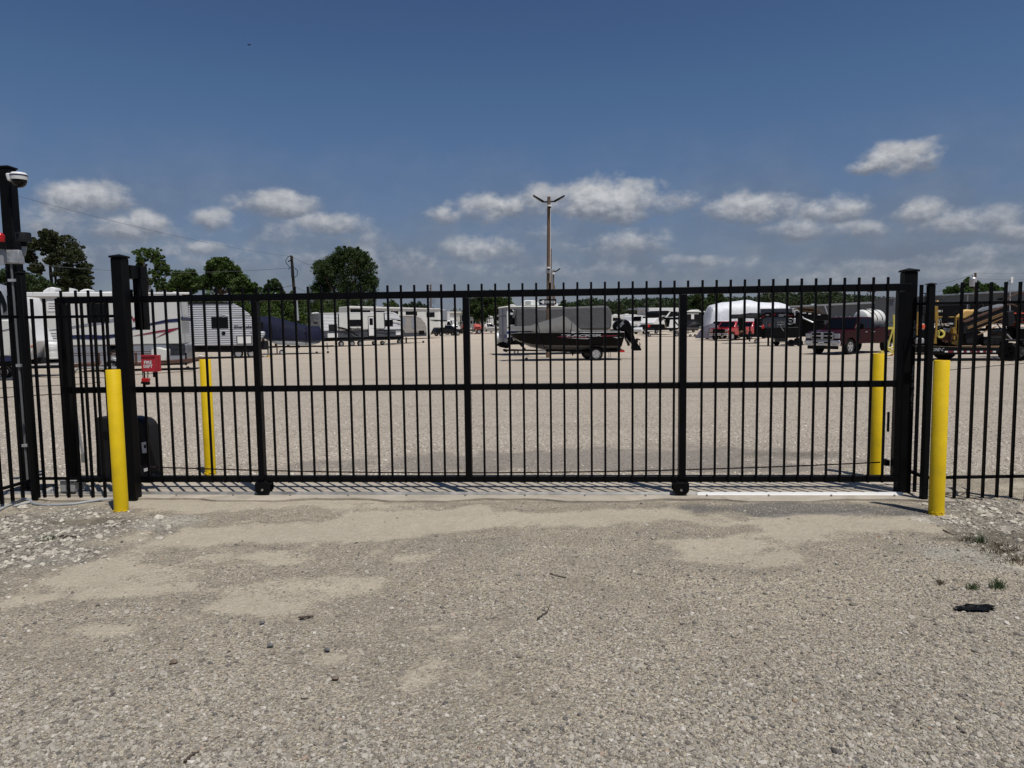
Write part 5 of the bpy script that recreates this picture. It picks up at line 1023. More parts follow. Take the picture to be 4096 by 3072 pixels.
# white box truck
S = Sd.at(2598, 112, 2745, 118).thing('box_truck', 'white box truck with a rounded hood facing left behind the parked trailers', 'truck')
S.P('cargo_box', z4, [(602, 192), (1400, 192), (1400, 560), (602, 560)], 0, 2.5, WHT, bev=.04)
S.P('cab', z4, [(150, 560), (165, 545), (215, 522), (235, 400), (260, 385), (420, 380), (530, 392), (545, 640), (180, 645), (152, 630)], .0, 2.2, WPNT, bev=.08)
S.D('side_window', z4, [(440, 405), (515, 405), (520, 500), (440, 500)], GLASS); S.P('windshield', z4, [(232, 405), (405, 402), (390, 515), (210, 515)], -.03, .03, GLASS)
S.P('bumper', z4, (150, 646, 420, 700), .1, 2.1, BLKPL); S.wheel(z4, 355, 700, 62, -.02, .28, STEELT); S.wheel(z4, 1150, 700, 62, -.02, .28, STEELT); S.P('chassis', z4, (545, 600, 1390, 660), .3, 2.1, BLKPL)
S.D('headlight', z4, (235, 598, 300, 622), LENS); S.P('roof_fairing', z4, [(320, 200), (560, 186), (600, 192), (600, 240), (325, 240)], .2, 2.3, GRYP)
# white cab truck behind the black car
S = Sd.at(1788, 112, 1842, 112).thing('truck', 'white truck cab with a sloping hood above the small black car', 'truck')
S.P('cab', z3, [(700, 690), (860, 685), (920, 800), (960, 840), (1120, 860), (1180, 940), (1185, 1010), (700, 1040)], 0, 2.3, WPNT, bev=.1); S.D('side_window', z3, [(770, 730), (830, 735), (905, 850), (735, 850)], GLASS, y0=-.03); S.D('windshield', z3, [(860, 700), (905, 700), (940, 810), (925, 830)], GLASS, y0=-.04)
S.D('hood_vent', z3, (1060, 875, 1125, 912), BLKPL, y0=-.03); S.wheel(z3, 1120, 1060, 62, .0, .3); S.P('sleeper', z3, [(830, 640), (1040, 640), (1110, 800), (1120, 858), (960, 838), (920, 798)], .3, 2.0, WPNT, bev=.15); S.P('exhaust_stack', z3, (765, 460, 835, 684), .2, .5, WHT, bev=.05); S.wheel(z3, 760, 1060, 62, .0, .3)
# cream motorhome
S = Sd.at(1789, 122, 1882, 124).thing('motorhome', 'cream motorhome with dark trim lines behind the white truck cab', 'motorhome')
S.P('body', z3, [(745, 440), (1300, 430), (1480, 440), (1545, 560), (1550, 640), (1500, 800), (1500, 1010), (745, 1020)], 0, 2.45, CREAM, bev=.08); S.P('roof', z3, [(748, 392), (1300, 392), (1500, 410), (1500, 438), (745, 438)], -.05, 2.5, TROOF)
S.many('trim', z3, [(748, 428, 1300, 437), (840, 492, 1230, 502), (1200, 490, 1222, 860), (1080, 770, 1500, 788)], -.03, 0, BLKPL); win(S, z3, (1255, 505, 1330, 712)); S.D('slide_panel', z3, (840, 508, 1195, 570), LGRY); S.D('awning', z3, (835, 610, 1010, 655), WHT, y0=-.1, th=.1)
S.wheel(z3, 1350, 1080, 55, .05, .28); S.wheel(z3, 900, 1080, 55, .05, .28)
S = Sd.at(1846, 116, 1876, 116).thing('covered_boat', 'partly seen red covered hull at the left of the ramp trailer', 'boat')
S.P('hull', z3, [(1245, 960), (1250, 850), (1290, 835), (1480, 850), (1490, 960)], 0, 1.8, SALM, bev=.1); S.P('trailer_frame', z3, (1225, 962, 1500, 1040), .2, 1.6, RUST)
# red covered boat, ramp trailer, campers beyond
S = Sd.at(1893, 114, 1922, 114).thing('covered_boat', 'small boat under a bright faded red cover on a stand', 'boat')
coverloft('cover', S, z2, [(488, 1130), (520, 1085), (580, 1060), (640, 1062), (700, 1080), (740, 1100), (880, 1160)], [(488, 1160), (510, 1185), (580, 1185), (640, 1185), (700, 1180), (740, 1170), (880, 1180)], SALM, [.5, .8, .9, .9, .9, .8, .2], sag=-.4)
S.P('hull', z2, [(500, 1188), (740, 1180), (880, 1180), (860, 1230), (740, 1262), (620, 1276), (520, 1270)], .2, 1.6, SALM, bev=.15); S.P('stand', z2, (563, 1278, 578, 1420), .8, .9, GALV); S.P('stand_foot', z2, [(558, 1390), (585, 1390), (612, 1450), (532, 1450)], .6, 1.1, SALM)
S.P('outboard', z2, [(880, 1110), (930, 1070), (985, 1072), (1005, 1180), (1000, 1250), (960, 1255), (950, 1190), (890, 1180)], .7, 1.1, WHT, bev=.08); S.P('lower_unit', z2, [(950, 1258), (985, 1258), (1000, 1340), (920, 1370), (960, 1310)], .85, .95, BLKPL)
S = Sd.at(1879, 116, 1895, 116).thing('ramp_trailer', 'grey trailer with a fold-up mesh ramp left of the red covered boat', 'trailer')
S.many('ramp', z2, [(362, 1060, 500, 1068), (362, 1118, 500, 1126), (362, 1232, 505, 1242), (362, 1262, 505, 1272)]+[(375+k*22, 1068, 380+k*22, 1232) for k in range(6)]+[(488, 1060, 500, 1380)], 0, .06, GALV); S.P('deck', z2, (330, 1273, 560, 1320), .1, 1.9, BLKPL); S.wheel(z2, 385, 1350, 38, .0, .2, WHT); S.wheel(z2, 435, 1350, 38, .0, .2, WHT)
S = Sd.at(1880, 128, 1945, 129).thing('travel_trailer', 'grey camper with a brown folded awning behind the red covered boat', 'camper trailer')
S.P('body', z2, [(370, 850), (730, 850), (870, 880), (940, 940), (970, 1060), (965, 1180), (370, 1200)], 0, 2.4, SPNT, bev=.05); S.P('roof', z2, [(395, 812), (720, 812), (850, 840), (855, 862), (395, 848)], -.05, 2.4, WHT); S.P('awning', z2, [(400, 770), (950, 738), (950, 1000), (800, 810), (400, 808)], -.1, .1, M('brown awning', (.045, .032, .03), .8)); S.P('roof_vent', z2, (435, 742, 548, 768), .4, .9, WHT)
for rc in ((390, 945, 455, 1050), (490, 935, 560, 1055), (590, 945, 665, 1055)): win(S, z2, rc)
S.wheel(z2, 640, 1240, 40, .05)
S = Sd.at(1943, 130, 1972, 130).thing('fifth_wheel_trailer', 'white trailer with black corner trim behind the dusty grey pickup', 'camper trailer')
S.P('body', z2, [(960, 860), (1200, 860), (1225, 900), (1225, 1200), (975, 1200)], 0, 2.4, WHT, bev=.05); S.P('upper_deck', z2, [(950, 740), (1010, 730), (1110, 770), (1205, 790), (1210, 855), (960, 855)], .1, 2.3, WHTD, bev=.08); S.many('trim', z2, [(1083, 860, 1098, 1100), (970, 846, 1205, 856)], -.04, 0, BLKPL); win(S, z2, (1000, 945, 1035, 1030)); S.wheel(z2, 1150, 1260, 40, .05)
S = Sd.at(1980, 124, 2004, 124).thing('travel_trailer', 'dark windowed trailer with a white roof unit left of the blue striped trailer', 'camper trailer')
S.P('body', z2, [(1290, 800), (1505, 800), (1505, 940), (1290, 950)], 0, 2.4, BLKPL); S.P('roof', z2, (1285, 762, 1500, 800), -.05, 2.4, LGRY, bev=.03); S.P('lower_body', z2, [(1290, 952), (1512, 942), (1512, 1035), (1290, 1040)], 0, 2.4, LGRY, bev=.03); S.P('chassis', z2, (1290, 1042, 1512, 1230), .2, 2.2, BLKPL); S.P('roof_unit', z2, [(1350, 760), (1350, 715), (1430, 710), (1500, 740), (1490, 762)], .5, 1.4, WHT, bev=.05); S.many('rail', z2, [(1305, 1045, 1505, 1056), (1305, 1110, 1505, 1122)], -.05, .0, GALV); S.wheel(z2, 1400, 1235, 35, .0)
# row of white campers beyond the box truck
for i, (a, b_, tv, lab) in enumerate(((2442, 2492, 410, 'white camper in the far row just right of the grey covered trailer'), (2488, 2548, 404, 'white camper in the far row just left of the box truck hood'), (2546, 2600, 408, 'far white camper showing above the box truck cab'))):
    S = Sd.at(a, 128+3*i, b_, 128+3*i).thing('travel_trailer', lab, 'camper trailer', 'white campers in the far row')
    x0, x1 = (a-2400)*3.16, (b_-2400)*3.16
    S.P('body', c7, [(x0, tv+12), (x0+8, tv), (x1-8, tv), (x1, tv+12), (x1, 590), (x0, 590)], 0, 2.4, WHTD, bev=.05); win(S, c7, (x0+30, 445, x1-30, 485)); S.P('roof_unit', c7, (x0+40, tv-10, x0+85, tv), .6, 1.4, WHT); S.P('chassis', c7, (x0+5, 592, x1-5, 606), .2, 2.2, BLKPL); S.wheel(c7, (x0+x1)/2, 604, 11, .05)
# noses and frames in front of the box truck
S = Sd.at(2592, 98, 2626, 96).thing('travel_trailer', 'grey rounded trailer nose with script lettering in front of the box truck', 'camper trailer')
S.P('nose', z4, [(560, 520), (590, 430), (620, 370), (670, 328), (720, 320), (850, 330), (860, 600), (620, 605), (560, 560)], 0, 2.4, LGRY, bev=.2, seg=4); S.P('trim', z4, [(560, 520), (590, 430), (620, 370), (660, 335), (625, 400), (590, 500), (640, 590), (600, 585)], -.03, .1, BLKPL); S.text(z4, 'Zinger', (675, 395, 765, 412), BLKPL, y=-.03, shear=.3); S.P('chassis', z4, (600, 606, 860, 700), .4, 2., BLKPL)
S = Sd.at(2634, 93, 2700, 95).thing('travel_trailer', 'black and white trailer nose with a white swoosh in front of the box truck', 'camper trailer')
S.P('cap', z4, [(830, 330), (870, 285), (960, 262), (1060, 260), (1130, 278), (1310, 290), (1310, 400), (1000, 430), (830, 440)], 0, 2.4, BLKPL, bev=.15, seg=3); S.P('lower_nose', z4, [(700, 560), (780, 440), (1000, 432), (1310, 402), (1310, 690), (1040, 690), (1000, 595), (700, 600)], .02, 2.38, WHT, bev=.05)
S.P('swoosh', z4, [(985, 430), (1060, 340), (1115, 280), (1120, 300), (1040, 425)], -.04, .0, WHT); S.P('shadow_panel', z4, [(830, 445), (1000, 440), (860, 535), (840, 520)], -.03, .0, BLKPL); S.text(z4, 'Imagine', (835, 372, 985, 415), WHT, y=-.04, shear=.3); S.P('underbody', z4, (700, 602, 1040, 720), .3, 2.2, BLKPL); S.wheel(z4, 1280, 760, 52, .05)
S = Sd.at(2650, 86, 2716, 86).thing('flatbed_trailer', 'black gooseneck frame with a red lamp in front of the swoosh nosed trailer', 'trailer')
S.P('neck', z4, [(940, 435), (1310, 420), (1310, 480), (960, 480)], 0, 1.6, BLKPL); S.P('neck_leg', z4, [(1040, 480), (1110, 480), (1080, 660), (1040, 660), (1000, 500)], .3, 1.2, BLKPL); S.tube('brace', z4, [(1200, 490), (1300, 620)], .1, .08, BLKPL); S.P('deck', z4, (560, 690, 1300, 740), .2, 2.2, BLKPL); S.P('lamp', z4, (566, 600, 614, 668), .2, .5, LRED); S.wheel(z4, 1275, 770, 50, .05); S.wheel(z4, 605, 755, 40, .05); S.P('jack', z4, (735, 740, 755, 825), .5, .7, BLKPL)
S = Sd.at(2746, 104, 2812, 108).thing('motorhome', 'white motorhome with large black windows left of the white wrapped boat', 'motorhome')
S.P('body', z4, (1500, 300, 2000, 700), 0, 2.4, BLKPL, bev=.03); S.P('roof', z4, (1500, 270, 2000, 299), -.1, 2.4, TROOF, bev=.03); S.D('panel', z4, (1628, 352, 1698, 470), WHT); S.D('stripe', z4, (1500, 318, 1810, 350), LGRY); S.P('roof_unit', z4, [(1700, 268), (1720, 250), (1800, 235), (1850, 268)], .5, 1.5, WHT); S.wheel(z4, 1700, 740, 45, .05)
S = Sd.at(2744, 84, 2822, 84).thing('covered_boat', 'small boat under a black cover on a tandem wheeled trailer left of the tarp heap', 'boat')
coverloft('cover', S, z4, [(1500, 600), (1580, 520), (1680, 500), (1760, 520), (1820, 560), (1920, 630)], [(1500, 630), (1580, 632), (1680, 632), (1760, 632), (1820, 640), (1925, 645)], BTARP, [.9, 1., 1., 1., .9, .2], sag=-.3)
S.P('hull', z4, [(1500, 634), (1925, 646), (1870, 710), (1700, 730), (1500, 728)], .2, 1.8, HULLG, bev=.15); S.P('trailer_frame', z4, (1490, 730, 1800, 748), .3, 1.7, BLKPL); S.wheel(z4, 1610, 778, 32, .1, .2, CHR); S.wheel(z4, 1730, 778, 32, .1, .2, CHR); S.P('jack', z4, (1545, 740, 1560, 835), .8, .9, BLKPL)
# shrink wrapped yacht
S = Sd.at(2832, 79, 3165, 79).thing('wrapped_boat', 'huge boat sealed in crinkled white shrink wrap behind the bright red pickup', 'boat')
yt = [(165, 470), (205, 330), (255, 262), (470, 222), (640, 195), (760, 182), (860, 180), (1100, 155), (1290, 125), (1400, 130), (1600, 182), (1960, 200), (2060, 182), (2160, 190)]
yt2 = [(c8(x, y)) for x, y in ((500, 320), (560, 350))]
yt = [y4(p[0]+max(0, 170*(1-(p[0]-165)/700)), p[1]) for p in yt] + yt2
yb_ = [y4(x+max(0, 170*(1-(x-165)/700)), y) for x, y in ((165, 850), (205, 880), (255, 890), (470, 890), (640, 800), (760, 800), (860, 800), (1100, 800), (1290, 800), (1400, 800), (1600, 800), (1960, 800), (2060, 800), (2160, 800))]+[c8(500, 640), c8(560, 620)]
coverloft('wrap', S, SRC, yt, yb_, WWRP, [1.5, 1.7, 1.8, 1.8, 1.8, 1.8, 1.8, 1.8, 1.8, 1.8, 1.8, 1.8, 1.8, 1.7, 1.5, 1.], sag=-.62, ns=14, seed=3)
S.P('cradle', y4, (300, 815, 1900, 900), .8, 2.6, BLKPL)
S = Sd.at(2786, 70, 2868, 70).thing('tarp_heap', 'low heap under a rumpled grey violet tarp left of the bright red pickup', 'tarp')
coverloft('tarp', S, y4, [(45, 1080), (110, 980), (170, 900), (250, 810), (350, 770), (440, 735), (540, 745), (580, 900)], [(35, 1122), (110, 1124), (170, 1128), (250, 1126), (350, 1124), (440, 1122), (540, 1120), (590, 1118)], PTARP, [.3, .7, .9, 1., 1., 1., .9, .4], sag=-.2, seed=6)
# black tarped trailer, storage container, gooseneck
S = Sd.at(2921, 58, 3040, 57).thing('covered_trailer', 'trailer load under a sagging black tarp in front of the red vehicles', 'trailer')
coverloft('tarp', S, y4, [(905, 592), (970, 505), (1210, 497), (1430, 463), (1560, 470), (1700, 470)], [(905, 620), (960, 615), (1120, 600), (1430, 610), (1560, 612), (1700, 640)], BTARP, [.6, 1., 1.1, 1.1, 1.1, 1.1], sag=-.4)
S.P('load', y4, [(1110, 600), (1230, 600), (1262, 1010), (1140, 1010)], .2, 1.8, BTARP); S.P('rear_load', y4, (1535, 600, 1700, 1080), .2, 1.8, BLKPL); S.P('deck', y4, [(1140, 1020), (1700, 1020), (1700, 1085), (1140, 1085)], 0, 2., BLKPL); S.P('leg', y4, (1405, 820, 1438, 1212), .1, .25, BLKPL); S.wheel(y4, 1600, 1130, 60, .1)
S.P('planks', y4, [(1145, 945), (1200, 925), (1350, 930), (1358, 965), (1300, 950), (1165, 985)], -.1, .3, PLNK)
S = Sd.at(3041, 60, 3170, 58).thing('storage_box', 'long grey metal box standing behind the black gooseneck trailer', 'storage box')
S.P('box', z1, [(182, 235), (1310, 218), (1310, 1000), (182, 1000)], 0, .8, MTLW); S.P('lid', z1, [(175, 215), (1315, 195), (1315, 217), (175, 234)], -.05, .85, MROOF)
S = Sd.at(3032, 50.5, 3240, 49.5).thing('gooseneck_trailer', 'black gooseneck trailer with reflective tape and lettering on its raised neck', 'trailer')
S.P('neck', z1, [(110, 500), (370, 350), (1540, 345), (1540, 540), (1330, 540), (390, 498), (112, 690), (108, 600)], .3, .5, BLKPL); S.P('neck', z1, [(110, 500), (370, 350), (1540, 345), (1540, 500), (390, 498), (112, 690)], 1.7, 1.9, BLKPL)
S.many('flange', z1, [[(112, 478), (365, 342), (1540, 338), (1540, 352), (372, 362), (112, 500)], [(112, 650), (385, 500), (1330, 520), (1330, 535), (392, 518), (112, 688)]], .22, .55, DGRY)
S.many('reflector_white', z1, [[(120, 575), (205, 525), (215, 545), (130, 595)], (385, 425, 480, 450), (1130, 438, 1172, 466)], .28, .3, WHT); S.many('reflector_red', z1, [[(215, 520), (340, 445), (350, 465), (225, 542)], (485, 432, 530, 448), (1175, 445, 1315, 465)], .28, .3, LRED)
S.text(z1, 'TRAILER', (830, 405, 1100, 450), WHT, y=.29); S.text(z1, 'SALES', (820, 458, 1000, 488), WHT, y=.29, bold=.06); S.P('emblem', z1, [(715, 450), (800, 405), (800, 465), (770, 440)], .28, .3, BLUE); S.P('emblem', z1, [(640, 480), (700, 385), (725, 385), (680, 470)], .28, .3, LRED)
S.P('hydraulic_box', z1, [(330, 880), (1540, 850), (1540, 1230), (1100, 1240), (330, 1240)], .2, 1.9, BLKPL, bev=.05); S.P('front_frame', z1, [(120, 690), (330, 880), (330, 1240), (130, 1200)], .4, .6, BLKPL); S.P('upper_mass', z1, [(1120, 540), (1540, 540), (1540, 850), (1120, 850)], .3, 1.9, BLKPL)
S.P('jack_leg', z1, (432, 1240, 500, 1520), .3, .5, BLKPL); S.P('bumper', z1, [(690, 1240), (1080, 1230), (1080, 1370), (720, 1380)], .1, 1.5, DGRY)
for rc in ((232, 785, 318, 915), (482, 765, 528, 825)): S.P('coupler', z1, rc, .2, .4, LRED, bev=.03)
S.many('pipework', z1, [(790, 680, 900, 695), (915, 675, 1030, 698), (790, 755, 1030, 778)], .25, .35, STEELT); S.tube('hose', z1, [(120, 690), (130, 780), (180, 840), (250, 835)], .2, .03, PVC); S.tube('hose', z1, [(880, 790), (930, 900), (1010, 1000)], .2, .02, STEELT)
S.P('hydraulic_cylinder', z1, [(1345, 290), (1400, 290), (1415, 460), (1370, 460)], .15, .35, GALV, bev=.03); S.P('hydraulic_cylinder', z1, [(1340, 550), (1425, 550), (1410, 735), (1350, 735)], .15, .4, GALV, bev=.03); S.P('work_lamp', z1, [(1295, 215), (1345, 205), (1345, 360), (1300, 360)], .1, .2, GALV, bev=.03)
S.tube('pipe', z1, [(1380, 285), (1500, 275), (1540, 340)], .2, .04, GALV); S.wheel(z1, 1270, 1395, 120, .1, .3, BLKPL); S.wheel(z1, 1560, 1395, 120, .1, .3, BLKPL); S.wheel(z1, 760, 1330, 100, 1.5, .3, BLKPL)
cx, cz = S.q(*z1(1232, 655), .19); obj('round_badge', MB().tube([(cx+.21*math.cos(a), .19, cz+.21*math.sin(a)) for a in np.linspace(0, 6.28, 25)], .014, 5), GALV, S.e, smooth=True); text('TX', cx-.1, cz-.08, cx+.1, cz+.08, .185, GALV, S.e)
S = Sd.at(3170, 52, 3330, 51).thing('flatbed_trailer', 'black flatbed stacked with old brown timber behind the maroon pickup', 'trailer')
S.P('deck', c8, [(620, 440), (1150, 470), (1190, 490), (1190, 560), (640, 540)], .1, 2.2, BLKPL); S.P('side_frame', c8, [(640, 540), (1100, 560), (1060, 800), (640, 800)], .4, 2., BLKPL); S.tube('ramp_arm', c8, [(765, 500), (790, 530), (930, 590)], .0, .06, GALV); S.tube('stake', c8, [(1102, 338), (1145, 480)], .2, .05, GALV)
S.many('reflector', c8, [(770, 443, 828, 456), (860, 450, 905, 470), (1000, 468, 1040, 482)], .05, .09, WHT); S.wheel(c8, 700, 870, 55, .2, .3, BLKPL)
e2 = Sd.at(3170, 52, 3320, 51).thing('timber_stack', 'untidy stack of old brown timber lying on the black flatbed', 'timber').e; S_ = e2
for k in range(16):
    a = 620+random.uniform(0, 160); b_ = a+random.uniform(250, 420); yy = 365+k*5.2+random.uniform(-4, 4); dy = random.uniform(6, 26); S2 = Sd.at(3170, 52, 3320, 51); S2.e = e2
    S2.P('plank', c8, [(a, yy), (min(b_, 1120), yy+dy), (min(b_, 1120), yy+dy+7), (a, yy+8)], .1+.11*(k % 9), .28+.11*(k % 9)+.15, PLNK)
# yellow A-frame
S = Sd.at(3545, 32.5, 3580, 32.5).thing('barrier_frame', 'light yellow steel frame leaning beside the rear right bollard', 'frame')
for pth, r_ in (([(2120, 475), (2122, 640), (2025, 960)], .04), ([(2120, 640), (2030, 950)], .035), ([(2030, 970), (2115, 950)], .03), ([(2030, 965), (2115, 1010)], .03), ([(2025, 985), (2115, 1045)], .03), ([(2025, 1070), (2120, 1045)], .03), ([(2120, 640), (2122, 1060)], .04)): S.tube('bar', c8, pth, 0, r_, SYEL)
S.P('cross_plate', c8, (2030, 655, 2125, 690), .0, .04, SYEL); S.P('foot', c8, (1935, 1008, 1975, 1045), .1, .3, SYEL); S.P('orange_foot', c8, (2065, 1055, 2110, 1080), .1, .3, ORNG)
# ------------------------------------------------------------------ drill rig on trailer
S = Sd.at(3636, 30.3, 4150, 29.6).thing('equipment_trailer', 'black equipment trailer with italic lettering and red and white tape carrying the drill', 'trailer')
S.P('deck_rail', z5, [(290, 930), (400, 905), (1100, 930), (1850, 945), (1850, 1035), (1100, 1055), (290, 1030)], 0, .2, BLKPL, bev=.01); S.P('deck', z5, [(400, 905), (1100, 928), (2300, 930), (2300, 960), (400, 960)], .21, 2.4, PLNK)
S.P('lower_rail', z5, (290, 1035, 1840, 1062), .2, .4, DGRY)
S.text(z5, 'DIAMOND C', (432, 945, 770, 1002), GALV, y=-.015, shear=.35, bold=.03)
x = 800; k = 0; wl, rl_ = [], []
while x < 1670:
    (wl if k % 2 == 0 else rl_).append((x, 998, x+(55 if k % 2 == 0 else 50)+(45 if k in (1,) else 0), 1024)); x += 58+(45 if k == 1 else 0); k += 1
S.many('tape_white', z5, wl, -.012, .0, WHT); S.many('tape_red', z5, rl_, -.012, .0, MARN)
S.wheel(z5, 820, 1035, 200, 1.0, .3, BLKPL); S.P('fender', z5, [(1895, 880), (1930, 800), (2240, 790), (2260, 830), (1950, 830), (1905, 900)], -.3, .2, BLKPL, bev=.02)
for px_, zz in ((1985, 1005), (2185, 1003)):
    cx, cz = S.q(*z5(px_, zz), -.25); r_ = .385; t_w = wheel(0, -.14, 0, r_, .26, STEELT if px_ > 2100 else BLKPL, S.e, spokes=5); t_w.location = (cx, -.05, r_); t_w.rotation_euler = (0, 0, math.radians(-48))
S.P('axle_beam', z5, (1850, 960, 2300, 1030), .2, .5, BLKPL)
S = Sd.at(3732, 30.0, 4120, 29.9).thing('drilling_machine', 'tracked drilling machine with a sloped black rod rack and tan hood', 'drilling machine')
S.P('rod_rack', z5, [(1135, 485), (1860, 222), (1885, 250), (1885, 400), (1400, 600), (1200, 690), (1135, 690)], .1, .35, DGRY, bev=.02)
S.many('rack_edge', z5, [[(1140, 470), (1500, 330), (1850, 200), (1862, 222), (1165, 492)]], .05, .2, RUST); S.many('drill_rod', z5, [[(1210, 572), (1840, 315), (1840, 328), (1210, 586)], [(1210, 596), (1840, 345), (1840, 358), (1210, 610)], [(1390, 600), (1840, 410), (1840, 420), (1390, 612)], [(1395, 705), (1720, 555), (1720, 568), (1395, 718)]], .05, .1, M('rod bronze', (.30, .18, .08), .5, .4))
S.P('hood', z5, [(1000, 410), (1090, 320), (1145, 262), (1200, 255), (1290, 262), (1358, 252), (1300, 362), (1180, 430), (1135, 440), (1060, 440)], .8, 1.0, TAN, bev=.08, seg=3)
S.P('chain_guard', z5, [(1410, 270), (1480, 225), (1620, 195), (1800, 160), (1870, 165), (1875, 210), (1720, 225), (1420, 300)], .7, .8, GALV); S.P('control_box', z5, [(1925, 300), (2035, 275), (2060, 500), (1985, 560), (1925, 560)], .2, .45, DGRY, bev=.03)
S.P('track', z5, [(1500, 880), (1505, 790), (1540, 745), (1850, 740), (1890, 790), (1890, 870), (1860, 905), (1540, 905)], .2, .6, TYRE, bev=.05); S.P('track', z5, [(1500, 880), (1505, 790), (1540, 745), (1850, 740), (1890, 790), (1890, 870), (1860, 905), (1540, 905)], 1.6, 2., TYRE, bev=.05)
for px_ in (1545, 1640, 1740, 1840): cx, cz = S.q(*z5(px_, 840), .18); obj('track_roller', MB().lathe([(.001, 0), (.11, 0), (.13, .04)], (cx, .18, cz), 'y', 16), DGRY, S.e, smooth=True)
S.P('vise', z5, [(1175, 700), (1290, 690), (1380, 735), (1330, 830), (1270, 870), (1190, 870), (1175, 800)], .2, .4, DGRY, bev=.02); S.P('engine_bay', z5, [(960, 472), (1135, 475), (1500, 690), (1500, 880), (1380, 900), (640, 900), (640, 620), (780, 540), (960, 560)], .9, 1.3, BLKPL, bev=.03)
for pts_, y0_, y1_ in (([(625, 200), (682, 200), (686, 480), (660, 640), (655, 800), (660, 870), (605, 870), (640, 600), (640, 480), (625, 430)], .3, .36), ([(885, 382), (1090, 385), (1088, 410), (890, 402)], .4, .5), ([(1060, 400), (1092, 400), (1085, 780), (1060, 790), (1075, 910), (1040, 910), (930, 870), (925, 830), (1030, 800), (1010, 720), (930, 720), (930, 705), (1045, 700)], .35, .41), ([(940, 585), (1000, 580), (1015, 690), (950, 690)], .3, .5), ([(620, 380), (762, 380), (760, 402), (690, 404), (685, 490), (640, 420)], .32, .42), ([(1000, 385), (1020, 385), (1010, 600), (990, 600)], .3, .4), ([(960, 730), (990, 735), (992, 800), (958, 800)], .3, .4)):
    S.P('mast_bracket', z5, pts_, y0_, y1_, MACH, bev=.01)
S.P('guard_panel', z5, [(672, 640), (715, 635), (700, 720), (670, 710)], .5, .6, SYEL)
cx, cz = S.q(*z5(735, 695), .5); obj('pulley', MB().lathe([(.10, 0), (.17, 0), (.19, .03), (.17, .06), (.10, .06), (.10, 0)], (cx, .5, cz), 'y', 20), SYEL, S.e, smooth=True)
for px_, py_ in ((820, 625), (882, 630)): S.P('filter', z5, (px_-18, py_-35, px_+18, py_+35), .6, .75, LGRY, bev=.02)
S.P('exhaust_cover', z5, (880, 500, 955, 535), .6, .8, LGRY, bev=.02); S.P('white_panel', z5, [(690, 410), (735, 420), (740, 500), (700, 495)], .7, .8, LGRY); S.P('top_plate', z5, [(660, 268), (760, 268), (758, 305), (690, 305)], .5, .6, CREAM)
cx, cz = S.q(*z5(840, 760), .7); obj('drum', MB().lathe([(.001, 0), (.22, 0), (.24, .02), (.24, .1), (.001, .1)], (cx, .7, cz), 'y', 24), RUST, S.e, smooth=True)
for pth in ([(700, 380), (740, 300), (720, 220), (690, 180), (640, 190)], [(990, 380), (960, 330), (985, 300), (1050, 305), (1085, 370)], [(800, 560), (770, 480), (790, 400), (830, 430)], [(1640, 700), (1700, 700), (1760, 640), (1780, 560)], [(1750, 500), (1790, 480), (1830, 510)], [(700, 400), (720, 460), (740, 600)]): S.tube('hose', z5, pth, .4, .022, BLKPL)
S.P('operator_seat', z5, [(320, 180), (470, 180), (470, 360), (400, 360)], .6, .8, DGRY, bev=.05); S.P('orange_bag', z5, [(318, 540), (370, 520), (455, 530), (455, 605), (320, 605)], .2, .6, ORNG, bev=.03); S.P('pump', z5, [(300, 760), (440, 770), (440, 870), (300, 870)], .3, .5, GALV, bev=.05); S.P('mud_frame', z5, [(300, 610), (600, 610), (600, 900), (300, 900)], .95, 1.2, BLKPL)
S.P('stand', z5, (308, 300, 322, 720), .2, .26, MACH); S.P('anchor_post', z5, [(655, 95), (690, 95), (692, 125), (655, 125)], .4, .5, TAN)
S = Sd.at(4052, 31.5, 4200, 31.5).thing('reel_trailer', 'black trailer with a big rusty reel and orange barrier netting at the right edge', 'trailer')
for rc in ((2045, 318, 2100, 345), (2120, 395, 2215, 430), (2045, 470, 2100, 500), (2165, 318, 2230, 340), (2170, 460, 2230, 495), (2035, 530, 2070, 550)): S.P('orange_barrier', z5, rc, .3, .6, ORNG, bev=.02)
cx, cz = S.q(*z5(2170, 300), .8); obj('reel_hoop', MB().tube([(cx+.95*math.cos(a), .8, cz-.1+.95*math.sin(a)) for a in np.linspace(0, 6.283, 40)], .03, 6), RUST, S.e, smooth=True); obj('reel_hoop', MB().tube([(cx-.35+.6*math.cos(a), 1.1, cz-.25+.6*math.sin(a)) for a in np.linspace(0, 6.283, 32)], .03, 6), RUST, S.e, smooth=True)
for k in range(5): S.P('rack_shelf', z5, (2035, 350+k*55, 2320, 362+k*55), .2, .9, BLKPL)
S.P('rack_post', z5, (2100, 300, 2118, 780), .2, .9, BLKPL); S.P('frame', z5, [(1900, 640), (2300, 600), (2300, 790), (1930, 790)], .4, 1.6, BLKPL); S.tube('pipe', z5, [(1910, 700), (1990, 790)], .1, .03, GALV); S.wheel(z5, 2260, 1000, 150, .4, .3)
DWOOD = M('dark bark', (.03, .024, .018), .9, 0, .3, 4)
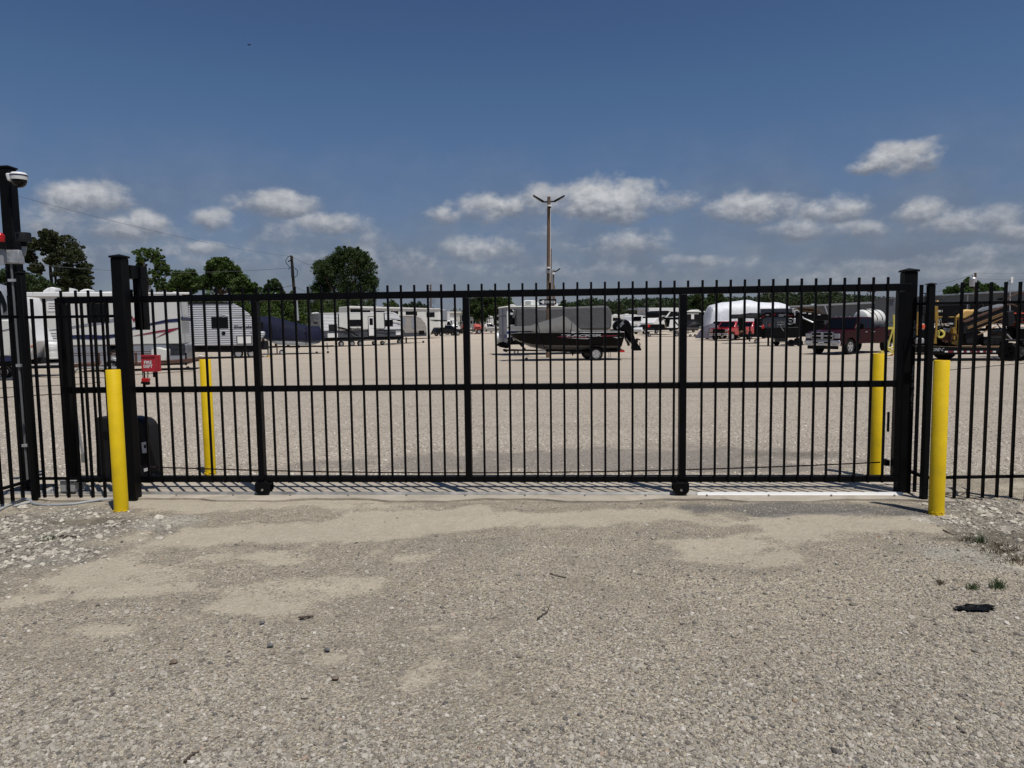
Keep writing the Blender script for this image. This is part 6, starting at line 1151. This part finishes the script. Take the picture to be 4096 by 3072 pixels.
# ------------------------------------------------------------------ poles, wires, signs, buildings, trees
def pole(name, label, uB, vT, uT, D, r, mat=WOOD, h_extra=0):
    b_ = W(uB, D); t_ = P(uT, vT, D); e = thing(name, label, 'pole', b_)
    obj('shaft', MB().tube([(0, 0, -.1), ((t_.x-b_.x)*.5, 0, (t_.z-b_.z)*.5), (t_.x-b_.x, 0, t_.z-b_.z)], r*1.08, 14, r*.9), mat, e, smooth=True); return e, t_-b_, b_
e, tp_, b_ = pole('light_pole', 'tall wooden light pole with two winged lamps rising behind the gate', 2190, 787, 2195.5, 38, .092)
def at(u, v, D=38): p = P(u, v, D); return p-b_
for s, pts_ in ((-1, [(525, 325), (400, 245)]), (1, [(655, 320), (780, 248)])):
    a = at(*pc(*pts_[0])); c_ = at(*pc(*pts_[1])); m_ = at(*pc(590, 322)); d_ = (c_-a); up_ = Vector((-d_.z, 0, d_.x)).normalized()*s*.5
    obj('lamp_arm', MB().tube([m_, a], .04, 8), BLKPL, e, smooth=True)
    n_ = Vector((-d_.z, 0, d_.x)).normalized(); n_ = n_ if n_.z > 0 else -n_
    A = [a+n_*.05+Vector((0, -.11, 0)), a-n_*.05+Vector((0, -.11, 0)), c_-n_*.03+Vector((0, -.10, 0)), c_+n_*.03+Vector((0, -.10, 0))]
    hd_ = obj('lamp_head', MB().hexa(A, [p+Vector((0, .22, 0)) for p in A]), BLKPL, e, .02)
    a2 = a+d_*.25-n_*.05; c2_ = a+d_*.92-n_*.04; obj('lamp_lens', MB().hexa([a2+Vector((0, -.08, 0)), c2_+Vector((0, -.08, 0)), c2_+Vector((0, .08, 0)), a2+Vector((0, .08, 0))], [a2+Vector((0, -.08, 0))-n_*.02, c2_+Vector((0, -.08, 0))-n_*.02, c2_+Vector((0, .08, 0))-n_*.02, a2+Vector((0, .08, 0))-n_*.02]), LGRY, hd_)
cd = at(*pc(607, 400)); obj('conduit', MB().tube([cd, at(*pc(607, 900)), at(*pc(600, 1500)), at(*c6(940, 600))], .022, 6), WHT, e, smooth=True)
obj('wire_loop', MB().tube([at(*pc(570, 405)), at(*pc(552, 418)), at(*pc(556, 436)), at(*pc(572, 432))], .012, 5), BLKPL, e)
for (px_, py_, r_) in ((590, 385, .14), (583, 1128, .11)):
    q = at(*pc(px_, py_)); ce = thing('dome_camera', 'upper white dome camera on the tall wooden light pole' if py_ < 500 else 'lower white dome camera on the tall wooden light pole', 'camera', b_+q+Vector((0, -.2, 0)))
    obj('housing', MB().lathe([(.001, .07), (r_, .06), (r_, -.02), (.001, -.02)], (0, 0, 0), 'z', 20), WHT, ce, smooth=True); obj('bubble', MB().lathe([(r_*.8*math.cos(a), -.021-r_*.8*math.sin(a)) for a in np.linspace(0, 1.56, 6)], (0, 0, 0), 'z', 20), GLASS, ce, smooth=True)
q = at(*pc(580, 1160)); obj('pole_box', MB().box(q.x-.14, q.x+.14, -.22, -.1, q.z-.12, q.z+.08), GALV, e, .01)
# one way sign
S = Sd.at(2140, 37.85, 2240, 37.85).thing('one_way_sign', 'black and white one way arrow sign fixed to the wooden light pole', 'sign')
S.P('plate', c6, (813, 210, 1028, 280), 0, .02, BLKPL); S.P('arrow', c6, [(821, 245), (872, 218), (872, 232), (1013, 232), (1013, 262), (872, 262), (872, 276)], -.008, -.001, WHT)
S.text(c6, 'ONE WAY', (872, 234, 1006, 259), BLKPL, y=-.012, bold=.03)
pole('wooden_pole', 'bare wooden pole just behind the tall light pole', 2201, 995, 2203, 66, .10)
e, tp_, b_ = pole('light_pole', 'short looking far light pole with one lamp raised to the right', 2212, 1081, 2213.5, 84, .11)
a = P(2213, 1087, 84)-b_; c_ = P(2241, 1074, 84)-b_; obj('lamp_head', MB().tube([a, (a+c_)/2-Vector((0, 0, .1)), c_], .07, 6), BLKPL, e, smooth=True); obj('camera_housing', MB().lathe([(.001, .1), (.16, .1), (.16, -.1), (.001, -.1)], (a.x, -.2, (P(2213, 1094, 84)-b_).z), 'z', 12), WHT, e, smooth=True)
pole('wooden_pole', 'slim wooden pole farthest right of the row behind the light pole', 2217.5, 1142, 2218, 110, .1)
# utility poles
e, tp_, b_ = pole('utility_pole', 'dark utility pole with wire loops rising behind the navy covered boat', 1190, 1024, 1166, 62, .13, DWOOD)
for pth in ([(1290, 60), (1250, 75), (1222, 120), (1240, 160), (1275, 195), (1255, 215)], [(1325, 200), (1355, 230), (1350, 285), (1325, 300)]): obj('wire_loop', MB().tube([P(*c4(*p), 62)-b_ for p in pth], .03, 5), BLKPL, e, smooth=True)
obj('transformer', MB().lathe([(.001, -.5), (.13, -.5), (.13, .5), (.001, .5)], tuple(P(*c4(1300, 240), 61.8)-b_), 'z', 12), DGRY, e, smooth=True)
obj('crossarm', MB().tube([P(*c4(1250, 128), 61.8)-b_, P(*c4(1290, 110), 61.8)-b_], .05, 5), BLKPL, e); obj('pole_sleeve', MB().tube([P(*c4(1335, 560), 61.8)-b_, P(*c4(1352, 780), 61.8)-b_], .17, 8), GALV, e, smooth=True)
ptop = P(1166, 1026, 62); pmid = P(*c4(1310, 195), 62)
WIREM = M('dull cable', (.10, .10, .105), .7)
def wire(name, label, a, b2, r, sag, n=40):
    a = Vector(a); b2 = Vector(b2); mb = MB().tube([a.lerp(b2, i/n)-Vector((0, 0, sag*4*(i/n)*(1-i/n))) for i in range(n+1)], r, 5); return tag(obj(name, mb, WIREM, smooth=True), label, 'cable')
wire('power_line', 'upper power line sagging from the left pole top toward the left edge', ptop, P(-60, 748, 30), .008, .35)
wire('power_line', 'lower power line running left from the utility pole behind the trees', pmid, P(-60, 1120, 64) + Vector((0, 0, 2.)), .016, .8)
wire('power_line', 'short power line dropping right from the left pole into the big tree', ptop, P(1245, 1060, 68), .016, .1); wire('power_line', 'low wire from the left utility pole down to the right behind the gate', P(*c4(1310, 390), 62), P(*c4(1530, 500), 62), .02, .05); wire('power_line', 'low wire from the left utility pole out to the left', P(*c4(1310, 388), 62), P(*c4(1150, 418), 64), .02, .03)
e, tp_, b_ = pole('utility_pole', 'distant utility pole with coiled wires above the tall white trailer', 1724, 1138, 1723, 118, .13)
obj('wire_coil', MB().tube([P(*c5(1690+18*math.cos(a), 240+22*math.sin(a)), 118)-b_ for a in np.linspace(0, 6.28, 14)], .03, 4), BLKPL, e, smooth=True)
for k in (40, 70, 100, 250, 280): obj('insulator', MB().tube([P(*c5(1655, k), 118)-b_, P(*c5(1632, k+6), 118)-b_], .05, 5), BLKPL, e)
e, tp_, b_ = pole('utility_pole', 'distant utility pole with a transformer can above the right building', 3904, 1091, 3902, 92, .15)
obj('transformer', MB().lathe([(.001, -.55), (.4, -.55), (.42, -.45), (.42, .45), (.3, .6), (.001, .6)], tuple(P(*r1(1446, 290), 91.5)-b_), 'z', 16), GALV, e, smooth=True)
obj('wire_loop', MB().tube([P(*r1(*p), 91.5)-b_ for p in ((1440, 250), (1430, 220), (1445, 195), (1425, 190))], .03, 4), BLKPL, e)
pt = P(*r1(1485, 155), 92); wire('power_line', 'upper wire leaving the right utility pole to the right edge', pt, P(4200, 1090, 90), .014, .1); wire('power_line', 'lower wire leaving the right utility pole to the right edge', P(*r1(1490, 240), 92), P(4200, 1115, 90), .014, .1)
wire('power_line', 'wire leaving the right utility pole toward the middle of the yard', pt, P(3600, 1125, 150), .022, 1.2); wire('power_line', 'lower wire from the right utility pole toward the middle of the yard', P(*r1(1480, 240), 92), P(3600, 1160, 150), .022, 1.2)
e, tp_, b_ = pole('antenna_mast', 'thin mast with a white panel antenna above the right building', 4041, 1128, 4041, 84, .05, GALV); q = P(*r1(2013, 258), 84)-b_; obj('antenna_panel', MB().box(q.x-.14, q.x+.14, -.1, .05, q.z-.35, q.z+.35), WHT, e, .02); obj('bracket', MB().tube([(q.x-.1, 0, q.z), (q.x-.45, 0, q.z-.2), (q.x-.3, 0, q.z-.5)], .03, 5), BLKPL, e)
e, tp_, b_ = pole('light_pole', 'far slim yard lamp left of the thick right gate post', 3483, 1168, 3482, 125, .08, BLKPL); q = P(*c8(1745, 137), 125)-b_; obj('lamp_head', MB().box(q.x-.2, q.x+1.3, -.15, .15, q.z-.06, q.z+.06), BLKPL, e)
e, tp_, b_ = pole('light_pole', 'far dark pole left of the slim yard lamp', 3419, 1166, 3419, 125, .11, BLKPL)
e, tp_, b_ = pole('light_pole', 'small yard lamp just right of the thick right gate post', 3701, 1175, 3701, 100, .07, BLKPL); q = P(*r1(722, 455), 100)-b_; obj('lamp_head', MB().box(q.x-.35, q.x+.35, -.15, .15, q.z-.06, q.z+.06), BLKPL, e)
# bird
S = Sd.at(900, 60, 1100, 60); bp_ = P(*C(900, 140, 11.06)(1065, 435), 60); be = Vector(bp_)
mb = MB()
for s, dx, dz in ((-1, -.14, .01), (1, .13, .035)):
    mb.hexa([(0, -.05, 0), (0, .05, 0), (dx*.55, .05, dz*.3), (dx*.55, -.05, dz*.3)], [(0, -.05, .012), (0, .05, .012), (dx*.55, .05, dz*.3+.01), (dx*.55, -.05, dz*.3+.01)])
    mb.hexa([(dx*.55, -.05, dz*.3), (dx*.55, .05, dz*.3), (dx, .02, dz), (dx, -.0, dz)], [(dx*.55, -.05, dz*.3+.01), (dx*.55, .05, dz*.3+.01), (dx, .02, dz+.006), (dx, 0, dz+.006)])
mb.lathe([(.001, -.1), (.02, -.07), (.03, 0), (.02, .07), (.006, .13)], (0, 0, -.008), 'y', 8)
o = obj('bird', mb, BIRDM); o.location = be; o.scale = (1.15, 1.6, 1.15); tag(o, 'tiny dark soaring bird high in the sky at upper left', 'bird')
# buildings
S = Sd.at(3150, 132, 3572, 104).thing('metal_building', 'long low grey metal building with a white roof edge behind the maroon pickup', 'building')
S.P('wall', c8, [(590, 365), (2080, 300), (2080, 700), (590, 700)], 0, 5, MTLW); S.P('roof', c8, [(565, 345), (2085, 268), (2085, 298), (590, 364)], -.6, 5.3, MROOF)
S.P('dark_opening', c8, [(1800, 320), (2078, 312), (2078, 690), (1800, 690)], -.05, .0, BLKPL); S.P('roof_vent', c8, (896, 315, 908, 328), 2, 2.5, MROOF)
S = Sd.at(3665, 104, 4230, 84).thing('metal_building', 'larger grey metal building stretching off the right edge behind the drilling machine', 'building')
S.P('wall', r1, [(560, 510), (2700, 405), (2700, 900), (560, 900)], 0, 16, MTLW); S.P('roof', r1, [(540, 498), (2700, 372), (2700, 404), (560, 509)], -.5, 16.5, MROOF)
S.many('door_opening', r1, [[(1400, 600), (1580, 595), (1580, 900), (1400, 900)], [(890, 640), (1380, 620), (1380, 900), (890, 900)], [(1600, 600), (2260, 590), (2260, 900), (1600, 900)]], -.06, .0, DGRY); S.P('downpipe', r1, (1355, 480, 1372, 700), -.2, .0, GALV); S.P('gutter', r1, [(560, 500), (2700, 395), (2700, 403), (560, 511)], -.7, -.51, GALV)
for px_ in (1205, 1820): S.P('wall_lamp', r1, (px_-22, 530 if px_ > 1500 else 462, px_+22, 555 if px_ > 1500 else 480), -.5, -.05, BLKPL)
S = Sd.at(3553, 100, 3580, 100).thing('shed', 'small grey shed gable just left of the thick right gate post', 'shed')
S.P('wall', c8, (2050, 245, 2140, 700), 0, 4, MTLW); S.P('roof', c8, (2040, 222, 2145, 244), -.3, 4.3, MTLW)
# trees
LEAF = {}
def leafmat(name, a, b_, c_):
    m = bpy.data.materials.new(name); m.use_nodes = True; t = NT(m.node_tree); g = t.n('ShaderNodeNewGeometry'); tc = t.n('ShaderNodeTexCoord')
    c = t.ramp(g.outputs['Random Per Island'], [(0, a), (.5, b_), (1, c_)]); c = t.mix(t.rng(t.noise(tc.outputs['Object'], .9, 3), .35, .65, 0, .55), c, a)
    d = t.n('ShaderNodeBsdfPrincipled'); d.inputs['Roughness'].default_value = .6; d.inputs['Specular IOR Level'].default_value = .25; t.l(c, d.inputs['Base Color'])
    tr = t.n('ShaderNodeBsdfTranslucent'); t.l(t.mix(1., c, (1.2, 1.4, .5), 'MULTIPLY'), tr.inputs[0]); mx = t.n('ShaderNodeMixShader'); mx.inputs[0].default_value = .22
    t.l(d.outputs[0], mx.inputs[1]); t.l(tr.outputs[0], mx.inputs[2]); o = t.n('ShaderNodeOutputMaterial'); t.l(mx.outputs[0], o.inputs[0]); return m
LPINE = leafmat('pine needles', (.024, .032, .014), (.052, .062, .026), (.085, .088, .04)); LDK = leafmat('dark leaves', (.02, .036, .012), (.042, .072, .02), (.075, .11, .032)); LMD = leafmat('mid leaves', (.028, .052, .013), (.065, .105, .023), (.115, .16, .036)); LFAR = leafmat('far woodland leaves', (.016, .027, .013), (.032, .05, .021), (.055, .072, .03))
def leaves(cs, rs, per, size, tall=1.): # many leaf-sized faces in clumps
    cs = np.array(cs); n = len(cs); idx_ = np.repeat(np.arange(n), per); N = len(idx_); rs = np.array(rs)[idx_]
    d = rng.normal(size=(N, 3)); d /= np.linalg.norm(d, axis=1)[:, None]; rad = rng.random(N)**.55
    p = cs[idx_] + d*(rad*rs)[:, None]*np.array([1, 1, .8])
    u_ = rng.normal(size=(N, 3)); u_ /= np.linalg.norm(u_, axis=1)[:, None]; v_ = np.cross(u_, rng.normal(size=(N, 3))); v_ /= np.linalg.norm(v_, axis=1)[:, None]
    s = size*rng.uniform(.6, 1.3, N)[:, None]
    V = np.stack([p-u_*s*.5*tall, p+v_*s*.32, p+u_*s*.5*tall, p-v_*s*.32], 1).reshape(-1, 3); return V, np.arange(4*N).reshape(-1, 4)
def tree(name, label, uB, D, vT, lobes, mat, size, per=42, sub=22, dens=1., trunk=.25, limbs=True, group=None, depth=.8, wood=WOOD, bare=0, subr=.52, zt=None):
    """lobes: (u, v, radius in px) of crown masses at distance D"""
    b_ = W(uB, D); e = thing(name, label, 'tree', b_, 0, group); cs, rs, tips = [], [], []
    rr = random.Random(hash(label) % 1000 if False else len(label)*7+int(uB))
    for (u, v, r_) in lobes:
        R_ = r_*D/F*1.18; c = P(u, v, D); c = Vector((c.x, c.y+rr.uniform(-1, 1)*R_*depth, c.z)) - b_; tips.append((c, R_))
        for _ in range(sub):
            while True:
                d = Vector((rr.uniform(-1, 1), rr.uniform(-1, 1), rr.uniform(-1, 1)))
                if .25 < d.length < 1: break
            cs.append(tuple(c + d*R_*.88)); rs.append(R_*subr*rr.uniform(.6, 1.25))
        for _ in range(int(sub*.45)):
            d = Vector((rr.gauss(0, 1), rr.gauss(0, 1), rr.gauss(0, 1))).normalized(); cs.append(tuple(c + d*R_*rr.uniform(.85, 1.12))); rs.append(R_*subr*rr.uniform(.25, .6))
    V, Fq = leaves(cs, rs, int(per*1.75), size*.68); o = fast_mesh('crown', V, Fq, mat, smooth=False); o.parent = e
    mb = MB(); zb = tips and min(t[0].z-t[1] for t in tips); top_ = Vector((sum(t[0].x for t in tips)/len(tips)*.5, 0, max(1.2, (zb if zt is None else zt))))
    mb.tube([(0, 0, -.2), (top_.x*.4, 0, top_.z*.5), top_], trunk, 8, trunk*.75)
    for c, R_ in tips:
        mid = top_.lerp(c, .55)+Vector((0, rr.uniform(-.3, .3), -.15*R_)); mb.tube([top_, mid, c, c+Vector((rr.uniform(-.6, .6)*R_, rr.uniform(-.5, .5)*R_, R_*.7))], trunk*.4, 6, trunk*.06)
        for _ in range(3): mb.tube([mid.lerp(c, .5), c+Vector((rr.uniform(-.9, .9)*R_, rr.uniform(-.9, .9)*R_, rr.uniform(-.4, .9)*R_))], trunk*.16, 5, trunk*.05)
    obj('trunk', mb, wood, e, smooth=True); return e
def dl(lst): return [(x*1.8517, y*1.8517, r_*1.8517) for x, y, r_ in lst]
tree('pine_tree', 'big spreading pine with bare lower limbs at far left', 205, 70, 0, dl([(115,520,22),(95,530,18),(140,535,22),(160,555,22),(178,580,16),(70,530,14),(60,555,13),(185,605,14),(150,590,20),(120,555,18),(82,580,12),(168,615,18),(58,600,11),(140,615,13),(105,510,14)]), LPINE, .26, per=60, sub=30, trunk=.24, zt=4.2, subr=.36, wood=DWOOD)
tree('tree', 'dark bushy tree behind the pine trunk low at the left', 110, 66, 0, dl([(70,612,16),(95,618,14),(55,625,12),(120,628,12),(8,600,16),(2,625,18)]), LDK, .22, per=60, sub=20, trunk=.2)
tree('tree', 'airy tree with open twiggy crown just right of the guide arm', 640, 58, 0, dl([(310,555,17),(330,552,15),(345,572,15),(300,575,11),(360,585,9),(335,595,14),(350,615,12),(365,630,9),(315,610,9)]), LMD, .22, per=38, sub=20, trunk=.13, zt=3.2, subr=.34)
tree('tree', 'low round tree at the left of the leafy group behind the silver trailer', 740, 68, 0, dl([(395,605,16),(410,600,14),(380,620,12),(420,615,14),(400,625,16)]), LMD, .24, per=64, sub=26, trunk=.2)
tree('tree', 'tall lobed tree in the middle of the leafy group at left', 880, 70, 0, dl([(470,572,13),(490,575,14),(455,585,12),(505,585,11),(480,595,18),(460,610,18),(500,610,18),(440,610,14),(520,618,14)]), LMD, .26, per=70, sub=26, trunk=.25)
tree('tree', 'rounded tree at the right of the leafy group at left', 985, 69, 0, dl([(530,610,14),(545,622,12),(515,622,15),(555,628,10)]), LMD, .24, per=64, sub=24, trunk=.18)
tree('tree', 'small young tree between the leafy group and the utility pole', 1100, 66, 0, dl([(590,610,9),(600,618,10),(585,625,10),(605,630,8),(572,630,6)]), LDK, .2, per=44, sub=16, trunk=.1)
tree('tree', 'big dense dark green tree right of the utility pole', 1370, 104, 0, dl([(740,570,26),(715,570,20),(770,565,24),(790,585,20),(700,590,20),(760,550,16),(735,555,16),(785,560,14),(690,575,12),(800,610,14),(770,600,26),(730,605,26),(700,615,18),(690,625,16),(750,630,26),(790,628,20)]), LDK, .28, per=72, sub=26, trunk=.35)
for i, (u0, lab, m_) in enumerate(((800, 'leafy hedge tree behind the silver trailer roof', LMD), (950, 'leafy hedge tree above the nose of the silver trailer', LMD), (1050, 'leafy hedge tree right above the navy boat cover', LMD), (1150, 'leafy hedge tree below the left utility pole', LMD), (1235, 'leafy hedge tree left of the ribbed white trailer', LMD), (1330, 'leafy hedge tree behind the ribbed white trailer', LMD), (1430, 'leafy hedge tree farthest right in the hedge', LDK))):
    tree('hedge_tree', lab, u0, (64 if u0 < 1180 else 100)+(i % 2)*2, 0, [(u0-30, 1215, 34), (u0+25, 1210, 34), (u0, 1240, 45), (u0-35, 1265, 40), (u0+40, 1262, 42)], m_, .24, per=58, sub=22, trunk=.15, group='leafy trees forming the hedge at left')
tree('tree', 'small far tree peeking above the tall white trailer', 1560, 118, 0, [(1545, 1222, 12), (1570, 1215, 14), (1585, 1226, 10), (1560, 1232, 16)], LMD, .32, per=30, sub=12, trunk=.2)
tree('tree', 'wider far tree peeking above the tall white trailer further right', 1660, 120, 0, [(1625, 1226, 13), (1650, 1222, 13), (1675, 1222, 14), (1695, 1230, 10), (1660, 1235, 18)], LFAR, .32, per=30, sub=12, trunk=.2)
tree('tree', 'dark tree standing left of the light pole behind the campers', 1910, 122, 0, [(1890, 1215, 24), (1930, 1200, 28), (1960, 1195, 24), (1900, 1240, 26), (1950, 1235, 30), (1870, 1235, 18), (1925, 1255, 28)], LDK, .36, per=60, sub=22, trunk=.3)
tree('tree', 'paler tree right beside the dark one left of the light pole', 2010, 120, 0, [(2000, 1205, 24), (2030, 1215, 22), (2045, 1235, 18), (2010, 1240, 26), (1985, 1235, 22)], LMD, .36, per=60, sub=22, trunk=.3)
tree('tree', 'small tree right of the light pole above the grey covered trailer', 2260, 118, 0, [(2255, 1212, 9), (2262, 1222, 11), (2290, 1222, 7), (2245, 1228, 8), (2300, 1228, 9)], LDK, .3, per=40, sub=14, trunk=.15)
tree('tree', 'tree with a pale dead branch left of the white wrapped boat', 2790, 125, 0, [(2770, 1200, 22), (2790, 1185, 18), (2760, 1220, 24), (2800, 1215, 22), (2775, 1245, 26)], LDK, .36, per=56, sub=20, trunk=.2)
tree('tree', 'rounded tree rising above the white wrapped boat on its left part', 2862, 128, 0, [(2850, 1188, 16), (2872, 1186, 18), (2885, 1200, 15), (2862, 1210, 22), (2840, 1205, 16)], LDK, .36, per=56, sub=20, trunk=.25)
tree('tree', 'tree rising above the drill machine beside the right utility pole', 3880, 100, 0, [(3875, 1122, 11), (3868, 1140, 15), (3885, 1150, 16), (3850, 1160, 13), (3910, 1138, 12), (3880, 1172, 18)], LMD, .3, per=48, sub=18, trunk=.2)
tree('tree', 'low tree mass right of the right utility pole above the roof', 3950, 102, 0, [(3940, 1150, 14), (3960, 1148, 14), (3980, 1156, 11), (3925, 1160, 12), (4003, 1160, 9)], LMD, .3, per=48, sub=18, trunk=.2)
tree('tree', 'low tree mass left of the right utility pole above the roof', 3810, 102, 0, [(3800, 1160, 11), (3825, 1155, 13), (3785, 1168, 9), (3815, 1170, 12)], LMD, .3, per=48, sub=18, trunk=.2)
# far woodland as one mass
cs, rs = [], []
prof = [(2230,1222),(2330,1206),(2360,1195),(2420,1205),(2450,1207),(2520,1198),(2560,1202),(2600,1196),(2680,1198),(2760,1190),(2900,1195),(2960,1192),(3030,1195),(3070,1172),(3120,1172),(3180,1178),(3220,1170),(3300,1172),(3340,1167),(3390,1185),(3420,1184),(3460,1188),(3540,1192),(3600,1200),(3700,1205),(4300,1200)]
for x in np.arange(2225, 4300, 5.5):
    v = np.interp(x, [p[0] for p in prof], [p[1] for p in prof])
    for _ in range(9):
        D = random.uniform(158, 205); vv = v + 5 + abs(random.gauss(0, 1))*24 + (D < 175)*6; r_ = random.uniform(.9, 2.2)*(1 if vv > v+14 else .65); cs.append(tuple(P(x+random.uniform(-8, 8), vv, D))); rs.append(r_)
for x in np.arange(-400, 2230, 9.):
    for _ in range(5): D = random.uniform(165, 215); cs.append(tuple(P(x, hor(x)-random.uniform(0, 50), D))); rs.append(random.uniform(1., 2.2))
V, Fq = leaves(cs, rs, 34, .62); wo_ = fast_mesh('woodland', V, Fq, LFAR, smooth=False); tag(wo_, 'far dark green woodland closing the yard behind the right hand vehicles', 'woodland', kind='stuff')
